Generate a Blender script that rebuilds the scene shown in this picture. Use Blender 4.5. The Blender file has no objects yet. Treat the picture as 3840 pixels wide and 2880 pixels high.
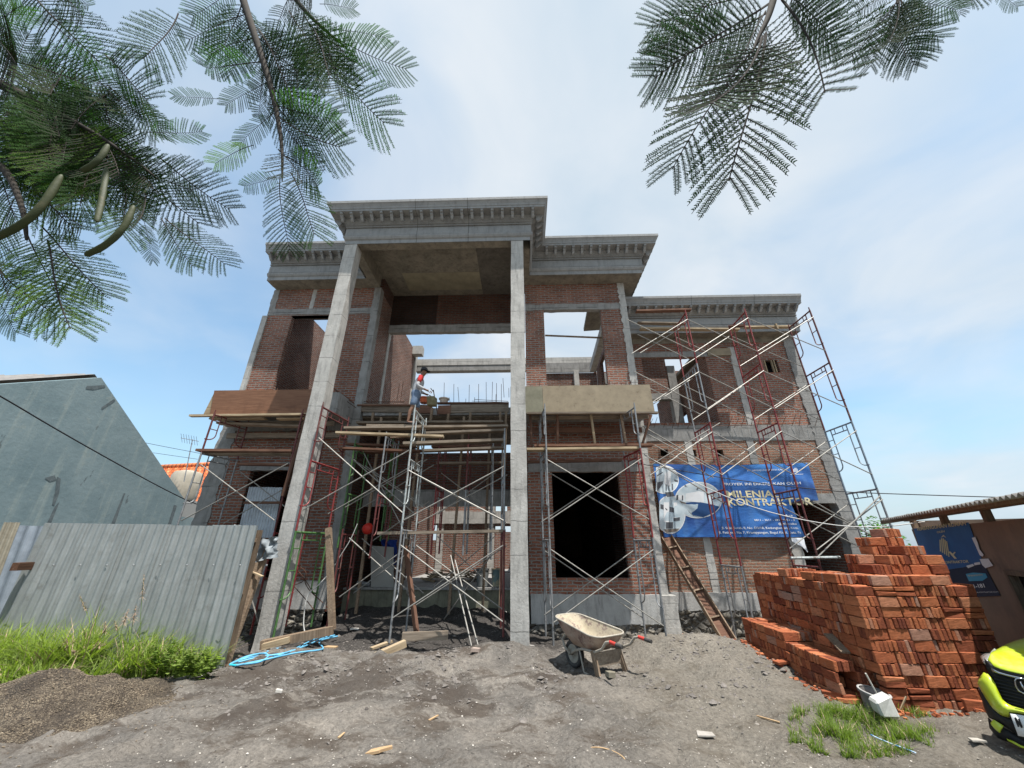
import bpy, math, random
from mathutils import Vector, Matrix, noise as mnoise
R=random.Random(7)
S=bpy.context.scene; COL=S.collection
rad=math.radians
# ---------------------------------------------------------------- camera
FPX=1400.0; TH=rad(23.37); PH=rad(1.7); HC=1.7
CAMP=Vector((0,0,HC))
fw=Vector((-math.sin(PH)*math.cos(TH),math.cos(PH)*math.cos(TH),math.sin(TH)))
rt=Vector((math.cos(PH),math.sin(PH),0)); up=rt.cross(fw)
cd=bpy.data.cameras.new('camera'); cam=bpy.data.objects.new('camera',cd); COL.objects.link(cam)
cd.sensor_width=36; cd.sensor_fit='HORIZONTAL'; cd.lens=FPX/3840*36; cd.clip_start=.05; cd.clip_end=3000
m=Matrix((rt,up,-fw)).transposed().to_4x4(); m.translation=CAMP; cam.matrix_world=m
S.camera=cam
def ray(x,y): return fw+rt*((x-1920)/FPX)+up*((1440-y)/FPX)
def P(x,y,Y):
    d=ray(x,y); return CAMP+d*(Y/d.y)
def G(x,y,z=0):
    d=ray(x,y); return CAMP+d*((z-HC)/d.z)
def PX(x,y,X):
    d=ray(x,y); return CAMP+d*(X/d.x)
# ---------------------------------------------------------------- objects
def tag(o,label=None,cat=None,group=None,kind=None):
    if label: o['label']=label
    if cat: o['category']=cat
    if group: o['group']=group
    if kind: o['kind']=kind
    return o
def empty(name,loc=(0,0,0),label=None,cat=None,group=None,rz=0):
    o=bpy.data.objects.new(name,None); COL.objects.link(o); o.location=loc; o.rotation_euler=(0,0,rz); o.empty_display_size=.1
    return tag(o,label,cat,group)
def linkmesh(name,me,parent=None,loc=(0,0,0)):
    o=bpy.data.objects.new(name,me); COL.objects.link(o); o.location=loc
    if parent: o.parent=parent
    return o
def children(o): return [c for c in bpy.data.objects if c.parent==o]
def copy_tree(o,parent=None,name=None):
    c=o.copy(); COL.objects.link(c); c.parent=parent
    for ch in KIDS.get(o.name,None) or list(o.children): copy_tree(ch,c)
    return c
KIDS={}
class MB:
    def __init__(s): s.v=[]; s.f=[]; s.mi=[]; s.cm=0
    def add(s,vs,fs):
        b=len(s.v); s.v+= [tuple(v) for v in vs]; s.f+=[tuple(i+b for i in f) for f in fs]; s.mi+=[s.cm]*len(fs); return s
    def quad(s,a,b,c,d): return s.add([a,b,c,d],[(0,1,2,3)])
    def box(s,x0,x1,y0,y1,z0,z1):
        v=[(x0,y0,z0),(x1,y0,z0),(x1,y1,z0),(x0,y1,z0),(x0,y0,z1),(x1,y0,z1),(x1,y1,z1),(x0,y1,z1)]
        return s.add(v,[(0,3,2,1),(4,5,6,7),(0,1,5,4),(1,2,6,5),(2,3,7,6),(3,0,4,7)])
    def hexa(s,v): return s.add(v,[(0,3,2,1),(4,5,6,7),(0,1,5,4),(1,2,6,5),(2,3,7,6),(3,0,4,7)])
    def beam(s,a,b,w,h,upv=(0,0,1)):
        a=Vector(a);b=Vector(b);d=(b-a).normalized();u=Vector(upv)
        sx=d.cross(u)
        if sx.length<1e-4: sx=d.cross(Vector((0,1,0)))
        sx.normalize(); sz=sx.cross(d).normalized(); sx*=w/2; sz*=h/2
        return s.hexa([a-sx-sz,a+sx-sz,b+sx-sz,b-sx-sz,a-sx+sz,a+sx+sz,b+sx+sz,b-sx+sz])
    def tube(s,pts,r,n=6,cap=True):
        pts=[Vector(p) for p in pts]; m=len(pts); rr=r if isinstance(r,(list,tuple)) else [r]*m
        d0=(pts[1]-pts[0]).normalized(); ref=Vector((0,0,1)) if abs(d0.z)<.9 else Vector((1,0,0))
        x=d0.cross(ref).normalized(); vs=[]
        for i,p in enumerate(pts):
            d=(pts[min(i+1,m-1)]-pts[max(i-1,0)]).normalized()
            x=(x-d*x.dot(d))
            x=x.normalized() if x.length>1e-6 else d.orthogonal().normalized()
            y=d.cross(x)
            for k in range(n):
                a=2*math.pi*k/n; vs.append(p+(x*math.cos(a)+y*math.sin(a))*rr[i])
        fs=[]
        for i in range(m-1):
            for k in range(n): fs.append((i*n+k,i*n+(k+1)%n,(i+1)*n+(k+1)%n,(i+1)*n+k))
        if cap: fs.append(tuple(range(n-1,-1,-1))); fs.append(tuple((m-1)*n+k for k in range(n)))
        return s.add(vs,fs)
    def lathe(s,prof,n=16,c=(0,0,0)):
        vs=[];m=len(prof)
        for r,z in prof:
            for k in range(n):
                a=2*math.pi*k/n; vs.append((c[0]+r*math.cos(a),c[1]+r*math.sin(a),c[2]+z))
        fs=[(i*n+k,i*n+(k+1)%n,(i+1)*n+(k+1)%n,(i+1)*n+k) for i in range(m-1) for k in range(n)]
        return s.add(vs,fs)
    def prism(s,poly,a,b,axis='y'):
        n=len(poly)
        def mk(p,t): return (p[0],t,p[1]) if axis=='y' else ((t,p[0],p[1]) if axis=='x' else (p[0],p[1],t))
        vs=[mk(p,a) for p in poly]+[mk(p,b) for p in poly]
        fs=[tuple(range(n)),tuple(range(2*n-1,n-1,-1))]+[(i,i+n,(i+1)%n+n,(i+1)%n) for i in range(n)]
        return s.add(vs,fs)
    def xform(s,M):
        s.v=[tuple(M@Vector(v)) for v in s.v]; return s
    def build(s,name,mat,parent=None,smooth=False,off=None,fixn=True,bevel=0,auto=None):
        o=Vector(off) if off is not None else (Vector(parent.location) if parent is not None and parent.parent is None else Vector((0,0,0)))
        if parent is not None and parent.parent is not None and off is None: o=Vector(parent.parent.location)
        me=bpy.data.meshes.new(name)
        me.from_pydata([(v[0]-o.x,v[1]-o.y,v[2]-o.z) for v in s.v],[],s.f); me.update()
        if fixn:
            import bmesh
            bm=bmesh.new(); bm.from_mesh(me); bmesh.ops.recalc_face_normals(bm,faces=bm.faces[:])
            if bevel: bmesh.ops.bevel(bm,geom=bm.edges[:],offset=bevel,segments=1,affect='EDGES')
            bm.to_mesh(me); bm.free()
        for mm in (mat if isinstance(mat,(list,tuple)) else [mat]): me.materials.append(mm)
        if isinstance(mat,(list,tuple)) and not bevel: me.polygons.foreach_set('material_index',s.mi)
        if smooth:
            me.polygons.foreach_set('use_smooth',[True]*len(me.polygons))
            if auto: me.set_sharp_from_angle(angle=rad(auto))
        return linkmesh(name,me,parent)
# ---------------------------------------------------------------- materials
def nt(name):
    m=bpy.data.materials.new(name); m.use_nodes=True; t=m.node_tree; b=t.nodes['Principled BSDF']; return m,t,b
def N(t,ty,**k):
    n=t.nodes.new(ty)
    for a,v in k.items(): setattr(n,a,v)
    return n
def L(t,a,b): t.links.new(a,b)
def val(n,k,v): n.inputs[k].default_value=v
def noi(t,vec,scale,detail=4,rough=.6,dist=0):
    n=N(t,'ShaderNodeTexNoise'); val(n,'Scale',scale); val(n,'Detail',detail); val(n,'Roughness',rough); val(n,'Distortion',dist)
    if vec is not None: L(t,vec,n.inputs['Vector'])
    return n.outputs['Fac']
def ramp(t,fac,stops):
    r=N(t,'ShaderNodeValToRGB'); e=r.color_ramp.elements
    while len(e)<len(stops): e.new(.5)
    for i,(p,c) in enumerate(stops):
        e[i].position=p; e[i].color=(c,c,c,1) if not isinstance(c,(tuple,list)) else (*c[:3],1)
    L(t,fac,r.inputs['Fac']); return r.outputs['Color']
def mix(t,fac,a,b,mode='MIX'):
    n=N(t,'ShaderNodeMix',data_type='RGBA',blend_type=mode)
    for i,x in ((0,fac),(6,a),(7,b)):
        if isinstance(x,(int,float)): n.inputs[i].default_value=x
        elif isinstance(x,(tuple,list)): n.inputs[i].default_value=(*x[:3],1)
        else: L(t,x,n.inputs[i])
    return n.outputs[2]
def math_(t,op,a,b=0.0,c=None):
    n=N(t,'ShaderNodeMath',operation=op)
    for i,x in enumerate((a,b) if c is None else (a,b,c)):
        if isinstance(x,(int,float)): n.inputs[i].default_value=x
        else: L(t,x,n.inputs[i])
    return n.outputs[0]
def bump(t,b,h,strength=.5,dist=.02):
    n=N(t,'ShaderNodeBump'); val(n,'Strength',strength); val(n,'Distance',dist); L(t,h,n.inputs['Height']); L(t,n.outputs['Normal'],b.inputs['Normal']); return n
def objvec(t): return N(t,'ShaderNodeTexCoord').outputs['Object']
def maps(t,v,sc=(1,1,1),rot=(0,0,0)):
    n=N(t,'ShaderNodeMapping'); val(n,'Scale',sc); val(n,'Rotation',rot); L(t,v,n.inputs['Vector']); return n.outputs[0]
def simple(name,c1,c2=None,scale=6,rough=.8,bmp=.3,bs=None,bd=.01,metal=0,stops=(.35,.65),c3=None,s3=(.6,.7),sc3=2.0,stretch=(1,1,1),rnd=0,spec=.3):
    m,t,b=nt(name); v=maps(t,objvec(t),stretch)
    c2=c2 or c1
    f=noi(t,v,scale,5,.65)
    col=ramp(t,f,[(stops[0],c1),(stops[1],c2)])
    if c3:
        g=noi(t,v,sc3,6,.7); g=ramp(t,g,[(s3[0],0.),(s3[1],1.)]); col=mix(t,g,col,c3)
    if rnd:
        oi=N(t,'ShaderNodeObjectInfo'); k=math_(t,'MULTIPLY_ADD',oi.outputs['Random'],2*rnd,1-rnd)
        h=N(t,'ShaderNodeHueSaturation'); L(t,col,h.inputs['Color']); L(t,k,h.inputs['Value']); col=h.outputs[0]
    L(t,col,b.inputs['Base Color']); val(b,'Roughness',rough); val(b,'Metallic',metal); val(b,'Specular IOR Level',spec)
    if bmp: bump(t,b,noi(t,v,bs or scale*4,6,.7),bmp,bd)
    return m
def brickmat(name,ca,cb,cm,bw=.235,rh=.072,mortar=.0155,smear=.5,drift=(.1,.1),shift=0):
    m,t,b=nt(name)
    tc=N(t,'ShaderNodeTexCoord'); ge=N(t,'ShaderNodeNewGeometry')
    sp=N(t,'ShaderNodeSeparateXYZ'); L(t,tc.outputs['Object'],sp.inputs[0])
    sn=N(t,'ShaderNodeSeparateXYZ'); L(t,ge.outputs['True Normal'],sn.inputs[0])
    isx=math_(t,'GREATER_THAN',math_(t,'ABSOLUTE',sn.outputs[0]),.7)
    u=math_(t,'ADD',math_(t,'MULTIPLY',sp.outputs[0],math_(t,'SUBTRACT',1,isx)),math_(t,'MULTIPLY',sp.outputs[1],isx))
    u=math_(t,'ADD',u,shift)
    isz=math_(t,'GREATER_THAN',math_(t,'ABSOLUTE',sn.outputs[2]),.7)
    vz=math_(t,'ADD',math_(t,'MULTIPLY',sp.outputs[2],math_(t,'SUBTRACT',1,isz)),math_(t,'MULTIPLY',sp.outputs[1],isz))
    # hand laid wobble
    n1=N(t,'ShaderNodeTexNoise'); val(n1,'Scale',5.); val(n1,'Detail',3.); L(t,tc.outputs['Object'],n1.inputs['Vector'])
    ns=N(t,'ShaderNodeSeparateXYZ'); L(t,n1.outputs['Color'],ns.inputs[0])
    u=math_(t,'ADD',u,math_(t,'MULTIPLY',math_(t,'SUBTRACT',ns.outputs[0],.5),.09))
    vz=math_(t,'ADD',vz,math_(t,'MULTIPLY',math_(t,'SUBTRACT',ns.outputs[1],.5),.045))
    n2=noi(t,tc.outputs['Object'],22,3)
    vz=math_(t,'ADD',vz,math_(t,'MULTIPLY',math_(t,'SUBTRACT',n2,.5),.022))
    cv=N(t,'ShaderNodeCombineXYZ'); L(t,u,cv.inputs[0]); L(t,vz,cv.inputs[1])
    bt=N(t,'ShaderNodeTexBrick'); L(t,cv.outputs[0],bt.inputs['Vector'])
    val(bt,'Scale',1.); val(bt,'Brick Width',bw); val(bt,'Row Height',rh); val(bt,'Mortar Size',mortar); val(bt,'Mortar Smooth',.4); val(bt,'Bias',0.)
    bt.inputs['Color1'].default_value=(*ca,1); bt.inputs['Color2'].default_value=(*cb,1); bt.inputs['Mortar'].default_value=(*cm,1)
    col=bt.outputs['Color']
    sm=noi(t,tc.outputs['Object'],9,6,.72); smf=ramp(t,sm,[(.53,0.),(.66,smear)]); col=mix(t,smf,col,tuple(c*.92 for c in cm))
    big=noi(t,tc.outputs['Object'],.9,4,.6); bigc=ramp(t,big,[(.3,.62),(.62,1.1)]); col=mix(t,1.,col,bigc,'MULTIPLY')
    fine=noi(t,tc.outputs['Object'],60,3,.7); finec=ramp(t,fine,[(.25,.55),(.7,1.2)]); col=mix(t,1.,col,finec,'MULTIPLY')
    L(t,col,b.inputs['Base Color']); val(b,'Roughness',.92); val(b,'Specular IOR Level',.15)
    h=math_(t,'SUBTRACT',1,bt.outputs['Fac']); h=math_(t,'ADD',math_(t,'MULTIPLY',h,1.),math_(t,'MULTIPLY',fine,.45)); h=math_(t,'ADD',h,math_(t,'MULTIPLY',sm,.5))
    bump(t,b,h,1.,.022)
    return m
def concretemat(name,c1,c2,c3,lines=True,rough=.85,pour=.62):
    m,t,b=nt(name); v=objvec(t)
    col=ramp(t,noi(t,v,3.2,6,.68),[(.32,c2),(.62,c1)])
    st=noi(t,maps(t,v,(7,7,1.1)),1.5,5,.7); col=mix(t,ramp(t,st,[(.5,0.),(.72,.65)]),col,c3)
    pit=noi(t,v,42,3,.7); col=mix(t,ramp(t,pit,[(.64,0.),(.74,.55)]),col,tuple(c*.55 for c in c3))
    sp=N(t,'ShaderNodeSeparateXYZ'); L(t,v,sp.inputs[0])
    h=noi(t,v,20,6,.7)
    if lines:
        z=math_(t,'ADD',sp.outputs[2],math_(t,'MULTIPLY',noi(t,v,4,3),.06))
        fr=math_(t,'FRACT',math_(t,'DIVIDE',z,pour)); ln=math_(t,'LESS_THAN',math_(t,'ABSOLUTE',math_(t,'SUBTRACT',fr,.5)),.016)
        ln=math_(t,'MULTIPLY',ln,ramp(t,noi(t,v,1.7,2),[(.45,0.),(.55,.6)])); col=mix(t,ln,col,tuple(c*.6 for c in c3))
    L(t,col,b.inputs['Base Color']); val(b,'Roughness',rough); val(b,'Specular IOR Level',.2)
    bump(t,b,h,.45,.02)
    return m
def woodmat(name,c1,c2,c3,axis=0,rnd=.25,rough=.8):
    m,t,b=nt(name); st=[14,14,14]; st[axis]=.9
    v=maps(t,objvec(t),tuple(st)); f=noi(t,v,2.5,5,.6,.6)
    col=ramp(t,f,[(.3,c1),(.55,c2),(.75,c3)])
    k2=noi(t,objvec(t),2.,4,.6); col=mix(t,ramp(t,k2,[(.5,0.),(.7,.5)]),col,tuple(x*.55 for x in c1))
    oi=N(t,'ShaderNodeObjectInfo'); k=math_(t,'MULTIPLY_ADD',oi.outputs['Random'],2*rnd,1-rnd)
    h=N(t,'ShaderNodeHueSaturation'); L(t,col,h.inputs['Color']); L(t,k,h.inputs['Value']); L(t,h.outputs[0],b.inputs['Base Color'])
    val(b,'Roughness',rough); val(b,'Specular IOR Level',.2); bump(t,b,f,.3,.01); return m
def paintmat(name,c,chip,amount=.5,rough=.55,metal=.1):
    m,t,b=nt(name); v=objvec(t)
    oi=N(t,'ShaderNodeObjectInfo'); off=N(t,'ShaderNodeVectorMath',operation='ADD'); L(t,v,off.inputs[0])
    cx=N(t,'ShaderNodeCombineXYZ'); L(t,math_(t,'MULTIPLY',oi.outputs['Random'],37.),cx.inputs[2]); L(t,cx.outputs[0],off.inputs[1])
    f=noi(t,maps(t,off.outputs[0],(9,9,2.2)),1.6,6,.75)
    col=mix(t,ramp(t,f,[(amount,0.),(amount+.06,1.)]),c,chip)
    g=noi(t,off.outputs[0],16,4,.7); col=mix(t,1.,col,ramp(t,g,[(.3,.62),(.65,1.1)]),'MULTIPLY')
    L(t,col,b.inputs['Base Color']); val(b,'Roughness',rough); val(b,'Metallic',metal); return m
BRICK=brickmat('hand_laid_brick',(.215,.082,.054),(.345,.142,.092),(.30,.275,.245),smear=.68)
BRICKD=brickmat('older_brown_brick',(.28,.135,.088),(.37,.19,.125),(.33,.285,.235),smear=.5,shift=.1)
BRICKI=brickmat('interior_brick',(.20,.082,.056),(.28,.12,.082),(.30,.275,.25),smear=.45,shift=.05)
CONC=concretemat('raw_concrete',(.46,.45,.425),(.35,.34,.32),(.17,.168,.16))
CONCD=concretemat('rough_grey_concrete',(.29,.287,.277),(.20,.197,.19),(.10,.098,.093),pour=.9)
CORN=concretemat('cast_cornice_concrete',(.285,.292,.292),(.235,.24,.242),(.155,.158,.16),lines=False,rough=.7)
PLINTH=concretemat('plinth_render',(.43,.43,.42),(.33,.33,.32),(.15,.15,.14),lines=False)
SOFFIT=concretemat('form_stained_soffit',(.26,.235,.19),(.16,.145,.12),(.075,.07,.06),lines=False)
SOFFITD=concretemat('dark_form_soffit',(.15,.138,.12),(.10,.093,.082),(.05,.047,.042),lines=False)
PIPE=simple('dull_steel_tube',(.27,.265,.25),(.19,.18,.165),9,.55,.1,metal=.3)
CONCSH=concretemat('shade_darkened_concrete',(.22,.215,.16),(.13,.13,.10),(.05,.052,.038),lines=False)  # porch shade put into the colour, darker and yellower than the plinth render
STEELR=simple('rusty_rebar',(.11,.05,.03),(.055,.03,.022),30,.85,.2)
BRICKSH=brickmat('shade_darkened_brick',(.115,.046,.033),(.165,.07,.047),(.12,.11,.10),smear=.35,shift=.12)  # shade of the porch and lower rooms put into a darker brick colour
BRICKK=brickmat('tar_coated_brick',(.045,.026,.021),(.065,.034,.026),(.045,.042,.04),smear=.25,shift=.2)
DARK=simple('dark_void',(.012,.012,.014),None,5,.95,0)
PLYB=woodmat('brown_film_plywood',(.14,.068,.040),(.195,.098,.057),(.24,.128,.078),0,.04,.6)
PLYT=simple('weathered_tan_plywood',(.30,.25,.175),(.225,.185,.13),3.5,.8,.2,c3=(.14,.11,.075),s3=(.6,.72),sc3=7,rnd=.03)
WOOD=woodmat('grey_brown_plank',(.15,.12,.092),(.25,.205,.16),(.34,.295,.24),0)
WOODR=woodmat('red_brown_plank',(.095,.05,.034),(.155,.083,.056),(.215,.13,.092),0)
WOODZ=woodmat('upright_timber',(.14,.10,.07),(.23,.17,.12),(.32,.25,.18),2)
WOODL=woodmat('fresh_cut_wood',(.27,.205,.13),(.39,.305,.20),(.49,.40,.28),0)
RED=paintmat('chipped_red_paint',(.23,.035,.035),(.30,.25,.22),.60)
MAROON=paintmat('dull_maroon_paint',(.13,.032,.03),(.22,.15,.12),.58)
GREEN=paintmat('green_paint',(.07,.165,.05),(.22,.22,.15),.62)
WHITEP=paintmat('worn_pale_blue_paint',(.42,.46,.46),(.20,.17,.15),.54)
GALV=paintmat('worn_galvanised',(.28,.29,.30),(.19,.14,.11),.63,.5,.4)
SLATE=paintmat('slate_blue_paint',(.22,.28,.34),(.24,.22,.2),.58)
BRACE=paintmat('bare_brace_steel',(.30,.29,.265),(.19,.16,.135),.63,.5,.3)
ZINC=None
# ---------------------------------------------------------------- sky, sun
SUN=Vector((.19,-.235,.95)).normalized()
elev=math.asin(SUN.z); az=math.atan2(SUN.x,SUN.y)
w=bpy.data.worlds.new('World'); S.world=w; w.use_nodes=True; t=w.node_tree
bg=t.nodes['Background']; sk=N(t,'ShaderNodeTexSky',sky_type='NISHITA'); sk.sun_disc=False; sk.sun_elevation=elev; sk.sun_rotation=az
sk.air_density=1.; sk.dust_density=2.5; sk.ozone_density=1.2
tc=N(t,'ShaderNodeTexCoord'); dv=tc.outputs['Generated']
sp=N(t,'ShaderNodeSeparateXYZ'); L(t,dv,sp.inputs[0])
zz=math_(t,'ADD',math_(t,'MAXIMUM',sp.outputs[2],0.),.28)
cv=N(t,'ShaderNodeCombineXYZ'); L(t,math_(t,'DIVIDE',sp.outputs[0],zz),cv.inputs[0]); L(t,math_(t,'DIVIDE',sp.outputs[1],zz),cv.inputs[1]); 
n1=noi(t,cv.outputs[0],.95,4,.5,.25)
n2=noi(t,maps(t,cv.outputs[0],(1,1,1),(0,0,.9)),2.6,5,.52,.4)
nn=math_(t,'ADD',math_(t,'MULTIPLY',n1,.72),math_(t,'MULTIPLY',n2,.28))
# thicker bank overhead, clear towards the low left
lft=math_(t,'MULTIPLY_ADD',sp.outputs[0],.13,.02)
lft=math_(t,'ADD',lft,math_(t,'MULTIPLY',sp.outputs[2],.13))
nn=math_(t,'ADD',nn,lft)
def lobe(px,py,k,amt):
    d=ray(px,py).normalized(); vd=N(t,'ShaderNodeVectorMath',operation='DOT_PRODUCT'); L(t,dv,vd.inputs[0]); vd.inputs[1].default_value=d
    return math_(t,'MULTIPLY',math_(t,'POWER',math_(t,'MAXIMUM',vd.outputs['Value'],0.),k),amt)
for a_ in ((2100,330,9,.15),(2300,900,12,.09),(600,1230,10,-.11),(1500,300,22,-.06),(3500,1500,9,-.10),(3250,300,14,-.04)): nn=math_(t,'ADD',nn,lobe(*a_))
cf=ramp(t,nn,[(.38,.18),(.49,.42),(.59,.74),(.70,.96)])
hz=math_(t,'POWER',math_(t,'SUBTRACT',1.,math_(t,'MINIMUM',math_(t,'MAXIMUM',sp.outputs[2],0.),1.)),7.)
cl=ramp(t,n2,[(.3,(3.5,4.2,4.85)),(.7,(4.75,5.05,5.35))])
skc=mix(t,1.,sk.outputs[0],(1.12,1.46,1.46),'MULTIPLY')
colr=mix(t,cf,skc,cl)
colr=mix(t,math_(t,'MULTIPLY',hz,.55),colr,(4.0,4.75,5.5))
L(t,colr,bg.inputs['Color']); val(bg,'Strength',.10)
sl=bpy.data.lights.new('sun','SUN'); so=bpy.data.objects.new('sun',sl); COL.objects.link(so)
sl.energy=4.6; sl.angle=rad(.6); sl.color=(1,.955,.89)
so.rotation_euler=SUN.to_track_quat('Z','Y').to_euler(); so.location=(4,-6,30)
S.view_settings.view_transform='Standard'; S.view_settings.look='None'; S.view_settings.exposure=.8; S.view_settings.gamma=1
# ---------------------------------------------------------------- ground
def sstep(a,b,x):
    k=max(0,min(1,(x-a)/(b-a))); return k*k*(3-2*k)
def gauss(x,y,cx,cy,sx,sy): return math.exp(-((x-cx)/sx)**2-((y-cy)/sy)**2)
def gz0(x,y):
    z=0.
    z-=.13*sstep(7.7,9.2,y)*(1-sstep(-.2,.6,x)*0)
    z-=.22*sstep(3.0,5.0,x)*sstep(6.0,9.,y)
    # soil heaped up in the porch
    inp=sstep(-4.7,-4.2,x)*(1-sstep(-.6,.2,x))
    z+=inp*(.26*sstep(7.9,9.4,y)+.17*sstep(9.4,10.6,y))
    z+=.36*gauss(x,y,2.75,7.45,1.2,.6)+.12*gauss(x,y,3.4,6.6,.6,.9)
    z+=.22*gauss(x,y,-.45,7.6,.6,.3)+.12*gauss(x,y,-2.6,6.9,1.3,.35)
    z+=.10*gauss(x,y,-4.3,5.9,.8,.5)
    z-=.04*gauss(x,y,-.3,5.9,1.2,.35)
    z+=.1*sstep(3.6,1.8,y) if y<3.6 else 0
    return z
def gz(x,y):
    z=gz0(x,y)
    if -9.5<x<9.5 and 1<y<12:
        k=1 if y>3 else .5
        z+=k*(.105*mnoise.fractal(Vector((x*.9,y*.9,0)),1.,2.,4)+.05*mnoise.fractal(Vector((x*3.1,y*3.1,4)),.9,2.,4))
        rid=mnoise.ridged_multi_fractal(Vector((x*1.3+5,y*2.4,2)),1.,2.1,4,1.,2.)
        z+=.014*(rid-1.)
        d_=mnoise.voronoi(Vector((x*2.6,y*3.4,.7)))[0][0]; z-=.030*max(0,.28-d_)/.28*k
    return z
def lin(a,b,s): 
    n=max(1,round((b-a)/s)); return [a+(b-a)*i/n for i in range(n)]
xs=[-900,-300,-100,-40,-20,-13]+lin(-9.5,-5.2,.1)+lin(-5.2,5.2,.045)+lin(5.2,9.5,.1)+[9.5,13,20,40,100,300,900]
ys=[-300,-60,-15,-4,0,1.5]+lin(2.8,8.6,.045)+lin(8.6,12,.09)+[12,14,18,26,45,100,300,1200]
gm=MB(); vs=[(x,y,gz(x,y)) for y in ys for x in xs]; nx=len(xs)
gm.add(vs,[(j*nx+i,j*nx+i+1,(j+1)*nx+i+1,(j+1)*nx+i) for j in range(len(ys)-1) for i in range(nx-1)])
def soilmat():
    m,t,b=nt('sandy_site_soil'); v=objvec(t); sp=N(t,'ShaderNodeSeparateXYZ'); L(t,v,sp.inputs[0])
    base=ramp(t,noi(t,v,.75,8,.72),[(.28,(.10,.092,.086)),(.46,(.185,.17,.153)),(.68,(.295,.266,.232))])
    fine=noi(t,v,26,6,.75); base=mix(t,1.,base,ramp(t,fine,[(.3,.55),(.52,1.),(.72,1.35)]),'MULTIPLY')
    # brownish damp patches
    br=noi(t,maps(t,v,(1.,1.9,1)),1.3,6,.72); base=mix(t,ramp(t,br,[(.50,0.),(.60,.8)]),base,(.092,.074,.06))
    # churned damp earth in front of the columns
    for cx_,cy_,r_ in ((-3.9,6.35,1.0),(-2.3,6.2,1.0),(-1.0,5.9,.8),(.2,6.4,.55),(-2.9,5.2,.6)):
        dd=N(t,'ShaderNodeVectorMath',operation='DISTANCE'); L(t,v,dd.inputs[0]); dd.inputs[1].default_value=(cx_,cy_,0)
        kk=math_(t,'SUBTRACT',1.25,math_(t,'DIVIDE',dd.outputs['Value'],r_)); kk=math_(t,'ADD',kk,math_(t,'MULTIPLY',math_(t,'SUBTRACT',noi(t,maps(t,v,(1,1.7,1)),2.4,6,.75),.5),3.2))
        base=mix(t,ramp(t,kk,[(.45,0.),(.75,.72)]),base,(.075,.062,.053))
    # black sand below the porch
    dk=math_(t,'ADD',sp.outputs[1],math_(t,'MULTIPLY',noi(t,v,2.2,5,.7),1.3))
    dkf=ramp(t,math_(t,'MULTIPLY',math_(t,'SUBTRACT',dk,8.0),.9),[(0.,0.),(.6,.88)])
    xin=math_(t,'MULTIPLY',math_(t,'LESS_THAN',math_(t,'ABSOLUTE',math_(t,'ADD',sp.outputs[0],2.6)),3.6),math_(t,'LESS_THAN',sp.outputs[1],30.)); dkf=math_(t,'MULTIPLY',dkf,xin)
    base=mix(t,dkf,base,mix(t,ramp(t,fine,[(.4,0.),(.7,1.)]),(.034,.031,.03),(.085,.08,.076)))
    # warm olive sand of the mound on the right
    wx=ramp(t,math_(t,'MULTIPLY_ADD',math_(t,'ADD',sp.outputs[0],math_(t,'MULTIPLY',noi(t,v,1.6,4),1.2)),.5,-.55),[(0.,0.),(.7,.55)])
    base=mix(t,wx,base,mix(t,ramp(t,fine,[(.35,0.),(.7,1.)]),(.14,.125,.102),(.29,.262,.215)))
    # pale grit
    vo=N(t,'ShaderNodeTexVoronoi',feature='F1'); val(vo,'Scale',38.); L(t,v,vo.inputs['Vector'])
    gr=math_(t,'LESS_THAN',vo.outputs['Distance'],.20); sel=N(t,'ShaderNodeSeparateColor'); L(t,vo.outputs['Color'],sel.inputs[0])
    gr=math_(t,'MULTIPLY',gr,math_(t,'GREATER_THAN',sel.outputs[0],.90)); base=mix(t,gr,base,mix(t,sel.outputs[1],(.36,.33,.30),(.6,.57,.52)))
    L(t,base,b.inputs['Base Color']); val(b,'Roughness',.95); val(b,'Specular IOR Level',.12)
    h=math_(t,'ADD',math_(t,'MULTIPLY',fine,.8),noi(t,v,9,6,.7)); h=math_(t,'ADD',h,math_(t,'MULTIPLY',gr,.4)); bump(t,b,h,1.,.05)
    return m
SOIL=soilmat()
g=gm.build('ground',SOIL,smooth=True,fixn=False); tag(g,kind='structure')
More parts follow.
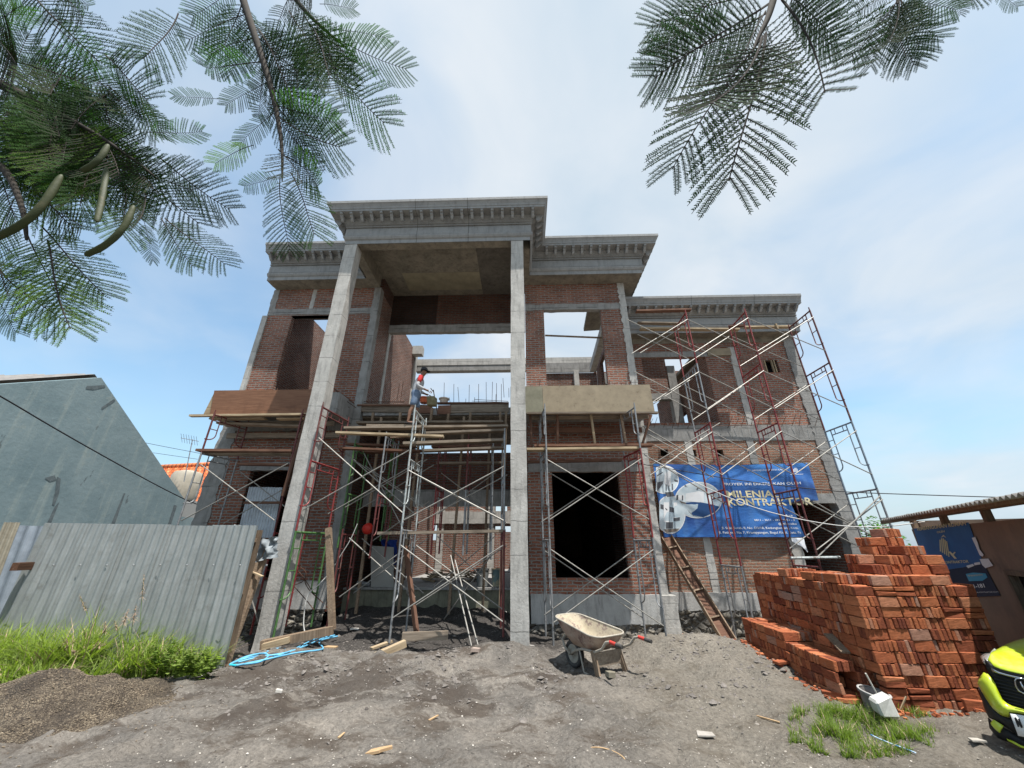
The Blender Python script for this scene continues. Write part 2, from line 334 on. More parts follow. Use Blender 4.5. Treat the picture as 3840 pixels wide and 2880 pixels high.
# ---------------------------------------------------------------- the unfinished house
HL=Vector((-2.3,9.83,0))
house=empty('unfinished_house',HL,'two storey brick house under construction with grey moulded cornices and two tall bare concrete columns','house')
def wallmb(x0,x1,z0,z1,Y,th,ops=(),axis='y',jag=0):
    """rectangular wall with holes; axis 'y' faces -Y at Y, axis 'x' lies at X=Y running in y"""
    xs=sorted({x0,x1,*[a for o in ops for a in o[:2] if x0<=a<=x1]}); zs=sorted({z0,z1,*[a for o in ops for a in o[2:] if z0<=a<=z1]})
    solid=lambda i,j: 0<=i<len(xs)-1 and 0<=j<len(zs)-1 and not any(o[0]<=(xs[i]+xs[i+1])/2<=o[1] and o[2]<=(zs[j]+zs[j+1])/2<=o[3] for o in ops)
    mb=MB(); a,b=Y,Y+th
    mk=(lambda x,d,z:(x,d,z)) if axis=='y' else (lambda x,d,z:(d,x,z))
    for i in range(len(xs)-1):
        for j in range(len(zs)-1):
            if not solid(i,j): continue
            X0,X1,Z0,Z1=xs[i],xs[i+1],zs[j],zs[j+1]
            mb.quad(mk(X0,a,Z0),mk(X1,a,Z0),mk(X1,a,Z1),mk(X0,a,Z1)); mb.quad(mk(X1,b,Z0),mk(X0,b,Z0),mk(X0,b,Z1),mk(X1,b,Z1))
            if not solid(i-1,j): mb.quad(mk(X0,b,Z0),mk(X0,a,Z0),mk(X0,a,Z1),mk(X0,b,Z1))
            if not solid(i+1,j): mb.quad(mk(X1,a,Z0),mk(X1,b,Z0),mk(X1,b,Z1),mk(X1,a,Z1))
            if not solid(i,j-1): mb.quad(mk(X0,a,Z0),mk(X0,b,Z0),mk(X1,b,Z0),mk(X1,a,Z0))
            if not solid(i,j+1): mb.quad(mk(X0,a,Z1),mk(X1,a,Z1),mk(X1,b,Z1),mk(X0,b,Z1))
    return mb
def wall(name,x0,x1,z0,z1,Y,th,mat,ops=(),axis='y'): return wallmb(x0,x1,z0,z1,Y,th,ops,axis).build(name,mat,house,fixn=False)
def jagcol(name,x0,x1,z0,z1,Y,th,mat,jag=.035,step=.075,parent=None,sides=(1,1)):
    """cast pier with toothed edges, running up a brick wall"""
    mb=MB(); n=max(2,int((z1-z0)/step)); Lf=[];Rt=[]
    for i in range(n+1):
        z=z0+(z1-z0)*i/n
        Lf.append((x0-sides[0]*R.uniform(0,jag),z)); Rt.append((x1+sides[1]*R.uniform(0,jag),z))
    for i in range(n):
        a,b,c,d=Lf[i],Rt[i],Rt[i+1],Lf[i+1]
        q=R.uniform(0,.006)
        mb.hexa([(a[0],Y-q,a[1]),(b[0],Y-q,b[1]),(b[0],Y+th,b[1]),(a[0],Y+th,a[1]),(d[0],Y-q,d[1]),(c[0],Y-q,c[1]),(c[0],Y+th,c[1]),(d[0],Y+th,d[1])])
    return mb.build(name,mat,parent or house,fixn=False)
def roughbeam(name,x0,x1,z0,z1,Y,th,mat,step=.16,j=.012):
    mb=MB(); n=max(2,int((x1-x0)/step)); pr=None
    cols=[]
    for i in range(n+1):
        x=x0+(x1-x0)*i/n; cols.append((x,z0+R.uniform(-j,j),z1+R.uniform(-j,j),Y+R.uniform(-.006,.004)))
    for a,b in zip(cols,cols[1:]):
        mb.quad((a[0],a[3],a[1]),(b[0],b[3],b[1]),(b[0],b[3],b[2]),(a[0],a[3],a[2])); mb.quad((a[0],a[3],a[2]),(b[0],b[3],b[2]),(b[0],Y+th,b[2]),(a[0],Y+th,a[2])); mb.quad((a[0],a[3],a[1]),(a[0],Y+th,a[1]),(b[0],Y+th,b[1]),(b[0],b[3],b[1]))
        mb.quad((a[0],Y+th,a[1]),(a[0],Y+th,a[2]),(b[0],Y+th,b[2]),(b[0],Y+th,b[1]))
    for c,fl in ((cols[0],0),(cols[-1],1)): mb.quad((c[0],c[3],c[1]),(c[0],c[3],c[2]),(c[0],Y+th,c[2]),(c[0],Y+th,c[1]))
    return mb.build(name,mat,house,fixn=False)
W=9.83; FL=.68; Z2=5.22
# tall portico columns, slightly irregular casting
def column(x0,x1,z0,z1,y0,y1):
    mb=MB(); n=26; rings=[]
    for i in range(n+1):
        z=z0+(z1-z0)*i/n; e=[R.uniform(-.006,.006) for _ in range(8)]
        if i==0: e=[-.03,-.03,.03,-.03,.03,.03,-.03,.03]
        rings.append([(x0+e[0],y0+e[1],z),(x1+e[2],y0+e[3],z),(x1+e[4],y1+e[5],z),(x0+e[6],y1+e[7],z)])
    for a,b in zip(rings,rings[1:]):
        for k in range(4): mb.quad(a[k],a[(k+1)%4],b[(k+1)%4],b[k])
    mb.add(rings[-1],[(0,1,2,3)]); mb.add(rings[0],[(3,2,1,0)])
    return mb.build('portico_column',CONC,house,fixn=False)
column(-4.895,-4.565,-.3,9.42,7.89,8.21); column(-.262,.075,-.3,9.42,7.89,8.21)
# --- cornices
def flat_(name,c):
    m,t,b=nt(name); b.inputs['Base Color'].default_value=(*c,1); val(b,'Roughness',.9); return m
PROF=[(0,0),(0,.12),(.035,.14),(.065,.19),(.07,.235),(.015,.24),(.015,.27),(.035,.275),(.035,.52),(.0,.525),(.0,.55),(.055,.555),(.055,.595),(.02,.60),(.02,.62),(.06,.635),(.075,.68),(.13,.74),(.165,.76),(.165,.80),(.40,.805),(.40,.87),(.415,.875),(.425,.93),(.465,1.0),(.49,1.02),(.49,1.10),(.1,1.10),(-.35,1.08)]
BRKP=[(.168,.80),(.385,.80),(.385,.755),(.365,.735),(.345,.745),(.33,.70),(.285,.665),(.25,.62),(.215,.595),(.185,.605),(.168,.63)]
DARKJ=flat_('joint_shadow_gap',(.07,.07,.068))
def cornice(path,z0,caps=(True,True),joints=(),sc=1.0,closeback=True,brk=.285,bskip=()):
    prof=[(a*sc,b*sc) for a,b in PROF]; n=len(prof); pts=[Vector(p) for p in path]; norms=[]
    for a,b in zip(pts,pts[1:]):
        d=(b-a).normalized(); norms.append(Vector((d.y,-d.x)))
    mb=MB(); rows=[]
    for i,p in enumerate(pts):
        if i==0: nv=norms[0]
        elif i==len(pts)-1: nv=norms[-1]
        else:
            a,b=norms[i-1],norms[i]; nv=(a+b)/(1+a.dot(b))
        rows.append([(p.x+nv.x*o,p.y+nv.y*o,z0+z) for o,z in prof])
    for ra,rb in zip(rows,rows[1:]):
        for k in range(n-1): mb.quad(ra[k],rb[k],rb[k+1],ra[k+1])
    for c,r,nv in ((caps[0],rows[0],norms[0]),(caps[1],rows[-1],norms[-1])):
        if c: mb.add(r+[(r[-1][0],r[-1][1],z0)],[tuple(range(n+1))])
    o=mb.build('cornice',CORN,house,fixn=False)
    for s_ in joints:
        i0=2 if len(pts)>2 else 0; a,b=pts[i0],pts[i0+1]; d=(b-a).normalized(); nv=norms[i0]
        q0=a+d*(s_-.006); q1=a+d*(s_+.006); jm=MB(); r0=[(q0.x+nv.x*(o_+.002),q0.y+nv.y*(o_+.002),z0+z) for o_,z in prof[:-2]]; r1=[(q1.x+nv.x*(o_+.002),q1.y+nv.y*(o_+.002),z0+z) for o_,z in prof[:-2]]
        for k in range(len(r0)-1): jm.quad(r0[k],r1[k],r1[k+1],r0[k+1])
        jm.build('panel_joint',DARKJ,o,fixn=False,off=HL)
    # scroll brackets under the corona
    me=None
    for si,(a,b) in enumerate(zip(pts,pts[1:])):
        Ls=(b-a).length; d=(b-a).normalized(); nv=norms[si]
        s0=.12; s1=Ls-.12
        if si>0 and norms[si-1].cross(nv)!=0:
            pass
        # projecting corners let the run grow, re-entrant ones shorten it
        if si<len(pts)-2:
            s1+= .2 if d.cross((pts[si+2]-b).normalized())>0 else -.42
        if si>0:
            s0-= .2 if (a-pts[si-1]).normalized().cross(d)>0 else -.42
        if s1-s0<.2: continue
        k=max(1,round((s1-s0)/brk))
        for j in range(k+1):
            s=s0+(s1-s0)*j/k; q=a+d*s
            if me is None:
                bm_=MB(); bm_.prism([(x*sc,z*sc) for x,z in BRKP],-.036,.036,'x'); bm_.xform(Matrix(((0,-1,0,0),(1,0,0,0),(0,0,1,0),(0,0,0,1))) if False else Matrix.Identity(4))
                ob=bm_.build('bracket',CORN,o,off=(0,0,0)); me=ob.data
            else: ob=linkmesh('bracket',me,o)
            # prism: local x = across, y = outward, z up
            ang=math.atan2(nv.y,nv.x)-math.pi/2
            ob.location=(q.x-HL.x,q.y-HL.y,z0-HL.z); ob.rotation_euler=(0,0,ang)
    return o
ZB=9.42
cornice([(-8.07,9.34),(-4.9,9.34),(-4.9,7.88),(.27,7.88),(.27,9.34),(3.75,9.34),(3.75,13.2)],ZB,(True,True),(2.0,3.45))
zwb=8.03; zwf=10.62
cornice([(3.4,zwf),(8.98,zwf)],zwb,(True,True),(2.1,4.1))
# roof slabs and soffits carried by the cornices
MB().box(-8.06,-4.86,9.345,9.83,ZB+.005,ZB+.12).build('eaves_soffit',SOFFIT,house,fixn=False); MB().box(.235,3.74,9.345,9.83,ZB+.005,ZB+.12).build('eaves_soffit',SOFFIT,house,fixn=False)
MB().box(.235,3.7,9.86,10.0,9.55,10.45).build('parapet',CONCD,house,fixn=False); MB().box(-8.0,-4.9,9.86,10.0,9.78,10.45).build('parapet',CONCD,house,fixn=False); MB().box(-4.70,-4.556,9.98,11.2,9.325,9.9).build('side_wall',BRICKSH,house,fixn=False); MB().box(-8.06,-4.72,9.835,11.9,9.6,9.75).build('roof_slab',SOFFIT,house,fixn=False)
MB().box(3.32,3.745,9.84,13.19,ZB+.02,ZB+.1).build('eaves_soffit',SOFFIT,house,fixn=False)
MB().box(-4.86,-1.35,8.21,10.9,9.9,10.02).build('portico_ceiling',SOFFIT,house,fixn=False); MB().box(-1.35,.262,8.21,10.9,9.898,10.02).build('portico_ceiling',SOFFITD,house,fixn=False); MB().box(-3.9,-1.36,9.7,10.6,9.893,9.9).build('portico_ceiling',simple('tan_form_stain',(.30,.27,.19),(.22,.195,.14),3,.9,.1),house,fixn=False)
MB().box(-4.565,-.262,7.9,8.15,9.43,9.89).build('portico_beam',SOFFIT,house,fixn=False)
MB().box(-4.86,-4.6,8.215,9.82,9.43,9.89).build('portico_beam',SOFFIT,house,fixn=False)
MB().box(-.02,.262,8.215,9.82,9.43,9.89).build('portico_beam',SOFFIT,house,fixn=False)
# --- left block
wall('brick_wall',-8.06,-4.74,8.66,9.43,W,.14,BRICK)
wall('brick_wall',-8.06,-4.74,5.0,8.45,W,.14,BRICK,[(-7.28,-5.85,5.55,8.37)])
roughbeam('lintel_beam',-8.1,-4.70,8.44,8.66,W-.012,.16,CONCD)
MB().box(-7.30,-5.80,W+.0,W+.13,8.37,8.40).build('lintel_board',WOODR,house,fixn=False)
jagcol('corner_pier',-8.22,-8.06,4.9,8.40,W-.04,.25,CONC,.004,.4)
jagcol('corner_pier',-8.10,-7.93,8.66,9.42,W-.01,.2,CONCD,.03)
jagcol('corner_pier',-4.74,-4.545,FL-.1,9.42,W-.03,.24,CONCD,.04,sides=(1,0))
jagcol('wall_stiffener',-6.79,-6.68,8.66,9.4,W-.008,.1,CONC,.02)
wall('brick_wall',-8.06,-4.74,.02,5.0,W,.14,BRICK,[(-7.25,-5.60,1.0,3.54)])
jagcol('corner_pier',-8.36,-8.0,-.3,5.0,W-.02,.28,CONCD,.08,.11)
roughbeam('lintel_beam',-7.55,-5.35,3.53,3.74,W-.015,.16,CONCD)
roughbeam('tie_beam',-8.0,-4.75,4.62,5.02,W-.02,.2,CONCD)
wall('side_wall',9.97,14.2,.1,9.6,-8.06,.13,BRICKI,(),'x')
wall('side_wall',9.83,14.1,5.2,9.32,-4.70,.145,BRICKI,(),'x'); wall('side_wall',9.83,14.1,.3,5.2,-4.70,.145,BRICKSH,(),'x')
jagm=jagcol('wall_stiffener',-4.72,-4.53,Z2,9.3,10.95,.16,CONC,.01)
wall('rear_wall',-8.0,-4.7,.1,8.2,14.2,.13,BRICKI)
MB().box(-4.74,-4.50,13.95,14.25,Z2,9.4).build('rear_pier',CONC,house,fixn=False)
# --- portico back: hanging lintel wall and beam
wall('brick_wall',-2.95,.12,8.64,9.9,10.9,.13,BRICKSH); wall('brick_wall',-4.62,-2.95,8.64,9.9,10.9,.13,BRICKK)
roughbeam('lintel_beam',-4.56,.12,8.37,8.66,10.88,.17,CONCD)
MB().box(-4.56,-4.15,13.6,13.9,9.0,9.38).build('ring_beam_stub',CONC,house,fixn=False); MB().box(-4.55,3.3,14.3,14.62,8.80,9.10).build('ring_beam',CONC,house,fixn=False)
MB().box(-4.55,3.3,14.32,14.60,8.55,8.795).build('ring_beam',CONCD,house,fixn=False)
# --- right block
wall('brick_wall',.12,3.10,8.66,9.43,W,.14,BRICK)
wall('brick_wall',.12,3.10,5.0,8.46,W,.14,BRICK,[(.70,2.46,5.5,8.46)])
roughbeam('lintel_beam',.12,3.12,8.45,8.67,W-.012,.16,CONCD)
wall('brick_wall',.12,3.10,.64,5.0,W,.14,BRICK,[(.735,2.45,1.0,3.45)])
roughbeam('lintel_beam',.13,3.12,3.45,3.74,W-.014,.16,CONCD)
jagcol('corner_pier',3.10,3.27,.6,9.42,W-.03,.24,CONC,.05,sides=(1,.2))
jagcol('pier_footing',3.08,3.40,-.4,.66,W-.12,.35,CONC,.02)
wall('side_wall',9.98,14.2,.3,9.4,3.12,.13,BRICKI,[(10.4,13.5,5.6,8.4)],'x')
wall('side_wall',9.98,14.3,.3,5.0,.13,.13,BRICKSH,(),'x')
wall('rear_wall',.26,3.12,5.0,8.35,14.3,.13,BRICKI); wall('rear_wall',.26,3.12,.3,5.0,22.,.13,BRICKSH); wall('side_wall',14.3,22.,.3,5.0,.13,.13,BRICKSH,(),'x'); wall('side_wall',14.21,22.,.3,5.0,3.12,.13,BRICKSH,(),'x'); MB().box(.27,3.11,14.31,22,4.7,4.9).build('floor_slab',SOFFIT,house,fixn=False); MB().box(.27,3.11,14.31,22,.35,.58).build('floor_slab',CONCD,house,fixn=False)  # unseen depth added to the lower room so its window stays dark
MB().box(.26,3.11,14.22,14.29,8.36,8.80).build('ring_beam',CONCD,house,fixn=False)
MB().box(2.15,2.35,14.1,14.295,Z2,8.4).build('rear_pier',CONC,house,fixn=False)
b=MB(); b.beam(PX(2268,1225,2.86),PX(2222,1384,2.86),.22,.28); b.build('roof_beam',CONC,house)
b=MB(); q=[G(2203,1167,9.0),G(2262,1159,9.0),G(2266,1237,9.0),G(2189,1242,9.0)]
b.hexa([(*p.xy,9.0) for p in (q[3],q[2],q[1],q[0])]+[(*p.xy,9.12) for p in (q[3],q[2],q[1],q[0])]); b.build('roof_slab',SOFFIT,house)
b=MB(); b.tube([P(2044,1258,10.6),P(2262,1267,10.6)],.03,6); b.build('timber_rail',WOODZ,house)
# --- floors
MB().box(-8.0,-4.72,9.975,14.18,4.9,Z2-.1).build('floor_slab',SOFFIT,house,fixn=False)
MB().box(.27,3.1,9.975,14.28,4.9,Z2-.1).build('floor_slab',SOFFIT,house,fixn=False)
MB().box(-4.55,.13,10.0,13.2,5.02,5.30).build('floor_slab',SOFFIT,house,fixn=False)
MB().box(-4.55,.13,10.95,11.2,2.74,4.22).build('porch_head_wall',BRICKSH,house,fixn=False)
MB().box(-4.55,.13,10.90,10.945,2.70,3.15).build('porch_lintel',CONCD,house,fixn=False)
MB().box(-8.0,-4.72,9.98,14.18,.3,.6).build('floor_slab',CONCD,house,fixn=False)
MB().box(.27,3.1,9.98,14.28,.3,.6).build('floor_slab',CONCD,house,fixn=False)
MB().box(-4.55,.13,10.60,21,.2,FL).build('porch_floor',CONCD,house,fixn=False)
pf=wallmb(-4.55,.13,-.2,FL-.005,10.56,.04); pf.build('porch_step_face',CONCSH,house,fixn=False)
pf=MB(); pf.box(-4.55,.13,10.50,10.62,FL,FL+.05); pf.build('porch_floor_edge',CONCD,house,fixn=False)
# plinths and rubble-stone footings
roughbeam('plinth',.14,3.1,.08,.67,W-.05,.2,PLINTH)
roughbeam('plinth',-8.1,-4.6,.35,.92,W-.05,.2,PLINTH)
def stonemat():
    m,t,b=nt('rubble_stone'); v=objvec(t); dv=maps(t,v,(1,1,1.35))
    dn=N(t,'ShaderNodeTexNoise'); val(dn,'Scale',3.); L(t,v,dn.inputs['Vector'])
    ad=N(t,'ShaderNodeVectorMath',operation='MULTIPLY_ADD'); L(t,dn.outputs['Color'],ad.inputs[0]); ad.inputs[1].default_value=(.22,.22,.22); L(t,dv,ad.inputs[2])
    vo=N(t,'ShaderNodeTexVoronoi',feature='DISTANCE_TO_EDGE'); val(vo,'Scale',5.2); L(t,ad.outputs[0],vo.inputs['Vector'])
    vc=N(t,'ShaderNodeTexVoronoi',feature='F1'); val(vc,'Scale',5.2); L(t,ad.outputs[0],vc.inputs['Vector'])
    e=ramp(t,vo.outputs['Distance'],[(.02,0.),(.10,1.)])
    sc=N(t,'ShaderNodeSeparateColor'); L(t,vc.outputs['Color'],sc.inputs[0])
    c=mix(t,sc.outputs[0],(.13,.12,.105),(.27,.245,.20)); c=mix(t,1.,c,ramp(t,noi(t,v,18,5,.7),[(.3,.6),(.7,1.2)]),'MULTIPLY')
    c=mix(t,e,(.16,.155,.145),c); L(t,c,b.inputs['Base Color']); val(b,'Roughness',.9)
    bump(t,b,math_(t,'ADD',ramp(t,vo.outputs['Distance'],[(0.,0.),(.25,1.)]),math_(t,'MULTIPLY',noi(t,v,14,5,.7),.25)),1.,.08); return m
STONE=stonemat()
def stoneband(x0,x1,z0,z1,Y,th=.3):
    mb=MB(); nx=int((x1-x0)/.05); nz=int((z1-z0)/.05); V=[]
    for j in range(nz+1):
        for i in range(nx+1):
            x=x0+(x1-x0)*i/nx; z=z0+(z1-z0)*j/nz
            d=mnoise.voronoi(Vector((x*4.6,z*6.2,1.3)))[0]; V.append((x,Y-.09*min(1,(d[1]-d[0])*1.6)+.01,z))
    mb.add(V,[(j*(nx+1)+i,j*(nx+1)+i+1,(j+1)*(nx+1)+i+1,(j+1)*(nx+1)+i) for j in range(nz) for i in range(nx)])
    return mb.build('stone_footing',STONE,house,smooth=True,fixn=False)
stoneband(.1,3.15,-.5,.1,W-.03); stoneband(-8.3,-4.6,-.5,.36,W-.03)
# --- wing
WY=11.0
wops=[(3.9,5.97,5.11,7.34),(7.78,8.22,6.75,7.19),(7.30,8.72,-.2,2.77),(4.04,4.27,4.10,4.30),(4.93,5.08,4.08,4.28),(5.68,5.86,4.08,4.28)]
wall('brick_wall',3.4,8.75,5.0,8.03,WY,.15,BRICK,wops)
wall('brick_wall',3.4,8.75,.58,4.55,WY,.15,BRICKD,wops)
roughbeam('ring_beam',3.35,8.8,4.54,5.01,WY-.02,.2,CONCD)
roughbeam('ring_beam',3.4,8.8,7.86,8.06,WY-.015,.2,SOFFIT)
roughbeam('lintel_beam',3.4,6.2,7.35,7.53,WY-.012,.17,CONCD)
jagcol('corner_pier',8.62,8.93,-.3,8.04,WY-.03,.28,CONCD,.05,sides=(1,.3))
jagcol('wall_stiffener',6.78,6.98,5.0,7.67,WY-.014,.15,CONC,.02)
jagcol('wall_stiffener',6.6,6.78,3.7,4.55,WY-.014,.15,CONCD,.03)
jagcol('wall_stiffener',4.80,4.98,.6,4.55,WY-.014,.15,CONC,.02)
jagcol('wall_stiffener',7.08,7.30,.3,2.77,WY-.014,.15,CONC,.05)
roughbeam('lintel_beam',7.0,8.66,2.76,3.02,WY-.015,.17,CONCD)
roughbeam('plinth',3.35,7.3,.20,.60,WY-.05,.2,PLINTH)
stoneband(3.3,7.35,-.7,.22,WY-.03)
MB().box(3.4,8.93,10.63,11.0,zwb+.0,zwb+.1).build('eaves_soffit',SOFFIT,house,fixn=False)
# wing interior, seen through its openings
wall('side_wall',11.15,16,.3,7.9,8.72,.13,BRICKI,(),'x')
wall('inner_wall',11.15,15.9,Z2-.2,7.5,6.02,.13,BRICKI,[(13.2,15.3,Z2,6.2)],'x')
wall('rear_wall',3.3,8.7,.3,9.0,15.6,.13,BRICKI,[(4.9,7.3,6.42,7.6)])
wall('rear_wall',3.3,6.0,8.6,9.02,13.0,.2,CONC)
MB().box(3.3,6.0,14.9,15.55,8.1,8.6).build('ring_beam',CONCD,house,fixn=False)
MB().box(6.17,8.7,11.16,15.5,7.9,8.0).build('roof_slab',SOFFIT,house,fixn=False)
MB().box(3.3,8.7,11.16,15.5,4.6,4.95).build('floor_slab',SOFFIT,house,fixn=False)
MB().box(5.6,5.9,13.2,13.5,4.95,8.1).build('inner_pier',CONCD,house,fixn=False)
MB().box(3.3,5.6,13.22,13.45,6.72,6.95).build('inner_beam',CONCD,house,fixn=False)
wall('inner_wall',3.3,5.6,6.96,8.59,13.25,.15,BRICKI)
MB().box(3.3,8.7,11.16,15.5,.1,.4).build('floor_slab',CONCD,house,fixn=False)
for x in (7.80,8.02,8.10): MB().box(x,x+.03,WY-.01,WY+.05,6.75,7.19).build('window_bar',WOODL,house,fixn=False)
MB().box(7.78,8.22,WY+.30,WY+.34,6.6,7.3).build('unlit_room_sheet',DARK,house,fixn=False)  # near-black sheet standing in for the unlit room behind the small window
b=MB(); b.box(6.05,6.80,WY-.06,WY-.02,7.36,7.62); b.build('lintel_shuttering',PLYT,house,fixn=False)
# courtyard walls behind the porch hall
wall('courtyard_wall',-5.2,.1,.6,4.7,17.0,.14,BRICKI,[(-1.22,-.72,2.95,4.7),(-1.22,-.55,.7,2.45),(-3.98,-3.72,1.9,2.5)])
wall('courtyard_wall',11.3,16.98,.6,4.9,-4.0,.13,BRICKI,[(13.6,14.6,.6,2.5)],'x')
wall('courtyard_wall',11.3,16.98,.6,4.9,.0,.13,BRICKI,(),'x')
for x0_ in (-3.68,-1.52): jagcol('courtyard_pier',x0_,x0_+.26,.6,4.7,16.95,.2,CONC,.01)
roughbeam('courtyard_beam',-3.95,-.02,2.55,3.05,16.9,.2,CONC)
wall('courtyard_wall',-1.6,.6,.6,2.3,19.5,.14,BRICKI)
# --- starter bars sticking up
def rebars(pts):
    global RB
    for (x,y,z,dx,dy,h) in pts:
        mb=MB(); mb.tube([(x,y,z),(x+dx,y+dy,z+h)],.007,5); mb.build('rebar',STEELR,house)
bars=[]
for fx,ty,by in [(1666,1435,1500),(1702,1440,1512),(1717,1452,1512),(1760,1443,1512),(1795,1440,1510),(1823,1433,1512),(1847,1432,1512),(1860,1478,1512),(1862,1437,1512),(1880,1440,1512),(1684,1490,1512),(1747,1495,1512),(1780,1490,1512),(1886,1418,1490),(1908,1455,1490)]:
    a=P(fx+R.uniform(-3,5),by,10.35); c=P(fx,ty,10.35); bars.append((a.x,a.y,a.z,c.x-a.x,0,c.z-a.z))
for fx,ty,by,dx in [(1448,1440,1500,8),(1468,1440,1500,7),(1498,1440,1505,10),(1512,1432,1505,10)]:
    a=P(fx-dx,by,10.3); c=P(fx,ty,10.3); bars.append((a.x,a.y,a.z,c.x-a.x,0,c.z-a.z))
for k in range(22):
    x=3.75+k*.235+R.uniform(-.05,.05)
    if 5.2<x<5.5: continue
    bars.append((x,WY-.04,4.92+R.uniform(-.03,.05),R.uniform(.05,.16),-.12,R.uniform(.22,.34)))
for x in (.2,.42,.75,.98,1.2,1.75,1.95,2.05,2.12,2.3,2.42,2.55,2.7,2.85,2.95): bars.append((x,9.1,5.40,R.uniform(.0,.09),-.03,R.uniform(.16,.34)))
for x in (-7.35,-7.28,-7.2,-7.0,-6.8,-6.5,-6.25): bars.append((x,9.1,5.36,R.uniform(-.2,-.05),0,R.uniform(.16,.36)))
for k in range(3): bars.append((-7.85,8.95,4.95+k*.12,-.3,-.05,.08))
rebars(bars)
# horizontal steel lying along the slab edges
def lay(pairs,name='tie_steel'):
    for pts,r in pairs:
        mb=MB(); mb.tube(pts,r,5); mb.build(name,STEELR,house)
lay([([P(1352,1506,9.9),P(1518,1506,9.9)],.008),([P(1352,1512,9.95),P(1515,1510,9.95)],.008),([P(1780,1498,10.2),P(1906,1505,10.2)],.008),([P(1770,1504,10.2),P(1906,1509,10.2)],.007),
 ([P(1254,1462,9.),P(1330,1515,9.6)],.009),([P(1252,1470,9.),P(1336,1530,9.6)],.009),([P(1250,1455,9.05),P(1322,1505,9.7)],.008),([P(1244,1500,8.9),P(1310,1528,9.5)],.007),
 ([(5.7,WY-.1,4.97),(7.9,WY-.14,5.0)],.012)])
# ---------------------------------------------------------------- formwork boards of the balcony edge
def plankobj(name,a,b,w,h,mat,label,cat='plank',group=None,upv=(0,0,1),sag=0,bevel=.0):
    a=Vector(a);b=Vector(b); d=(b-a); Ln=d.length; mid=(a+b)/2
    mb=MB(); n=5
    pts=[Vector((-Ln/2+Ln*i/n, 0, -sag*(1-((i/n)*2-1)**2))) for i in range(n+1)]
    for p,q in zip(pts,pts[1:]):
        mb.hexa([(p.x,-w/2,p.z-h/2),(q.x,-w/2,q.z-h/2),(q.x,w/2,q.z-h/2),(p.x,w/2,p.z-h/2),(p.x,-w/2,p.z+h/2),(q.x,-w/2,q.z+h/2),(q.x,w/2,q.z+h/2),(p.x,w/2,p.z+h/2)])
    o=mb.build(name,mat,fixn=False)
    X=d.normalized(); U=Vector(upv); Y=U.cross(X)
    if Y.length<1e-3: Y=Vector((0,1,0)).cross(X)
    Y.normalize(); Z=X.cross(Y); M=Matrix((X,Y,Z)).transposed().to_4x4(); M.translation=mid; o.matrix_world=M
    return tag(o,label,cat,group)
FYB=8.85
def formpanel(name,x0,x1,z0,z1,y,mat,label,sl=0,sr=0):
    mb=MB(); mb.hexa([(x0+sl,y,z0),(x1+sr,y,z0),(x1+sr,y+.02,z0),(x0+sl,y+.02,z0),(x0,y,z1),(x1,y,z1),(x1,y+.02,z1),(x0,y+.02,z1)])
    return tag(mb.build(name,mat,fixn=False),label,'formwork','plywood formwork boards of the balcony edge')
formpanel('formwork_board',-8.10,-5.2,4.775,5.44,FYB,PLYB,'reddish brown plywood formwork board on the balcony edge left of the tall column',sl=.10)
formpanel('formwork_board',.52,3.25,4.735,5.465,FYB,PLYT,'long tan plywood formwork board on the balcony edge above the big dark window',sr=.02)
formpanel('formwork_board',-.3,.515,4.73,5.46,FYB+.004,simple('greenish_plywood',(.24,.23,.17),(.17,.165,.12),4,.8,.2),'short greenish grey plywood formwork board right beside the tall column')
mb=MB(); mb.hexa([(-8.2,8.875,4.775),(-8.0,8.875,4.775),(-8.0,9.9,4.775),(-8.2,9.9,4.775),(-8.1,8.875,5.42),(-8.06,8.875,5.42),(-8.06,9.9,5.42),(-8.1,9.9,5.42)])
tag(mb.build('formwork_board',WOODL,fixn=False),'pale end board closing the outer end of the brown formwork','formwork','plywood formwork boards of the balcony edge')
# concrete canopy cast inside the boards
MB().box(-8.05,-4.75,8.88,9.81,4.80,5.36).build('balcony_canopy',CONCD,house,fixn=False); MB().box(.1,3.2,8.88,9.81,4.78,5.38).build('balcony_canopy',CONCD,house,fixn=False)
bg='timber bearers under the balcony formwork'
plankobj('bearer',(-8.45,8.80,4.725),(-5.1,8.80,4.735),.10,.05,WOODL,'pale front bearer running under the brown formwork board','timber',bg)
plankobj('bearer',(-8.05,8.98,4.69),(-6.6,8.98,4.69),.14,.035,WOODL,'short pale board under the brown formwork, outer one','timber',bg)
plankobj('bearer',(-6.3,9.0,4.68),(-5.1,9.0,4.68),.14,.035,WOODL,'short pale board under the brown formwork, beside the tall column','timber',bg)
plankobj('bearer',(-7.9,9.35,4.66),(-5.0,9.35,4.66),.06,.12,WOOD,'grey bearer in the shade under the brown formwork','timber',bg)
plankobj('bearer',(-8.0,9.6,4.42),(-4.9,9.6,4.42),.05,.14,WOOD,'deep set grey bearer against the brick under the brown formwork','timber',bg)
plankobj('bearer',(.1,8.80,4.705),(3.32,8.80,4.685),.10,.045,WOOD,'long front bearer under the tan formwork board','timber',bg)
plankobj('bearer',(.1,9.5,4.46),(3.1,9.5,4.46),.05,.13,WOODR,'reddish bearer in the shade under the tan formwork','timber',bg)
plankobj('bearer',(.2,9.15,4.70),(3.2,9.15,4.70),.06,.08,WOOD,'middle bearer under the tan formwork','timber',bg)
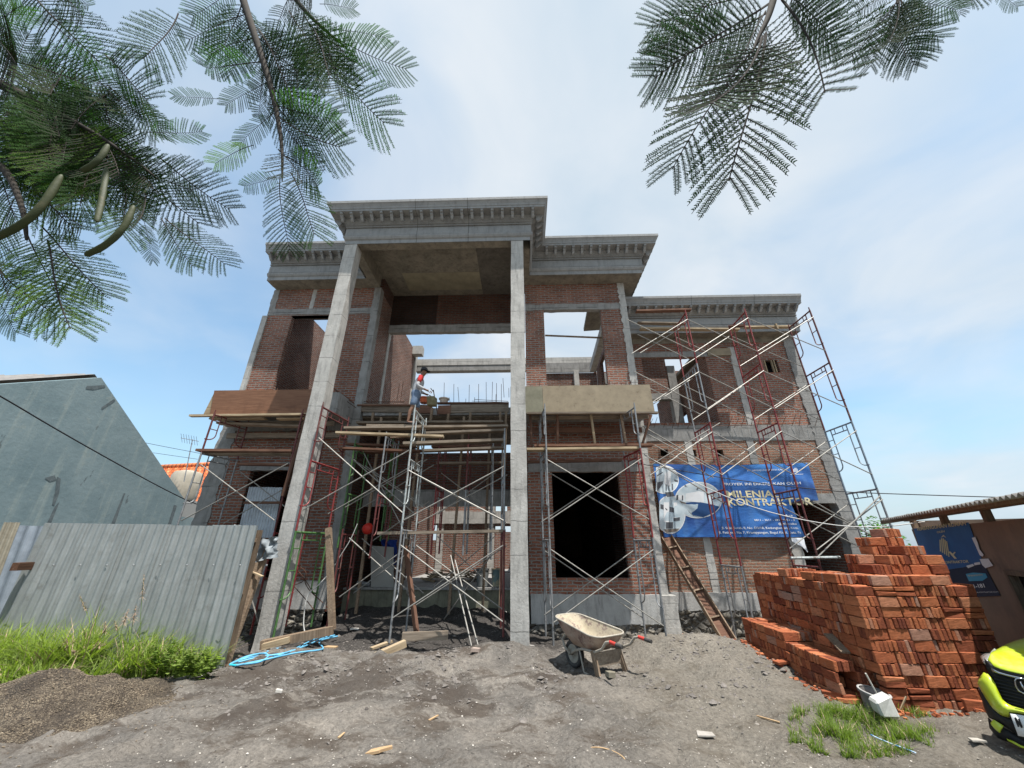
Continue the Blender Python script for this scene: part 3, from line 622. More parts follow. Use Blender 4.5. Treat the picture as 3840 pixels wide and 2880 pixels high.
# edge boards of the centre slab
eg='edge boards of the balcony slab'
plankobj('slab_edge_board',P(1334,1528,9.83)+Vector((0,0,0)),P(1620,1534,9.83),.03,.24,WOOD,'grey slab edge board between the brick pier and the worker','board',eg)
plankobj('slab_edge_board',P(1575,1536,9.80),P(1620,1536,9.80),.03,.22,WOODR,'reddish piece of slab edge board behind the worker','board',eg)
plankobj('slab_edge_board',P(1642,1537,9.80),P(1690,1536,9.80),.03,.26,WOODR,'reddish piece of slab edge board under the white bowl','board',eg)
plankobj('slab_edge_board',P(1688,1533,9.83),P(1908,1530,9.83),.03,.24,WOOD,'grey slab edge board running to the tall column','board',eg)
plankobj('slab_top_board',P(1640,1513,9.85),P(1908,1513,9.85),.12,.04,WOODR,'thin reddish batten on top of the slab edge near the tall column','board',eg)
plankobj('slab_top_board',P(1342,1521,9.82),P(1560,1521,9.82),.12,.035,WOODR,'thin reddish batten on top of the slab edge left of the worker','board',eg)
MB().box(-4.5,.1,9.86,10.0,5.05,5.25).build('slab_edge',CONCD,house,fixn=False)
# ---------------------------------------------------------------- posts under the formwork
pg='short timber posts under the balcony slab'
def post(px,ty,bx,by,Y,lab,w=.06,mat=None,n='prop_post',g=pg):
    return plankobj(n,P(bx,by,Y),P(px,ty,Y),w,w*1.1,mat or WOODZ,lab,'post',g,upv=(0,1,0))
for k,(a,b_,c,d) in enumerate([(1400,1548,1393,1600),(1502,1548,1497,1598),(1621,1530,1612,1600),(1683,1552,1676,1600),(1764,1548,1762,1598),(1876,1545,1876,1596)]):
    post(a,b_,c,d,9.6,['short timber post under the slab nearest the brick pier','short timber post under the slab just left of the worker','short post with a cap block below the tilted trowel box','short timber post under the slab below the white bowl','short timber post under the slab, middle of the dark gap right of the bowl','short timber post under the slab beside the tall column'][k])
for k,(a,b_,c,d) in enumerate([(1988,1550,1994,1676),(2090,1548,2091,1664),(2215,1550,2231,1664),(2327,1550,2347,1662)]):
    post(a,b_,c,d,9.0,['dark timber post under the tan formwork nearest the tall column','reddish timber post under the tan formwork, second from the tall column','leaning pale timber post under the tan formwork, third from the tall column','leaning pale timber post under the outer end of the tan formwork'][k],.055,[WOODR,WOODR,WOODL,WOODZ][k])
post(2442,1556,2410,1662,9.1,'bent reddish prop at the outer end of the tan formwork',.05,WOODR)
# ---------------------------------------------------------------- scaffold frames
FR_ME={}
def frame_parts(H,Wd,style):
    """frame in its own plane: legs at y=0 and y=Wd, height H"""
    out=[]; r=.021
    for y,s in ((0,1),(Wd,-1)):
        mb=MB(); mb.tube([(0,y,0),(0,y,H)],r,8); mb.tube([(0,y,H),(0,y,H+.09)],.015,6); out.append(('leg',mb))
    mb=MB(); mb.tube([(0,0.02,H-.03),(0,Wd-.02,H-.03)],r,8); out.append(('top_bar',mb))
    ins=.17*Wd/.9+.02; lo=H*.34
    for y,s in ((0,1),(Wd,-1)):
        mb=MB(); yy=y+s*ins; pts=[(0,yy,H-.045),(0,yy,lo+.12)]
        for k in range(1,6):
            a=k/5*math.pi/2*1.15; pts.append((0,y+s*(ins*math.cos(a)*.95+.004),lo+.12-.13*math.sin(a)))
        mb.tube(pts,.0135,6)
        out.append(('inner_leg',mb))
        for q in (.82,.60): 
            rb=MB(); rb.tube([(0,y+s*.01,H*q),(0,yy,H*q)],.011,6); out.append(('rung',rb))
    mb=MB(); mb.tube([(0,ins,H-.17),(0,Wd-ins,H-.17)],.0135,6); out.append(('second_bar',mb))
    for y in (Wd*.35,Wd*.65):
        rb=MB(); rb.tube([(0,y,H-.17),(0,y,H-.04)],.0105,6); out.append(('spacer',rb))
    return out
NFR=0
def frame(x,yf,yr,zt,H,mat,label,group,dx=0,legmat=None):
    Wd=yr-yf; key=(round(H,2),round(Wd,2),mat.name)
    e=empty('scaffold',(x,yf,zt-H),label,'scaffold frame',group)
    if dx: e.rotation_euler=(0,0,-math.atan2(dx,Wd))
    if key not in FR_ME:
        lst=[]
        for nm,mb in frame_parts(H,Wd,0):
            o=mb.build(nm,mat,e,off=(0,0,0),smooth=True,auto=50); lst.append((nm,o.data))
        FR_ME[key]=lst
    else:
        for nm,me in FR_ME[key]: linkmesh(nm,me,e)
    return e
def brace(a,b,c,d,label,group,mat=BRACE,r=.0125):
    """two crossing tubes pinned where they meet"""
    a,b,c,d=map(Vector,(a,b,c,d)); o0=(a+b+c+d)/4
    e=empty('cross_brace',o0,label,'cross brace',group)
    y=Vector((0,.014,0))
    for p,q,s in ((a,b,1),(c,d,-1)):
        mb=MB(); mb.tube([p+y*s,q+y*s],r,6)
        mb.build('brace_tube',mat,e,smooth=True,auto=50)
    return e
def single(a,b,label,group=None,mat=BRACE,r=.014,name='steel_tube',cat='tube'):
    mb=MB(); mb.tube([a,b],r,7); return tag(mb.build(name,mat,smooth=True,auto=50),label,cat,group)
wg='scaffold frames in front of the banner wing'; wb='cross braces of the scaffold by the banner wing'
lv=['topmost','second from the top','third from the top','fourth from the top','lowest']
zt=[7.87,6.22,4.56,2.93,1.29]; WF,WR=9.2,10.1
cols=[(4.73,'the stack nearest the grey house corner pier',[RED,GALV,RED,RED,GALV]),(6.42,'the middle stack crossing the banner lettering',[RED,RED,RED,MAROON,MAROON]),(8.23,'the outermost stack standing against the sky',[MAROON,MAROON,SLATE,GALV,GALV])]
cn={RED.name:'red',MAROON.name:'dark maroon',GALV.name:'grey',SLATE.name:'slate blue',GREEN.name:'green',WHITEP.name:'pale blue'}
for ci,(x,nm,ms) in enumerate(cols):
    for k in range(5):
        if ci==2 and k==4: continue
        h=1.65 if k<4 else 1.65
        frame(x,WF,WR,zt[k],h,ms[k],f'{cn[ms[k].name]} scaffold frame, {lv[k]} of {nm}',wg)
for bi,(xa,xb,nm) in enumerate([(4.73,6.42,'between inner and middle wing stacks'),(6.42,8.23,'between middle and outer wing stacks')]):
    for k in range(5):
        if bi==1 and k==4: continue
        for y,fr in ((WF-.03,'front'),(WR+.03,'rear')):
            if k==4 : continue
            if k==3 and (bi==0): continue
            z1,z0=zt[k]-.26,zt[k]-1.32
            brace((xa,y,z1),(xb,y,z0),(xa,y,z0),(xb,y,z1),f'crossed tubes, {fr} face {nm}, {lv[k]} level',wb)
# bay tied back to the house corner
for k in range(3):
    for y,fr in ((WF-.03,'front'),(WR-.5,'rear')):
        z1,z0=zt[k]-.26,zt[k]-1.32; xa=3.02 if y<9.5 else 3.4; s=(4.73-xa)/1.69
        brace((4.73,y,z1),(xa,y,z1-(z1-z0)*s),(4.73,y,z0),(xa,y,z0+(z1-z0)*s),f'crossed tubes tying inner stack to corner pier, {fr} pair, {lv[k]} level',wb)
single(P(2440,1745,9.6),P(2700,1586,9.15),'long pale steel tube running from the banner corner up to the inner stack',wb)
single(P(2410,1598,9.3),P(2715,1778,9.25),'long pale steel tube crossing the brick above the banner',wb)
single(P(2415,1704,9.35),P(2745,1905,9.35),'thin steel tube sloping across the pictures on the banner',wb)
single(P(2966,2093,9.0),P(3150,2090,9.0),'white steel tube lying level behind the top of the brick pile',wb,WHITEP,.028)
single(P(3060,2095,9.1),P(3300,1860,9.15),'steel brace rising to the outermost stack by the doorway',wb)
single(P(3050,1880,9.2),P(3290,2020,10.0),'steel brace sloping down past the doorway pier',wb)
# ---- right balcony tower
tg='scaffold frames under the tan formwork'; tb='cross braces in front of the big dark window'
T3=[(.53,2.65)]
for x,nm,ms in ((.53,'the stack beside the tall column',[GALV,GALV,GALV]),(2.65,'the stack at the corner pier',[GALV,RED,GALV])):
    for k,(zz,h) in enumerate([(4.72,1.0),(3.71,1.86),(1.83,1.86)]):
        dxr=-.10 if x<1 else -.18
        frame(x,8.4,9.2,zz,h,ms[k],f'{cn[ms[k].name]} scaffold frame, {["topmost","middle","lowest"][k]} of {nm} under the tan formwork',tg,dx=dxr)
for y,fr,dx in ((8.37,'front',0),(9.2,'rear',-.14)):
    brace((.55+dx,y,3.46),(2.62+dx,y,2.2),(.55+dx,y,2.2),(2.62+dx,y,3.46),f'crossed steel tubes in front of the dark window opening, upper {fr} pair',tb)
    brace((.55+dx,y,1.62),(2.62+dx,y,.30),(.55+dx,y,.35),(2.62+dx,y,1.62),f'crossed steel tubes below the dark window opening, lower {fr} pair',tb)
# ---- porch towers
cg='scaffold frames standing in the porch'; cb='cross braces of the porch scaffold'
def tower(x,yf,yr,spec,nm,dx=0):
    for k,(zz,h,mt) in enumerate(spec):
        frame(x,yf,yr,zz,h,mt,f'{cn[mt.name]} scaffold frame, {["topmost","middle","lowest"][k]} of {nm}',cg,dx=dx)
tower(-2.40,7.8,8.75,[(4.50,1.1,WHITEP),(3.40,1.4,WHITEP),(2.0,1.88,GALV)],'the stack below the worker',dx=.02)
tower(-.40,8.1,8.95,[(4.03,.9,GALV),(3.13,1.15,GALV),(1.98,1.82,MAROON)],'the stack touching the tall column by the dark window',dx=-.1)
tower(-4.46,7.72,8.78,[(4.56,1.2,MAROON),(3.36,1.4,RED),(1.965,1.78,GREEN)],'the stack hugging the tall column by the corrugated fence',dx=.12)
tower(-4.20,9.05,9.75,[(4.05,1.2,GREEN),(2.85,1.2,GREEN)],'the inner porch stack by the brick pier',dx=.08)
tower(-4.05,8.85,9.7,[(1.95,1.8,MAROON)],'the single maroon frame by the brick pier foot',dx=.0)
tower(-2.15,9.4,10.2,[(4.3,1.3,MAROON),(3.0,1.5,RED)],'the inner porch stack behind the worker',dx=.02)
tower(-3.55,9.9,10.4,[(4.3,1.2,GREEN),(3.0,1.2,GREEN)],'the deepest stack near the porch side wall',dx=.02)
tower(-.75,9.3,10.1,[(4.1,1.3,GALV),(2.7,1.3,GALV)],'the inner stack behind the right porch column',dx=-.1)
for y,nm,dx in ((7.78,'front',0),(8.78,'rear',.03)):
    brace((-2.38+dx,y,3.13),(-.40+dx,y,2.15),(-2.38+dx,y,2.15),(-.40+dx,y,3.2),f'crossed steel tubes across the porch, upper right {nm} pair',cb)
    brace((-2.38+dx,y,1.70),(-.40+dx,y,.45),(-2.38+dx,y,.50),(-.40+dx,y,1.70),f'crossed steel tubes across the porch, lower right {nm} pair',cb)
    brace((-4.44+dx,y,3.85),(-2.42+dx,y,2.30),(-4.44+dx,y,2.35),(-2.42+dx,y,3.55),f'crossed steel tubes across the porch, upper left {nm} pair',cb)
brace(P(1364,1700,9.5),P(1520,2000,9.0),P(1395,2030,9.3),P(1610,1880,9.0),'crossed steel tubes deep in the porch left of the worker stack',cb)
brace((-2.1,9.6,3.4),(-.7,9.6,2.4),(-2.1,9.6,2.4),(-.7,9.6,3.4),'thin crossed tubes deep in the porch, upper pair',cb)
brace((-2.1,9.7,1.9),(-.7,9.7,.8),(-2.1,9.7,.8),(-.7,9.7,1.9),'thin crossed tubes deep in the porch, lower pair',cb)
single(P(1690,2083,8.9),P(1768,2422,8.0),'pair of steel tubes leaning loose in the porch, nearest one',None,PIPE); single(P(1706,2100,8.98),P(1792,2418,8.08),'pair of steel tubes leaning loose in the porch, one behind',None,PIPE)
single(P(1665,2322,9.4),P(1840,2085,8.8),'steel tube leaning up to the right in the porch, foot in the black sand',None,PIPE)
tower(-3.25,8.55,9.4,[(4.1,1.3,GALV),(2.75,1.3,MAROON)],'the slim stack between green and pale blue ones',dx=.03)
tower(-1.35,9.0,9.8,[(4.2,1.3,MAROON),(2.85,1.35,GALV)],'the inner stack right of the sunlit courtyard wall',dx=-.03)
for k,(x,y,lab) in enumerate([(-3.9,9.9,'thin timber prop deep in the porch nearest the brick pier'),(-3.0,10.2,'thin timber prop deep in the porch left of the worker'),(-1.75,9.9,'thin timber prop deep in the porch right of the worker'),(-1.0,10.2,'thin timber prop deep in the porch near the dark window side'),(-.55,9.5,'thin timber prop in the porch close behind the tall column')]):
    plankobj('prop_post',(x,y,.25),(x+R.uniform(-.12,.12),y,5.0),.06,.06,WOODZ,lab,'post','tall timber props in the porch',upv=(0,1,0))
for y,nm in ((8.9,'front'),(9.6,'rear')):
    brace((-4.1,y,3.6),(-2.3,y,2.5),(-4.1,y,2.5),(-2.3,y,3.6),f'crossed tubes inside the porch, upper left inner {nm} pair',cb)
    brace((-3.9,y,1.85),(-2.3,y,.7),(-3.9,y,.7),(-2.3,y,1.85),f'crossed tubes inside the porch, lower left inner {nm} pair',cb)
plankobj('scaffold_plank',(-4.3,9.2,4.62),(-.5,9.3,4.64),.2,.05,WOOD,'plank just below the slab posts deep in the porch',group='scaffold walking planks')
plankobj('scaffold_plank',(-4.2,9.6,3.95),(-2.4,9.6,3.97),.2,.05,WOODR,'dark plank on the green inner frames',group='scaffold walking planks')
plankobj('scaffold_plank',(-2.2,9.5,3.62),(-.5,9.6,3.64),.2,.05,WOOD,'grey plank deep in the porch right of the worker',group='scaffold walking planks')
# ---- left tower under the brown formwork
lg='scaffold frames under the brown formwork'
for x,nm,ms in ((-7.68,'the outer stack under the brown formwork',[MAROON,GALV,GALV]),(-5.45,'the stack between the brown formwork and the tall column',[MAROON,MAROON,RED])):
    for k,(zz,h) in enumerate([(4.72,.98),(3.74,1.75),(1.97,1.9)]):
        frame(x,8.62,9.5,zz,h,ms[k],f'{cn[ms[k].name]} scaffold frame, {["topmost","middle","lowest"][k]} of {nm}',lg,dx=.28 if x<-7 else .2)
brace((-7.6,8.6,3.45),(-5.5,8.6,2.2),(-7.6,8.6,2.2),(-5.5,8.6,3.45),'crossed steel tubes in front of the window with zinc sheet, front pair',lg)
brace((-7.3,9.5,3.45),(-5.3,9.5,2.2),(-7.3,9.5,2.2),(-5.3,9.5,3.45),'crossed steel tubes in front of the window with zinc sheet, rear pair',lg)
single(P(722,2240,8.4)+Vector((1.2,0,0)),P(985,2390,8.4),'steel tube low between the fence end and the tall column')
# ---------------------------------------------------------------- planks on the scaffold
kg='scaffold walking planks'
plankobj('scaffold_plank',P(1296,1607,8.6),P(1905,1600,8.75),.22,.05,WOOD,'long grey plank the worker stands on, front one',group=kg)
plankobj('scaffold_plank',P(1380,1598,8.95),P(1600,1600,8.95),.22,.045,WOOD,'grey plank under the worker feet, behind the front plank',group=kg)
plankobj('scaffold_plank',P(1262,1623,7.9),P(1664,1637,8.1),.14,.045,WOODL,'pale plank sticking out left past the tall column',group=kg)
plankobj('scaffold_plank',P(1600,1626,8.55),P(1894,1615,8.6),.2,.05,WOOD,'grey plank just below the worker plank, right half of porch',group=kg)
plankobj('scaffold_plank',P(1466,1640,8.9),P(1580,1630,8.9),.1,.06,WOODZ,'ragged short plank below the worker',group=kg)
plankobj('scaffold_plank',P(1515,1665,8.5),P(1890,1652,8.6),.22,.06,WOOD,'thick grey plank at the third height in the porch',group=kg)
plankobj('scaffold_plank',P(1592,1691,8.5),P(1896,1680,8.6),.2,.045,WOOD,'grey plank at the fourth height in the porch',group=kg)
plankobj('scaffold_plank',P(1280,1681,8.7),P(1532,1692,8.6),.18,.045,WOODR,'orange brown plank behind the column at the left of the porch',group=kg)
plankobj('scaffold_plank',P(1300,1666,9.5),P(1560,1676,9.5),.16,.05,WOODR,'dark plank deep in the porch, left half',group=kg)
plankobj('scaffold_plank',P(1620,1676,9.6),P(1890,1672,9.6),.16,.05,WOODR,'dark plank deep in the porch, right half',group=kg)
plankobj('scaffold_plank',P(1420,2000,8.25),P(1896,1991,8.3),.2,.055,WOOD,'long low plank across the porch at head height',group=kg)
plankobj('scaffold_plank',P(745,1690,8.7),P(1100,1692,8.7),.2,.055,WOODR,'reddish plank across the left scaffold below the brown formwork',group=kg)
plankobj('scaffold_plank',P(770,1704,8.85),P(1100,1704,8.85),.2,.04,WOOD,'grey plank across the left scaffold below the brown formwork',group=kg)
plankobj('scaffold_plank',P(895,1740,9.4),P(1080,1744,9.4),.15,.06,WOODR,'short maroon plank above the left window',group=kg)
plankobj('scaffold_plank',P(820,1588,9.2),P(1130,1600,9.2),.18,.05,WOOD,'grey plank just under the brown formwork',group=kg)
plankobj('scaffold_plank',P(1975,1687,8.55),P(2392,1682,8.55),.22,.05,WOODL,'pale plank across the scaffold above the big dark window',group=kg)
plankobj('scaffold_plank',P(2003,1673,8.9),P(2445,1670,8.9),.2,.055,WOODR,'reddish plank behind the pale one above the big dark window',group=kg)
plankobj('scaffold_plank',P(1975,1733,9.5),P(2330,1726,9.5),.1,.06,WOODR,'thin brown batten just above the dark window lintel',group=kg)
plankobj('scaffold_plank',P(2385,1168,9.4),P(2590,1163,9.4),.14,.05,WOODR,'reddish plank on the top of the wing scaffold beside the cornice',group=kg)
plankobj('scaffold_plank',P(2390,1211,10.2),P(2570,1215,10.2),.14,.04,WOOD,'grey plank on the rear of the wing scaffold under the cornice',group=kg)
plankobj('scaffold_plank',P(2400,1234,10.3),P(2770,1237,10.3),.16,.05,WOODL,'long pale plank under the wing cornice',group=kg)
plankobj('scaffold_plank',P(2735,1224,9.7),P(2790,1222,9.7),.1,.04,WOODR,'short dark plank tied to the middle stack under the cornice',group=kg)
plankobj('scaffold_plank',P(2790,1228,10.4),P(2960,1226,10.4),.14,.045,WOODL,'pale plank under the outer end of the wing cornice',group=kg)
plankobj('scaffold_plank',P(2908,1215,10.3),P(2916,1234,10.3),.07,.04,WOODL,'small upright pale block under the outer wing cornice',group=kg)
# ---------------------------------------------------------------- leaning and lying timbers
plankobj('leaning_board',P(1370,2050,8.3)+Vector((.75,.3,0)),Vector((G(1640,2430,.05).x-.42,8.05,.1)),.06,.10,WOODR,'dark red board leaning in the porch against the worker stack','board')
plankobj('bracing_post',P(1232,1980,8.05),P(1246,2362,7.95),.10,.10,WOODZ,'thick brown timber post standing beside the green frame','post',upv=(0,1,0))
plankobj('bracing_post',P(1155,1552,8.45),P(1062,1860,8.45),.07,.07,WOODR,'long dark red pole slanting along the tall column','post',upv=(0,1,0))
plankobj('ground_timber',P(980,2418,7.6),P(1250,2362,7.9),.16,.13,WOODZ,'heavy brown timber lying at the foot of the tall column','timber')
plankobj('ground_timber',P(985,2425,7.5),P(1085,2398,7.6),.12,.09,WOODL,'short pale timber end lying by the blue hose','timber')
plankobj('ground_timber',P(1407,2462,7.25),P(1520,2412,7.55),.10,.10,WOODL,'squared timber block on the ground below the worker stack, front one','timber')
plankobj('ground_timber',P(1392,2432,7.6),P(1470,2404,7.9),.09,.03,WOODL,'flat offcut under the foot of the worker stack','timber')
plankobj('ground_timber',P(1508,2388,7.95),P(1680,2382,8.05),.05,.14,WOOD,'grey plank on edge lying in the black sand of the porch','timber')
# trough of boards leaning on the wing wall
tr=empty('plank_trough',P(2740,2408,9.6),'long brown U shaped plank trough leaning under the banner','trough')
A=P(2498,2018,10.8);B=P(2735,2412,9.45); d=(B-A).normalized(); sd=d.cross(Vector((0,-1,.35)).normalized()).normalized(); nn_=sd.cross(d).normalized()
if nn_.y>0: nn_=-nn_
for nm,off,w_,h_ in (('base_board',Vector(),.26,.025),('side_board',sd*.135+nn_*.05,.025,.12),('side_board',sd*-.135+nn_*.05,.025,.12)):
    mb=MB(); mb.beam(A+off,B+off,w_,h_,nn_); mb.build(nm,WOODR if nm=='base_board' else WOODZ,tr)
for k in (.12,.34,.56,.8):
    c=A+(B-A)*k+nn_*.05; mb=MB(); mb.beam(c-sd*.125,c+sd*.125,.03,.04,nn_); mb.build('cleat',WOODZ,tr)
# ---------------------------------------------------------------- lettering
def textmesh(body,bold=0.0):
    c=bpy.data.curves.new('t','FONT'); c.body=body; c.resolution_u=3; c.offset=bold; c.align_x='LEFT'
    o=bpy.data.objects.new('t',c); COL.objects.link(o); dg=bpy.context.evaluated_depsgraph_get(); dg.update()
    me=o.evaluated_get(dg).to_mesh(); v=[tuple(p.co) for p in me.vertices]; f=[tuple(p.vertices) for p in me.polygons]
    o.evaluated_get(dg).to_mesh_clear(); bpy.data.objects.remove(o); bpy.data.curves.remove(c)
    return v,f
def flat(name,c,rough=.6,spec=.3):
    m,t,b=nt(name); b.inputs['Base Color'].default_value=(*c,1); val(b,'Roughness',rough); val(b,'Specular IOR Level',spec)
    return m
def lettering(name,body,x0,x1,z0,z1,surf,mat,parent,bold=.01,part='lettering'):
    v,f=textmesh(body,bold); mx=max(p[0] for p in v); mn=min(p[0] for p in v); my=max(p[1] for p in v); mY=min(p[1] for p in v)
    mb=MB(); mb.add([surf(x0+(p[0]-mn)/(mx-mn)*(x1-x0),z0+(p[1]-mY)/(my-mY)*(z1-z0)) for p in v],f)
    return mb.build(part,mat,parent,fixn=False)
# ---------------------------------------------------------------- contractor banner on the wing
BX0,BX1,BZ0,BZ1=3.74,8.08,1.90,3.86
def bsurf(x,z,o=0):
    u=(x-BX0)/(BX1-BX0); v=(z-BZ0)/(BZ1-BZ0)
    y=10.90+.022*math.sin(9*u+5*v*u)*(1-.4*v)+.016*math.sin(21*(v+.35*(u-.5)**2*4)+3*u)*v+.012*math.sin(17*u-8*v)-.02*math.sin(math.pi*u)
    return (x,y-o,z-.055*math.sin(math.pi*u)*v**1.5)
def bannermat():
    m,t,b=nt('banner_blue'); v=objvec(t)
    c=ramp(t,noi(t,maps(t,v,(.7,.7,1.2)),1.1,3,.5),[(.35,(.018,.065,.24)),(.55,(.035,.15,.45)),(.72,(.07,.26,.62))])
    bl=noi(t,maps(t,v,(5,5,.5)),1.2,2,.5); c=mix(t,ramp(t,bl,[(.5,0.),(.62,.22)]),c,(.10,.22,.42))
    L(t,c,b.inputs['Base Color']); val(b,'Roughness',.42); val(b,'Specular IOR Level',.4)
    bump(t,b,noi(t,maps(t,v,(2,2,5)),2.,4,.6),.35,.03); return m
BANB=bannermat(); WHT=flat('print_white',(.72,.74,.76)); GOLD=flat('print_gold',(.62,.56,.36)); PALE=flat('print_pale_blue',(.42,.55,.66)); PDK=flat('print_dark',(.09,.095,.11)); PBR=flat('print_brown',(.19,.16,.135)); PNV=flat('print_navy',(.02,.07,.2))
ban=empty('project_banner',(5.9,10.9,1.9),'blue contractor banner with house pictures hanging on the brick wing','banner')
mb=MB(); nx,nz=90,40; V=[];F=[]
for j in range(nz+1):
    z=BZ0+(BZ1-BZ0)*j/nz; xr=BX1+(.02 if z>3.3 else .0) if z>=2.80 else 7.30+(2.80-z)*.17
    for i in range(nx+1): V.append(bsurf(BX0+(xr-BX0)*i/nx,z))
mb.add(V,[(j*(nx+1)+i,j*(nx+1)+i+1,(j+1)*(nx+1)+i+1,(j+1)*(nx+1)+i) for j in range(nz) for i in range(nx)])
mb.build('cloth',BANB,ban,smooth=True,fixn=False)
mb=MB(); a=[P(2968,2017,10.8),P(3014,2017,10.78),P(3019,2040,10.74),P(3030,2072,10.7),P(3008,2050,10.72),P(2970,2030,10.76)]; mb.add(a,[(0,1,2,3,4,5)]); mb.build('torn_corner',simple('banner_backside',(.55,.57,.6),(.42,.45,.5),8,.7,.1),ban,fixn=False)
def bz(px,py):
    p=P(2380+px/2.95,1680+py/2.95,10.9); return p.x,p.z
def btext(s,xa,xb,yt,yb,mat,bold,o=.008):
    xl,zt_=bz(xa,yt); xr,_=bz(xb,yt); _,zb_=bz(xa,yb)
    u=((xl+xr)/2-BX0)/(BX1-BX0); v=((zt_+zb_)/2-BZ0)/(BZ1-BZ0); dz=.055*math.sin(math.pi*u)*v**1.5
    lettering('lettering',s,xl,xr,zb_+dz,zt_+dz,lambda x,z:bsurf(x,z,o),mat,ban,bold)
btext('PT. ARGAJUNA WANA KARYA',1245,1672,237,262,WHT,.0)
btext('PROYEK INI DIKERJAKAN OLEH',965,1825,385,423,WHT,.012)
btext('MILENIAL',1000,1592,472,550,GOLD,.022); btext('KONTRAKTOR',1010,1945,556,640,GOLD,.022)
btext('More',1648,1738,735,758,WHT,.02); btext('0811 - 3611 - 181 / 0853 - 3',1315,1765,786,808,WHT,.012); btext('@Milenialko',1580,1790,826,856,WHT,.01)
btext('Jl. Selat Sunda II, No. D3/18, Kedungkandang, Kota.',948,1810,872,905,WHT,.008); btext('Jl. Patiunus No 7, Krampyangan, Bugul Kidul, Kota. Pa',918,1842,922,956,WHT,.008)
def bshape(polys,mat,part='picture',o=.006):
    mb=MB()
    for pl in polys: mb.add([bsurf(*bz(*q),o) for q in pl],[tuple(range(len(pl)))])
    return mb.build(part,mat,ban,fixn=False)
def disc(cx,cy,rx,ry,mat,o,part,clipx=None,n=40):
    mb=MB(); rings=[]
    V=[bsurf(*bz(cx,cy),o)]; F=[]
    for k,q in enumerate((.25,.5,.75,1.)):
        for i in range(n):
            a=2*math.pi*i/n; x=cx+rx*q*math.cos(a)
            if clipx is not None: x=max(x,clipx)
            V.append(bsurf(*bz(x,cy+ry*q*math.sin(a)),o))
    for i in range(n): F.append((0,1+i,1+(i+1)%n))
    for k in range(3):
        for i in range(n): F.append((1+k*n+i,1+(k+1)*n+i,1+(k+1)*n+(i+1)%n,1+k*n+(i+1)%n))
    mb.add(V,F); return mb.build(part,mat,ban,smooth=True,fixn=False)
PIC=simple('print_house_picture',(.60,.68,.72),(.40,.50,.57),3,.5,0)
def bclip(poly,cx,cy,rx,ry,k=.97):
    return [(cx+(x-cx)*min(1,k/max(1e-6,math.hypot((x-cx)/rx,(y-cy)/ry))),cy+(y-cy)*min(1,k/max(1e-6,math.hypot((x-cx)/rx,(y-cy)/ry)))) for x,y in poly]
for cx,cy,rx,ry,cl in ((330,345,160,160,236),(395,735,170,215,270),(700,570,258,205,None)):
    disc(cx,cy,rx,ry,WHT,.004,'picture_rim',cl); disc(cx,cy,rx-12,ry-12,PIC,.006,'picture',cl)
C3=(700,570,258,205)
bshape([bclip([(560,600),(700,590),(850,620),(945,650),(900,720),(760,770),(640,740)],*C3)],PNV,o=.009); bshape([bclip([(490,580),(560,600),(660,755),(600,700)],*C3)],PBR,o=.009)
bshape([[(545,400),(700,440),(690,455),(550,420)],[(590,560),(660,570),(660,590),(590,580)],[(460,520),(480,515),(480,570),(460,575)],[(520,520),(535,520),(535,575),(520,575)],[(720,540),(732,540),(732,555),(720,555)]],PDK,o=.009)
bshape([[(480,520),(545,515),(545,572),(480,572)],[(560,500),(700,470),(760,480),(760,600),(560,585)]],WHT,o=.008)
bshape([bclip([(245,300),(310,260),(315,390),(250,480)],330,345,160,160),[(345,400),(355,400),(355,470),(345,470)],[(375,400),(385,400),(385,470),(375,470)],[(410,390),(425,390),(425,460),(410,460)],[(245,300),(310,262),(310,270),(245,312)],[(440,340),(480,350),(480,370),(440,360)]],PDK,o=.009)
bshape([[(285,620),(360,640),(360,690),(285,670)],[(385,650),(435,660),(435,715),(385,705)],bclip([(345,820),(425,820),(425,890),(345,890)],395,735,170,215),bclip([(430,775),(500,765),(500,800),(430,810)],395,735,170,215),[(335,490),(420,480),(440,530),(360,540)]],PDK,o=.009)
bshape([[(320,600),(380,600),(380,820),(320,820)],[(430,600),(470,600),(470,780),(430,780)],[(330,280),(400,230),(400,420),(330,390)]],WHT,o=.008)
bshape([bclip([(320,900),(500,890),(470,935),(350,945)],395,735,170,215)],PBR,o=.009)
bshape([[(1755+k*13,262),(1763+k*13,262),(1763+k*13,205+abs(k-1.5)*12),(1755+k*13,212+abs(k-1.5)*12)] for k in range(4)]+[[(1712,287),(1865,284),(1865,288),(1712,291)]],WHT,'emblem',o=.009)
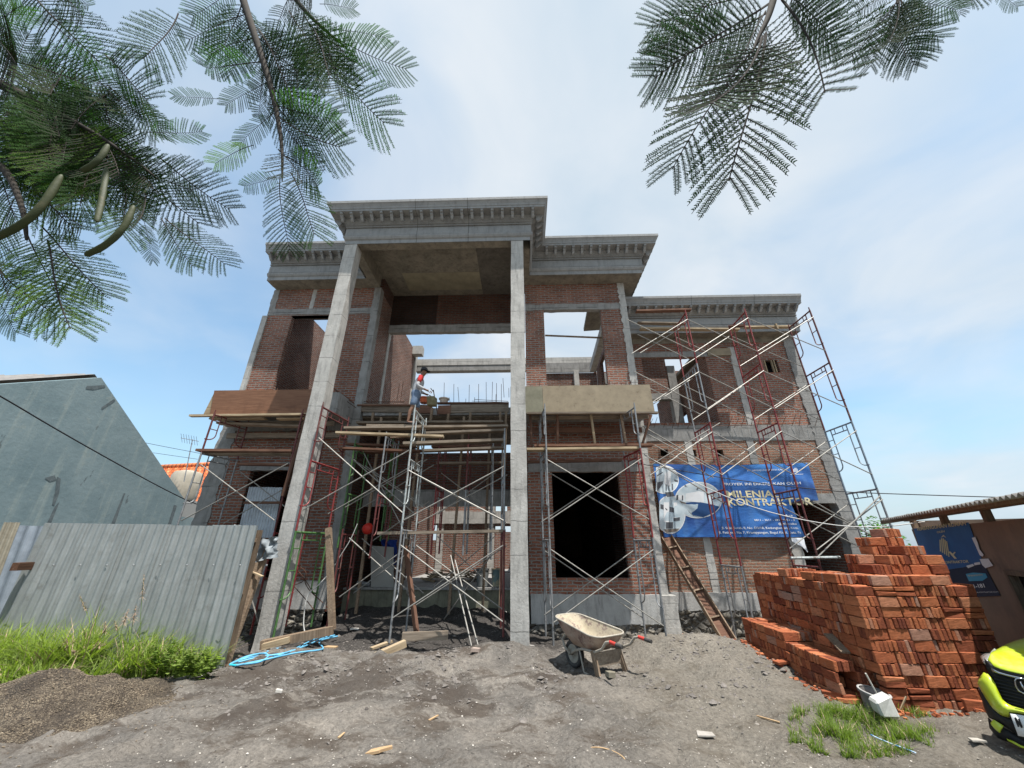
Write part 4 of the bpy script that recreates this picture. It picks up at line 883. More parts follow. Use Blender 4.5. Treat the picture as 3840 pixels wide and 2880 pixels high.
# ---------------------------------------------------------------- worker on the planks
def skin(name,verts,edges,radii,mat,parent,sub=2,root=0):
    me=bpy.data.meshes.new(name); me.from_pydata([tuple(v) for v in verts],edges,[]); o=bpy.data.objects.new(name,me); COL.objects.link(o)
    md=o.modifiers.new('s','SKIN'); md.use_smooth_shade=True
    for i,r in enumerate(radii): me.skin_vertices[0].data[i].radius=(r,r) if not isinstance(r,tuple) else r
    me.skin_vertices[0].data[root].use_root=True
    if sub: o.modifiers.new('u','SUBSURF').levels=sub
    dg=bpy.context.evaluated_depsgraph_get(); dg.update(); ev=o.evaluated_get(dg); nm=bpy.data.meshes.new_from_object(ev); bpy.data.objects.remove(o)
    nm.materials.clear(); nm.materials.append(mat); nm.polygons.foreach_set('use_smooth',[True]*len(nm.polygons)); nm.name=name
    return linkmesh(name,nm,parent)
SKIN=simple('brown_skin',(.16,.085,.055),(.21,.115,.075),20,.6,.05); SHIRT=simple('grey_shirt',(.32,.33,.35),(.42,.43,.45),9,.9,.3,15); REDC=simple('red_cloth',(.50,.03,.03),(.42,.025,.03),9,.85,.2,15); DENIM=simple('faded_denim',(.075,.12,.20),(.15,.20,.28),14,.9,.3); CAP=simple('black_cap',(.02,.02,.024),(.035,.035,.04),12,.7,.1); HAIR=flat('black_hair',(.012,.01,.009))
fp=P(1548,1594,8.72); fp.z=4.405
man=empty('person',fp,'worker in grey shirt with red sleeves, denim shorts and dark cap standing on the planks','person')
# body frame: f = facing, s = his left side
ang=rad(18); f_=Vector((math.cos(ang),math.sin(ang),0)); s_=Vector((-f_.y,f_.x,0)); U=Vector((0,0,1))
def B(f,s,u): return f_*f+s_*s+U*u
bp={}
bv=[];be=[];br=[]
def bn(key,pos,r,link=None):
    bp[key]=len(bv); bv.append(pos); br.append(r)
    if link: be.append((bp[link],bp[key]))
bn('pel',B(0,0,.80),(.115,.10)); bn('wai',B(.0,0,.95),(.10,.085),'pel'); bn('che',B(.05,0,1.15),(.125,.10),'wai'); bn('nk0',B(.085,0,1.29),(.06,.055),'che'); bn('nk',B(.11,0,1.35),.045,'nk0'); bn('hd',B(.135,0,1.43),(.075,.085),'nk'); bn('hd2',B(.145,0,1.50),(.07,.08),'hd')
for sd,nm,kn,an in ((1,'l',B(.06,.10,.42),B(.03,.11,.08)),(-1,'r',B(-.06,-.10,.41),B(-.12,-.11,.08))):
    bn('hip'+nm,B(0,.085*sd,.74),.085,'pel'); bn('kn'+nm,kn,.052,'hip'+nm); bn('cf'+nm,(kn+an)/2+B(-.015,0,.06),.05,'kn'+nm); bn('an'+nm,an,.032,'cf'+nm)
    bn('he'+nm,an+B(-.02,0,-.045),.033,'an'+nm); bn('ft'+nm,an+B(.09,.01*sd,-.055),.032,'he'+nm); bn('to'+nm,an+B(.16,.02*sd,-.062),.02,'ft'+nm)
for sd,nm,el,wr in ((-1,'r',B(.0,-.215,.965),B(.24,-.17,.885)),(1,'l',B(.05,.22,1.0),B(.25,.16,.90))):
    bn('sh'+nm,B(.07,.155*sd,1.245),.055,'che'); bn('el'+nm,el,.038,'sh'+nm); bn('wr'+nm,wr,.024,'el'+nm); bn('pa'+nm,wr+B(.055,0,-.012),(.034,.018),'wr'+nm)
body=skin('body',bv,be,br,SKIN,man)
# fingers curled on the trowel handle
for sd,nm in ((-1,'r'),(1,'l')):
    w0=bv[bp['pa'+nm]]
    for k in range(4):
        q=w0+B(.03,.022-.0145*k,.002-.003*k); ln=(.036,.041,.039,.031)[k]
        vs=[q,q+B(ln*.9,0,-.012),q+B(ln*1.1,0,-.042),q+B(ln*.55,0,-.058)]
        skin('finger',vs,[(0,1),(1,2),(2,3)],[.0085,.008,.0075,.006],SKIN,body,1)
    q=w0+B(-.01,.028*(-sd),.0); skin('thumb',[q,q+B(.03,.016*-sd,-.016),q+B(.05,.006*-sd,-.036)],[(0,1),(1,2)],[.0105,.009,.007],SKIN,body,1)
# shirt, collar, sleeves
sv=[B(0,0,.70),B(.005,0,.95),B(.052,0,1.15),B(.08,0,1.27)]; skin('shirt',sv,[(0,1),(1,2),(2,3)],[(.15,.13),(.145,.13),(.165,.145),(.11,.09)],SHIRT,man)
skin('collar',[B(.085,0,1.285),B(.112,0,1.345)],[(0,1)],[(.072,.068),(.058,.06)],REDC,man)
for nm in 'rl':
    a,b_,c=bv[bp['sh'+nm]],bv[bp['el'+nm]],bv[bp['wr'+nm]]; a0=bv[bp['che']]*.35+a*.65
    skin('red_sleeve',[a0+U*.06,a,a*.35+b_*.65],[(0,1),(1,2)],[.07,.068,.058],REDC,man)
    skin('grey_sleeve',[a*.4+b_*.6,b_,b_*.25+c*.75],[(0,1),(1,2)],[.052,.05,.038],SHIRT,man)
pv=[B(0,0,.93),B(0,0,.78)];pe=[(0,1)];pr=[(.15,.13),(.145,.13)]
for nm in 'lr':
    h,k=bv[bp['hip'+nm]],bv[bp['kn'+nm]]; i=len(pv); pv+=[h,h*.45+k*.55,k+U*.04]; pe+=[(1,i),(i,i+1),(i+1,i+2)]; pr+=[.105,.095,.092]
skin('shorts',pv,pe,pr,DENIM,man)
for nm in 'lr':
    a=bv[bp['an'+nm]]; mb=MB(); mb.hexa([a+B(-.07,-.04,-.083),a+B(.19,-.045,-.083),a+B(.19,.045,-.083),a+B(-.07,.04,-.083),a+B(-.07,-.04,-.066),a+B(.19,-.045,-.066),a+B(.19,.045,-.066),a+B(-.07,.04,-.066)]); mb.build('sandal',CAP,man,off=(0,0,0))
hc=bv[bp['hd']]
mb=MB(); pr_=[(.0,.135),(.045,.13),(.078,.105),(.093,.065),(.096,.03)]; mb.lathe(pr_,18); mb.xform(Matrix.Translation(bv[bp['hd']]+B(.003,0,.025))); 
cp=mb.build('cap',CAP,man,smooth=True,off=(0,0,0))
mb=MB(); c=hc+B(.0,0,.062); n=9; V=[c+f_*(.085)*math.cos(a)+s_*.085*math.sin(a) for a in [(-1.2+2.4*i/n) for i in range(n+1)]]; V2=[v+f_*.075*math.cos((-1.2+2.4*i/n))+U*-.018 for i,v in enumerate(V)]
mb.add(V+V2,[(i,i+1,n+2+i,n+1+i) for i in range(n)]); mb.add([v+U*.008 for v in V+V2],[(i,i+1,n+2+i,n+1+i) for i in range(n)]); mb.build('visor',CAP,cp,off=(0,0,0),smooth=True)
skin('nose',[hc+B(.072,0,.03),hc+B(.098,0,.0)],[(0,1)],[.010,.015],SKIN,body,1)
skin('mouth',[hc+B(.078,-.02,-.032),hc+B(.084,0,-.033),hc+B(.078,.02,-.032)],[(0,1),(1,2)],[.006,.008,.006],simple('lips',(.16,.06,.05),None,9,.6,0),body,1)
for sd in (-1,1):
    skin('ear',[hc+B(-.005,.078*sd,.03),hc+B(-.012,.085*sd,-.005)],[(0,1)],[(.012,.02),(.01,.015)],SKIN,body,1)
    skin('eye',[hc+B(.072,.03*sd,.036),hc+B(.073,.031*sd,.037)],[(0,1)],[.008,.008],HAIR,body,1)
skin('hair',[hc+B(-.03,0,.05),hc+B(-.055,0,.0)],[(0,1)],[(.075,.07),(.05,.06)],HAIR,man,2)
# trowel box held by a hooked handle, basins on the slab
hp=P(1620,1505,9.0)
tb_=empty('mortar_box',hp,'tilted mossy mortar box beside the worker on the slab edge','mortar box')
mb=MB(); mb.hexa([hp+Vector(q) for q in ((-.10,-.09,-.12),(.10,-.09,-.12),(.12,.10,-.12),(-.08,.10,-.12),(-.12,-.12,.10),(.07,-.12,.10),(.10,.12,.12),(-.10,.12,.12))]); mb.build('box',simple('mossy_box',(.14,.13,.07),(.22,.2,.13),12,.9,.3),tb_)
mb=MB(); mb.tube([hp+Vector((.06,0,.1)),hp+Vector((.02,0,.26)),hp+Vector((-.06,-.02,.36))],.012,6); mb.build('handle',WOODZ,tb_)
single(P(1625,1462,9.3),P(1642,1560,9.2),'rusty steel bar leaning on the slab edge by the mortar box',None,STEELR,.012,'steel_bar','bar')
def pail(name,p,r0,r1,h,mat,label,cat='bucket',rimmat=None,handle=False,inner=None):
    e=empty(name,p,label,cat); mb=MB(); mb.lathe([(0,0),(r0,0),(r0+(r1-r0)*.5,h*.5),(r1,h),(r1+.012,h),(r1+.012,h-.02),(r1+.004,h-.025)],18); mb.lathe([(r1-.006,h),(r0-.004,.02),(0,.02)],18)
    mb.build('body',mat,e,off=(0,0,0),smooth=True,auto=40)
    mb=MB(); mb.lathe([(r1+.004,h-.004),(r1+.016,h+.002),(r1+.014,h+.012),(r1-.004,h+.010)],18); mb.build('rim',rimmat or mat,e,off=(0,0,0),smooth=True)
    if handle:
        mb=MB(); mb.tube([(math.cos(a)*(r1+.012),-.06*math.sin(a)-.0,h-.03-.22*h*math.sin(a)*3.2) for a in [math.pi*i/12 for i in range(13)]],.004,5); mb.build('handle',GALV,e,off=(0,0,0))
    return e
p=P(1664,1513,9.95); pail('basin',p,.10,.135,.135,simple('cream_plastic',(.55,.47,.40),(.45,.38,.32),7,.6,.1),'cream plastic bowl standing on the slab edge','bowl')
p=P(1590,1512,10.1); pail('basin',p,.11,.15,.15,simple('orange_plastic',(.55,.13,.05),(.45,.1,.04),7,.5,.1),'orange bucket behind the worker on the slab','bucket')
# ---------------------------------------------------------------- things in the porch
bw=P(1810,2222,10.9); bw.z=FL+.05
pail('bucket',bw+Vector((-.02,0,0)),.14,.165,.40,simple('grey_bucket',(.13,.14,.14),(.19,.2,.2),8,.6,.1),'grey plastic bucket on the porch floor edge','bucket',handle=True)
pail('paint_can',bw+Vector((.36,.03,0)),.125,.14,.40,simple('worn_label_can',(.10,.16,.17),(.33,.31,.22),4,.5,.1,stops=(.45,.55)),'paint can with pale lid beside the grey bucket','paint can',WOODL,handle=True)
mb=MB(); a,b_,c,d=[P(x,y,Y) for x,y,Y in ((1391,2204,10.66),(1476,2206,10.66),(1476,2052,10.9),(1391,2046,10.9))]
mb.hexa([a,b_,b_+Vector((0,.02,0)),a+Vector((0,.02,0)),d,c,c+Vector((0,.02,0)),d+Vector((0,.02,0))]); tag(mb.build('cement_board',simple('cement_board_grey',(.34,.335,.31),(.29,.285,.265),3,.8,.1),fixn=False),'plain grey cement board leaning at the porch entrance','board')
def cloth(name,pts,Y,mat,label,cat,dep=.12,nu=10,nv=8,seed=1):
    """draped sheet between four pixel corners, with folds"""
    tl,tr_,br_,bl=[P(*q,Y) for q in pts]; mb=MB(); V=[]
    for j in range(nv+1):
        for i in range(nu+1):
            u,v=i/nu,j/nv; q=(tl*(1-u)+tr_*u)*(1-v)+(bl*(1-u)+br_*u)*v
            n_=mnoise.fractal(Vector((u*3+seed,v*2.2,seed)),1,2,3); V.append(q+Vector((.03*n_,dep*n_-dep*.4*math.sin(math.pi*u),.05*mnoise.noise(Vector((u*4,v*4,seed+5))))))
    mb.add(V,[(j*(nu+1)+i,j*(nu+1)+i+1,(j+1)*(nu+1)+i+1,(j+1)*(nu+1)+i) for j in range(nv) for i in range(nu)])
    return tag(mb.build(name,mat,smooth=True,fixn=False),label,cat)
cloth('tarpaulin',[(1424,2022),(1490,2025),(1488,2120),(1470,2110)],11.15,simple('blue_tarp',(.012,.035,.20),(.02,.06,.30),7,.5,.3),'crumpled blue tarpaulin behind the leaning cement board','tarpaulin',.3,14,10,3)
hb=P(1380,1983,9.6); mb=MB(); mb.lathe([(0,-.13),(.06,-.12),(.12,-.07),(.14,0),(.12,.07),(.06,.12),(.02,.135)],18,hb); mb2=mb
tag(mb.build('safety_helmet',simple('red_shell',(.50,.03,.02),None,5,.4,0),smooth=True),'round red helmet hanging on the green scaffold leg','helmet')
single(P(1340,2185,10.7),P(1388,2193,10.7),'grey plastic pipe end on the porch floor',None,simple('grey_pvc',(.2,.21,.22),None,5,.5,0),.05,'plastic_pipe','pipe')
# offcuts of wood drying in the sun behind the hall
for k in range(46):
    c=Vector((R.uniform(-3.05,-1.35),R.uniform(12.6,13.8),FL+.03)); c.z+=.34*max(0,1-abs((c.x+2.25)/.85)**2)*R.uniform(.25,1)
    a=R.uniform(-.5,.5)+(0 if R.random()<.75 else 1.3); t_=R.uniform(-.28,.28); ln=R.uniform(.25,.62); d=Vector((math.cos(a)*math.cos(t_),math.sin(a)*math.cos(t_)*.6,math.sin(t_)))
    o=plankobj('wood_offcut',c-d*ln/2,c+d*ln/2,R.choice((.05,.08,.16,.10)),R.uniform(.015,.035),WOODL if R.random()<.8 else WOOD,'pale wood offcut thrown on the sunlit heap behind the porch hall','offcut','wood offcuts heaped behind the porch hall')
# ---------------------------------------------------------------- cloth on the fence post, loose posts beside the fence
plankobj('fence_stake',P(848,2498,7.02),P(962,2110,7.25),.09,.07,WOODZ,'split brown stake at the end of the corrugated fence','stake',upv=(0,1,0))
plankobj('fence_stake',P(872,2420,7.1),P(1010,2040,7.35),.08,.07,WOODZ,'taller brown stake under the torn grey sack','stake',upv=(0,1,0))
plankobj('fence_batten',P(930,2138,7.2),P(985,2162,7.15),.05,.02,WOODL,'splintered pale batten nailed to the split stake','batten')
cloth('torn_sack',[(985,2020),(1042,2012),(1040,2090),(955,2110)],7.3,simple('grey_sack',(.30,.33,.35),(.20,.23,.25),14,.8,.4),'torn grey sack hanging on the stake beside the tall column','sack',.16,14,12,8)
# ---------------------------------------------------------------- blue hose, wire, offcuts on the soil
BLUE=simple('light_blue_hose',(.10,.36,.58),(.16,.46,.68),9,.45,0)
def zq(x,y): return 850+x/2.765,1950+y/2.765
hz=[[(30,1500),(180,1420),(330,1385),(420,1385),(435,1420),(350,1475),(180,1500),(60,1505)],[(40,1490),(240,1420),(430,1410),(640,1375),(780,1320),(800,1290),(740,1320),(600,1390),(330,1420),(120,1475)],[(420,1365),(520,1330),(610,1335),(615,1375),(560,1400),(480,1405)],[(100,1510),(350,1460),(560,1410),(760,1370),(1000,1345),(1000,1320),(945,1265),(1010,1235),(1150,1205)],[(560,1390),(760,1330),(900,1270),(1010,1220),(1120,1195)],[(800,1290),(880,1250),(960,1215),(1070,1195)],[(60,1480),(260,1400),(410,1380)]]
e=empty('garden_hose',G(*zq(500,1400),.03),'light blue garden hose in loose coils at the foot of the left column','hose')
for ln in hz:
    pts=[]
    for q in ln:
        g_=G(*zq(*q),.03); g_=G(*zq(*q),gz(g_.x,g_.y)+.035+R.uniform(0,.025)); pts.append(g_)
    # smooth
    for _ in range(2):
        pts=[pts[0]]+[x for a,b_ in zip(pts,pts[1:]) for x in (a*.75+b_*.25,a*.25+b_*.75)]+[pts[-1]]
    mb=MB(); mb.tube(pts,.0135,6); mb.build('hose_loop',BLUE,e,smooth=True)
def wire(name,pts,r,mat,label,cat,sm=3):
    pts=[Vector(p) for p in pts]
    for _ in range(sm): pts=[pts[0]]+[x for a,b_ in zip(pts,pts[1:]) for x in (a*.75+b_*.25,a*.25+b_*.75)]+[pts[-1]]
    mb=MB(); mb.tube(pts,r,6); return tag(mb.build(name,mat,smooth=True),label,cat)
WCAB=flat('white_cable_skin',(.6,.6,.58)); BCAB=flat('black_cable_skin',(.015,.015,.018))
wire('white_cable',[P(*zq(x,y),8.3) for x,y in ((1060,560),(940,690),(860,740),(815,850),(800,1000),(795,1090),(810,1170))],.011,WCAB,'white cable hanging down inside the green frame','cable')
wire('white_cable',[P(*zq(x,y),8.9) for x,y in ((1355,40),(1290,200),(1180,370),(1120,470))],.008,WCAB,'thin white cable between the brick pier and the maroon frame','cable')
for k,q in enumerate([[(720,460),(840,540),(800,640),(700,675)],[(735,520),(830,640),(900,770),(1000,860)],[(700,690),(800,800),(905,930)],[(800,600),(830,700),(930,800)]]): wire('loop_wire',[P(*zq(x,y),8.7) for x,y in q],.008,STEELR,['curled rusty wire on the brick behind the green frame','long bent rusty wire behind the green frame','lower rusty wire behind the green frame','short rusty wire behind the green frame'][k],'wire')
# ---------------------------------------------------------------- overhead cables
wire('power_cable',[P(-60,1455,5.5),P(0,1484,5.8),P(229,1621,7),P(542,1796,9),P(690,1872,10.3),P(752,1896,10.8)],.012,BCAB,'thick black cable sagging across the grey gable wall','cable',2)
wire('power_cable',[P(80,1435,10),P(210,1524,10.6),P(337,1597,11.5),P(450,1640,12),P(560,1664,12.5),P(760,1702,13)],.008,BCAB,'thin cable crossing above the grey gable wall','cable',2)
wire('power_cable',[P(575,1698,13),P(741,1722,13)],.007,BCAB,'thinnest cable below the antenna','cable',0)
wire('power_cable',[P(2380,1736,9.5),P(2570,1768,9.3),P(2787,1805,9),P(3126,1843,8.8),P(3311,1851,8.6),P(3840,1868,8.2),P(4000,1872,8)],.010,BCAB,'black cable sagging across the banner to the right','cable',2)
wire('rope',[P(2417,1707,9.3),P(2638,1826,9.15),P(2855,1917,9.1),P(3126,1973,8.9),P(3311,1978,8.5),P(3468,1956,8.2)],.010,WCAB,'pale rope sagging from the house corner to the shed','rope',2)
wire('lintel_wire',[P(1975,1771,9.6),P(2100,1766,9.6),P(2250,1740,9.6),P(2330,1735,9.6)],.007,GALV,'thin wire looped over the dark window lintel','wire',2)
# ---------------------------------------------------------------- wheelbarrow
TRAY=simple('crusted_tray',(.46,.40,.29),(.33,.285,.22),7,.85,.4,c3=(.21,.16,.14),s3=(.52,.6),sc3=9); TRAYO=simple('crusted_tray_outside',(.30,.20,.16),(.38,.31,.25),8,.85,.4,c3=(.16,.10,.085),s3=(.5,.62),sc3=6); MUD=simple('mortar_caked_steel',(.40,.37,.31),(.29,.26,.22),14,.85,.3); RUB=simple('dusty_rubber',(.035,.034,.033),(.09,.085,.08),12,.9,.2); GRIP=simple('red_grip',(.48,.05,.04),None,6,.6,0)
w0=G(2156,2474,.03); w0.z=gz(w0.x,w0.y)
ax=Vector((.56,-.83,0)).normalized(); ly=Vector((.83,.56,0)).normalized()
wb_=empty('wheelbarrow',w0,'mortar crusted wheelbarrow with wooden legs parked on the soil','wheelbarrow')
def Q(x,y,z): return w0+ax*x+ly*y+U*z
def ring(x0,x1,y0,y1,z0,z1,rc,n=5):
    pts=[]
    for cx,cy,a0 in ((x1-rc,y1-rc,0),(x0+rc,y1*.82-rc,90),(x0+rc,-y1*.82+rc,180),(x1-rc,-y1+rc,270)):
        for i in range(n+1):
            a=rad(a0+90*i/n); x=cx+rc*math.cos(a); y=cy+rc*math.sin(a); t_=(x-x0)/(x1-x0); pts.append((x,y,z0+(z1-z0)*t_))
    return pts
rim=ring(-.20,.86,0,.335,.70,.56,.16); mid=ring(-.08,.80,0,.29,.52,.46,.15); bot=ring(.10,.66,0,.21,.36,.35,.12)
n=len(rim)
for nm,mt,rr in (('tray',TRAYO,(rim,mid,bot)),('tray_inside',TRAY,tuple([(x*.985+.005,y*.98,z+.006) for x,y,z in q] for q in (rim,mid,bot)))):
    mb=MB(); V=[Q(*p) for q in rr for p in q]; F=[(k*n+i,k*n+(i+1)%n,(k+1)*n+(i+1)%n,(k+1)*n+i) for k in range(2) for i in range(n)]+[tuple(2*n+i for i in range(n))]
    mb.add(V,F); o=mb.build(nm,mt,wb_,smooth=True,fixn=False,auto=60)
mb=MB(); mb.tube([Q(*p) for p in rim+rim[:2]],.014,6); mb.build('tray_rim',MUD,wb_,smooth=True)
wh=empty('wheel',(0,0,.19)); wh.parent=wb_
def wheelmesh(r,wd,part):
    mb=MB()
    if part=='tyre': prof=[(r*.66,-wd*.32),(r*.8,-wd*.5),(r*.94,-wd*.44),(r,-wd*.15),(r,wd*.15),(r*.94,wd*.44),(r*.8,wd*.5),(r*.66,wd*.32)]
    else: prof=[(.02,-wd*.45),(.035,-wd*.45),(.045,-wd*.15),(r*.45,-wd*.1),(r*.62,-wd*.34),(r*.67,-wd*.34),(r*.67,wd*.34),(r*.62,wd*.34),(r*.45,wd*.1),(.045,wd*.15),(.035,wd*.45),(.02,wd*.45)]
    mb.lathe(prof,24); Mx=Matrix((ax,U,ly)).transposed().to_4x4() if False else Matrix(((ax.x,0,ly.x,0),(ax.y,0,ly.y,0),(0,1,0,0),(0,0,0,1))); mb.xform(Mx); return mb
wheelmesh(.19,.10,'tyre').build('tyre',RUB,wh,smooth=True,off=(0,0,0)); wheelmesh(.19,.10,'rim').build('rim',MUD,wh,smooth=True,off=(0,0,0))
for s in (-1,1):
    pts=[Q(0,.07*s,.19),Q(.16,.10*s,.27),Q(.40,.19*s,.34),Q(.75,.26*s,.37),Q(.93,.285*s,.44),Q(1.02,.29*s,.535),Q(1.10,.29*s,.555),Q(1.15,.29*s,.55)]
    mb=MB(); mb.tube(pts,.019,7); h=mb.build('handle',MUD,wb_,smooth=True)
    mb=MB(); mb.tube([Q(1.10,.29*s,.555),Q(1.21,.29*s,.545)],.024,8); mb.build('red_sleeve',GRIP,h,smooth=True,auto=50,off=w0)
    mb=MB(); mb.tube([Q(1.21,.29*s,.545),Q(1.32,.29*s,.535)],.026,8); mb.build('grip',RUB,h,smooth=True,auto=50,off=w0)
    mb=MB(); mb.beam(Q(.70,.25*s,.38),Q(.83,.275*s,.0),.055,.06,(0,0,1)); mb.build('leg',WOODZ,wb_)
    mb=MB(); mb.tube([Q(.30,.16*s,.33),Q(.42,.19*s,.05),Q(.70,.24*s,.06)],.014,6); mb.build('strut',MUD,wb_,smooth=True)
mb=MB(); mb.beam(Q(.745,-.27,.27),Q(.745,.27,.27),.03,.17); mb.build('cross_board',WOOD,wb_)
mb=MB(); pts=[Q(.02,.11*math.cos(a)+0,.30) for a in (0,)]; mb.tube([Q(.0,-.09,.19),Q(-.12,-.10,.27),Q(-.19,-.08,.36),Q(-.22,0,.39),Q(-.19,.08,.36),Q(-.12,.10,.27),Q(0,.09,.19)],.02,7); mb.build('nose_hoop',MUD,wb_,smooth=True)
# ---------------------------------------------------------------- stacked bricks
def claymat():
    m,t,b=nt('fired_clay'); v=objvec(t); ge=N(t,'ShaderNodeNewGeometry'); oi=N(t,'ShaderNodeObjectInfo')
    r=math_(t,'FRACT',math_(t,'ADD',math_(t,'MULTIPLY',ge.outputs['Random Per Island'],7.3),math_(t,'MULTIPLY',oi.outputs['Random'],5.1)))
    c=ramp(t,r,[(0.,(.17,.052,.032)),(.3,(.29,.09,.045)),(.65,(.40,.13,.058)),(.88,(.46,.18,.088)),(1.,(.33,.21,.165))])
    st=maps(t,v,(8,8,30)); f=noi(t,st,1.6,5,.7); c=mix(t,1.,c,ramp(t,f,[(.3,.55),(.5,.95),(.75,1.22)]),'MULTIPLY')
    g=noi(t,v,5,5,.7); c=mix(t,ramp(t,g,[(.58,0.),(.70,.45)]),c,(.30,.19,.14))
    L(t,c,b.inputs['Base Color']); val(b,'Roughness',.93); val(b,'Specular IOR Level',.12); bump(t,b,math_(t,'ADD',f,noi(t,v,70,4,.7)),.55,.012); return m
CLAY=claymat()
BL,BW,BH=.225,.105,.046
BV=[]
for k in range(6):
    rr=random.Random(k+40); c=[]
    for sx in (-1,1):
        for sy in (-1,1):
            for sz in (-1,1): c.append(Vector((sx*BL/2,sy*BH/2,sz*BW/2))+Vector([rr.uniform(-.006,.006) for _ in range(3)]))
    mb=MB(); mb.hexa([c[0],c[4],c[6],c[2],c[1],c[5],c[7],c[3]]); o=mb.build('brick',CLAY,bevel=.005); BV.append(o.data); bpy.data.objects.remove(o)
bricks=[]
def put(x,y,z,rz,lay=0):
    """lay 0: on edge; 1: flat"""
    M=Matrix.Translation((x,y,z))@Matrix.Rotation(rz+R.uniform(-.035,.035),4,'Z')@Matrix.Rotation(R.uniform(-.02,.02),4,'X')
    if lay: M=M@Matrix.Rotation(math.pi/2,4,'X')
    M.translation+=Vector((R.uniform(-.006,.006),R.uniform(-.006,.006),R.uniform(-.003,.003))); bricks.append((M,R.randrange(6)))
def pack(cx,cy,z,head,outer,full=False,flatp=.10):
    """23 cm pack; head: which way the bricks run ('x' or 'y'); outer: face looking out"""
    s=.235
    if R.random()<flatp and not full:
        for k in range(2):
            if outer=='f': put(cx,cy-s/2+.05,z-.028+.054*k,0,1)
            else: put(cx-s/2+.05,cy,z-.028+.054*k,math.pi/2,1)
        return
    n=5
    for k in range(n):
        o=-s/2+s*(k+.5)/n
        if head=='y': put(cx+o,cy,z,math.pi/2)
        else:
            if not full and ((outer=='f' and k>0) ) and cx>4.3: continue
            put(cx,cy+o,z,0)
    if head=='y' and outer=='l' and not full: pass
CH=.112; SS=.24
def colstack(cx,cy,z0,n,outer):
    for k in range(n):
        head='y' if R.random()<.55 else 'x'
        top=k>=n-1
        j=R.uniform(-.010,.010)
        if outer=='l' and head=='y' and not top:
            put(cx-.095+j,cy,z0+CH*(k+.5),math.pi/2)
        elif outer=='l' and head=='x' and not top:
            for q in range(5): put(cx+j,cy-.118+.236*(q+.5)/5,z0+CH*(k+.5),0)
        else: pack(cx+(j if outer=='l' else 0),cy+(j if outer=='f' else 0),z0+CH*(k+.5),head,outer,top)
z0=-.10
# front face and the terraces set back above it
for i in range(6):
    x=4.14+i*SS
    colstack(x,5.42,z0,[12,13,13,13,13,12][i],'f')
    for k in range([0,0,1,2,3,2][i]): pack(x+.03,5.66,z0+CH*(13.5+k),'y' if R.random()<.6 else 'x','f',True)
    pack(x,5.66,z0+CH*12.5,'y','f',True)
for i in range(6):
    x=4.2+i*SS
    for k in range([0,0,2,4,5,3][i]): 
        if k<3 or i in(3,4): pack(x,5.9,z0+CH*(13.5+k),'y' if R.random()<.5 else 'x','f',True)
# left face with small steps
for j in range(10):
    y=5.66+j*SS; xo=4.14+[0,0,.02,.10,.12,.12,.20,.22,.24,.26][j]
    n=[12,12,13,12,12,13,12,12,12,12][j]
    colstack(xo,y,z0,n,'l'); pack(xo+SS,y,z0+CH*(n-.5),'y','l',True)
    if j in (1,): pack(xo+.05,y,z0+CH*(n+.5),'x','l',True)
for i in range(3): colstack(5.58,5.66+i*SS,z0,[12,13,12][i],'f')
# low stack in front
for j in range(9):
    y=5.66+j*.245; xo=3.80+.012*j; zg=-.13
    n=[5,5,5,5,6,6,6,6,6][j]
    colstack(xo,y,zg,n,'l')
    if j<1: colstack(xo+SS,y,zg,4,'f')
    if j>3: colstack(xo+.22,y,zg,[0,0,0,0,6,6,6,5,6][j],'l')
cx=CAMP
bricks.sort(key=lambda b:(b[0].translation-CAMP).length)
core=MB(); core.box(4.29,5.5,5.58,8.0,z0,z0+CH*11.6); 
rest=MB()
NB=0
front=[b for b in bricks if b[0].translation.y<5.7 and b[0].translation.x>4.0]
others=[b for b in bricks if not(b[0].translation.y<5.7 and b[0].translation.x>4.0)]
pick=(front+others)[:292]; left=(front+others)[292:]
for M,k in pick:
    o=linkmesh('brick',BV[k]); o.matrix_world=M
    tall=M.translation.x>4.0 and not(M.translation.x<4.02)
    tag(o,'orange red clay brick stacked in the tall pile beside the lime green car' if tall else 'dark red clay brick stacked in the low pile in front of the tall one','brick','clay bricks in the tall pile' if tall else 'clay bricks in the low pile')
for M,k in left:
    me=BV[k]; rest.add([M@v.co for v in me.vertices],[tuple(p.vertices) for p in me.polygons])
rest.add(core.v,core.f)
tag(rest.build('brick_pile',CLAY,fixn=False),'remaining clay bricks on the shaded side of the tall and low piles','bricks','clay bricks in the tall pile','stuff')
def lone(px,py,rz,lay,lab,z=None):
    g_=G(px,py,0); g_.z=gz(g_.x,g_.y)+(.05 if not lay else .024)
    o=linkmesh('brick',BV[R.randrange(6)]); o.matrix_world=Matrix.Translation(g_)@Matrix.Rotation(rz,4,'Z')@(Matrix.Rotation(math.pi/2,4,'X') if lay else Matrix.Identity(4)); tag(o,lab,'brick')
lone(3688,2702,-.35,0,'single brick lying on the soil under the car bumper corner')
lone(3135,2632,-.5,1,'loose brick lying flat on the sand at the near foot of the low pile'); lone(3185,2644,-.3,1,'loose brick lying flat beside the cement bucket')
lone(2905,2505,-.9,1,'loose brick at the far foot of the low pile'); lone(2945,2540,.3,1,'chipped loose brick half way along the foot of the low pile')
plankobj('board_end',P(3105,2378,5.95),P(3172,2448,5.6),.10,.02,WOODZ,'small brown board leaning on top of the low brick pile','board')
plankobj('board_end',P(2800,2332,7.75),P(2848,2336,7.55),.12,.03,WOODL,'yellowish board end on the far corner of the low brick pile','board')
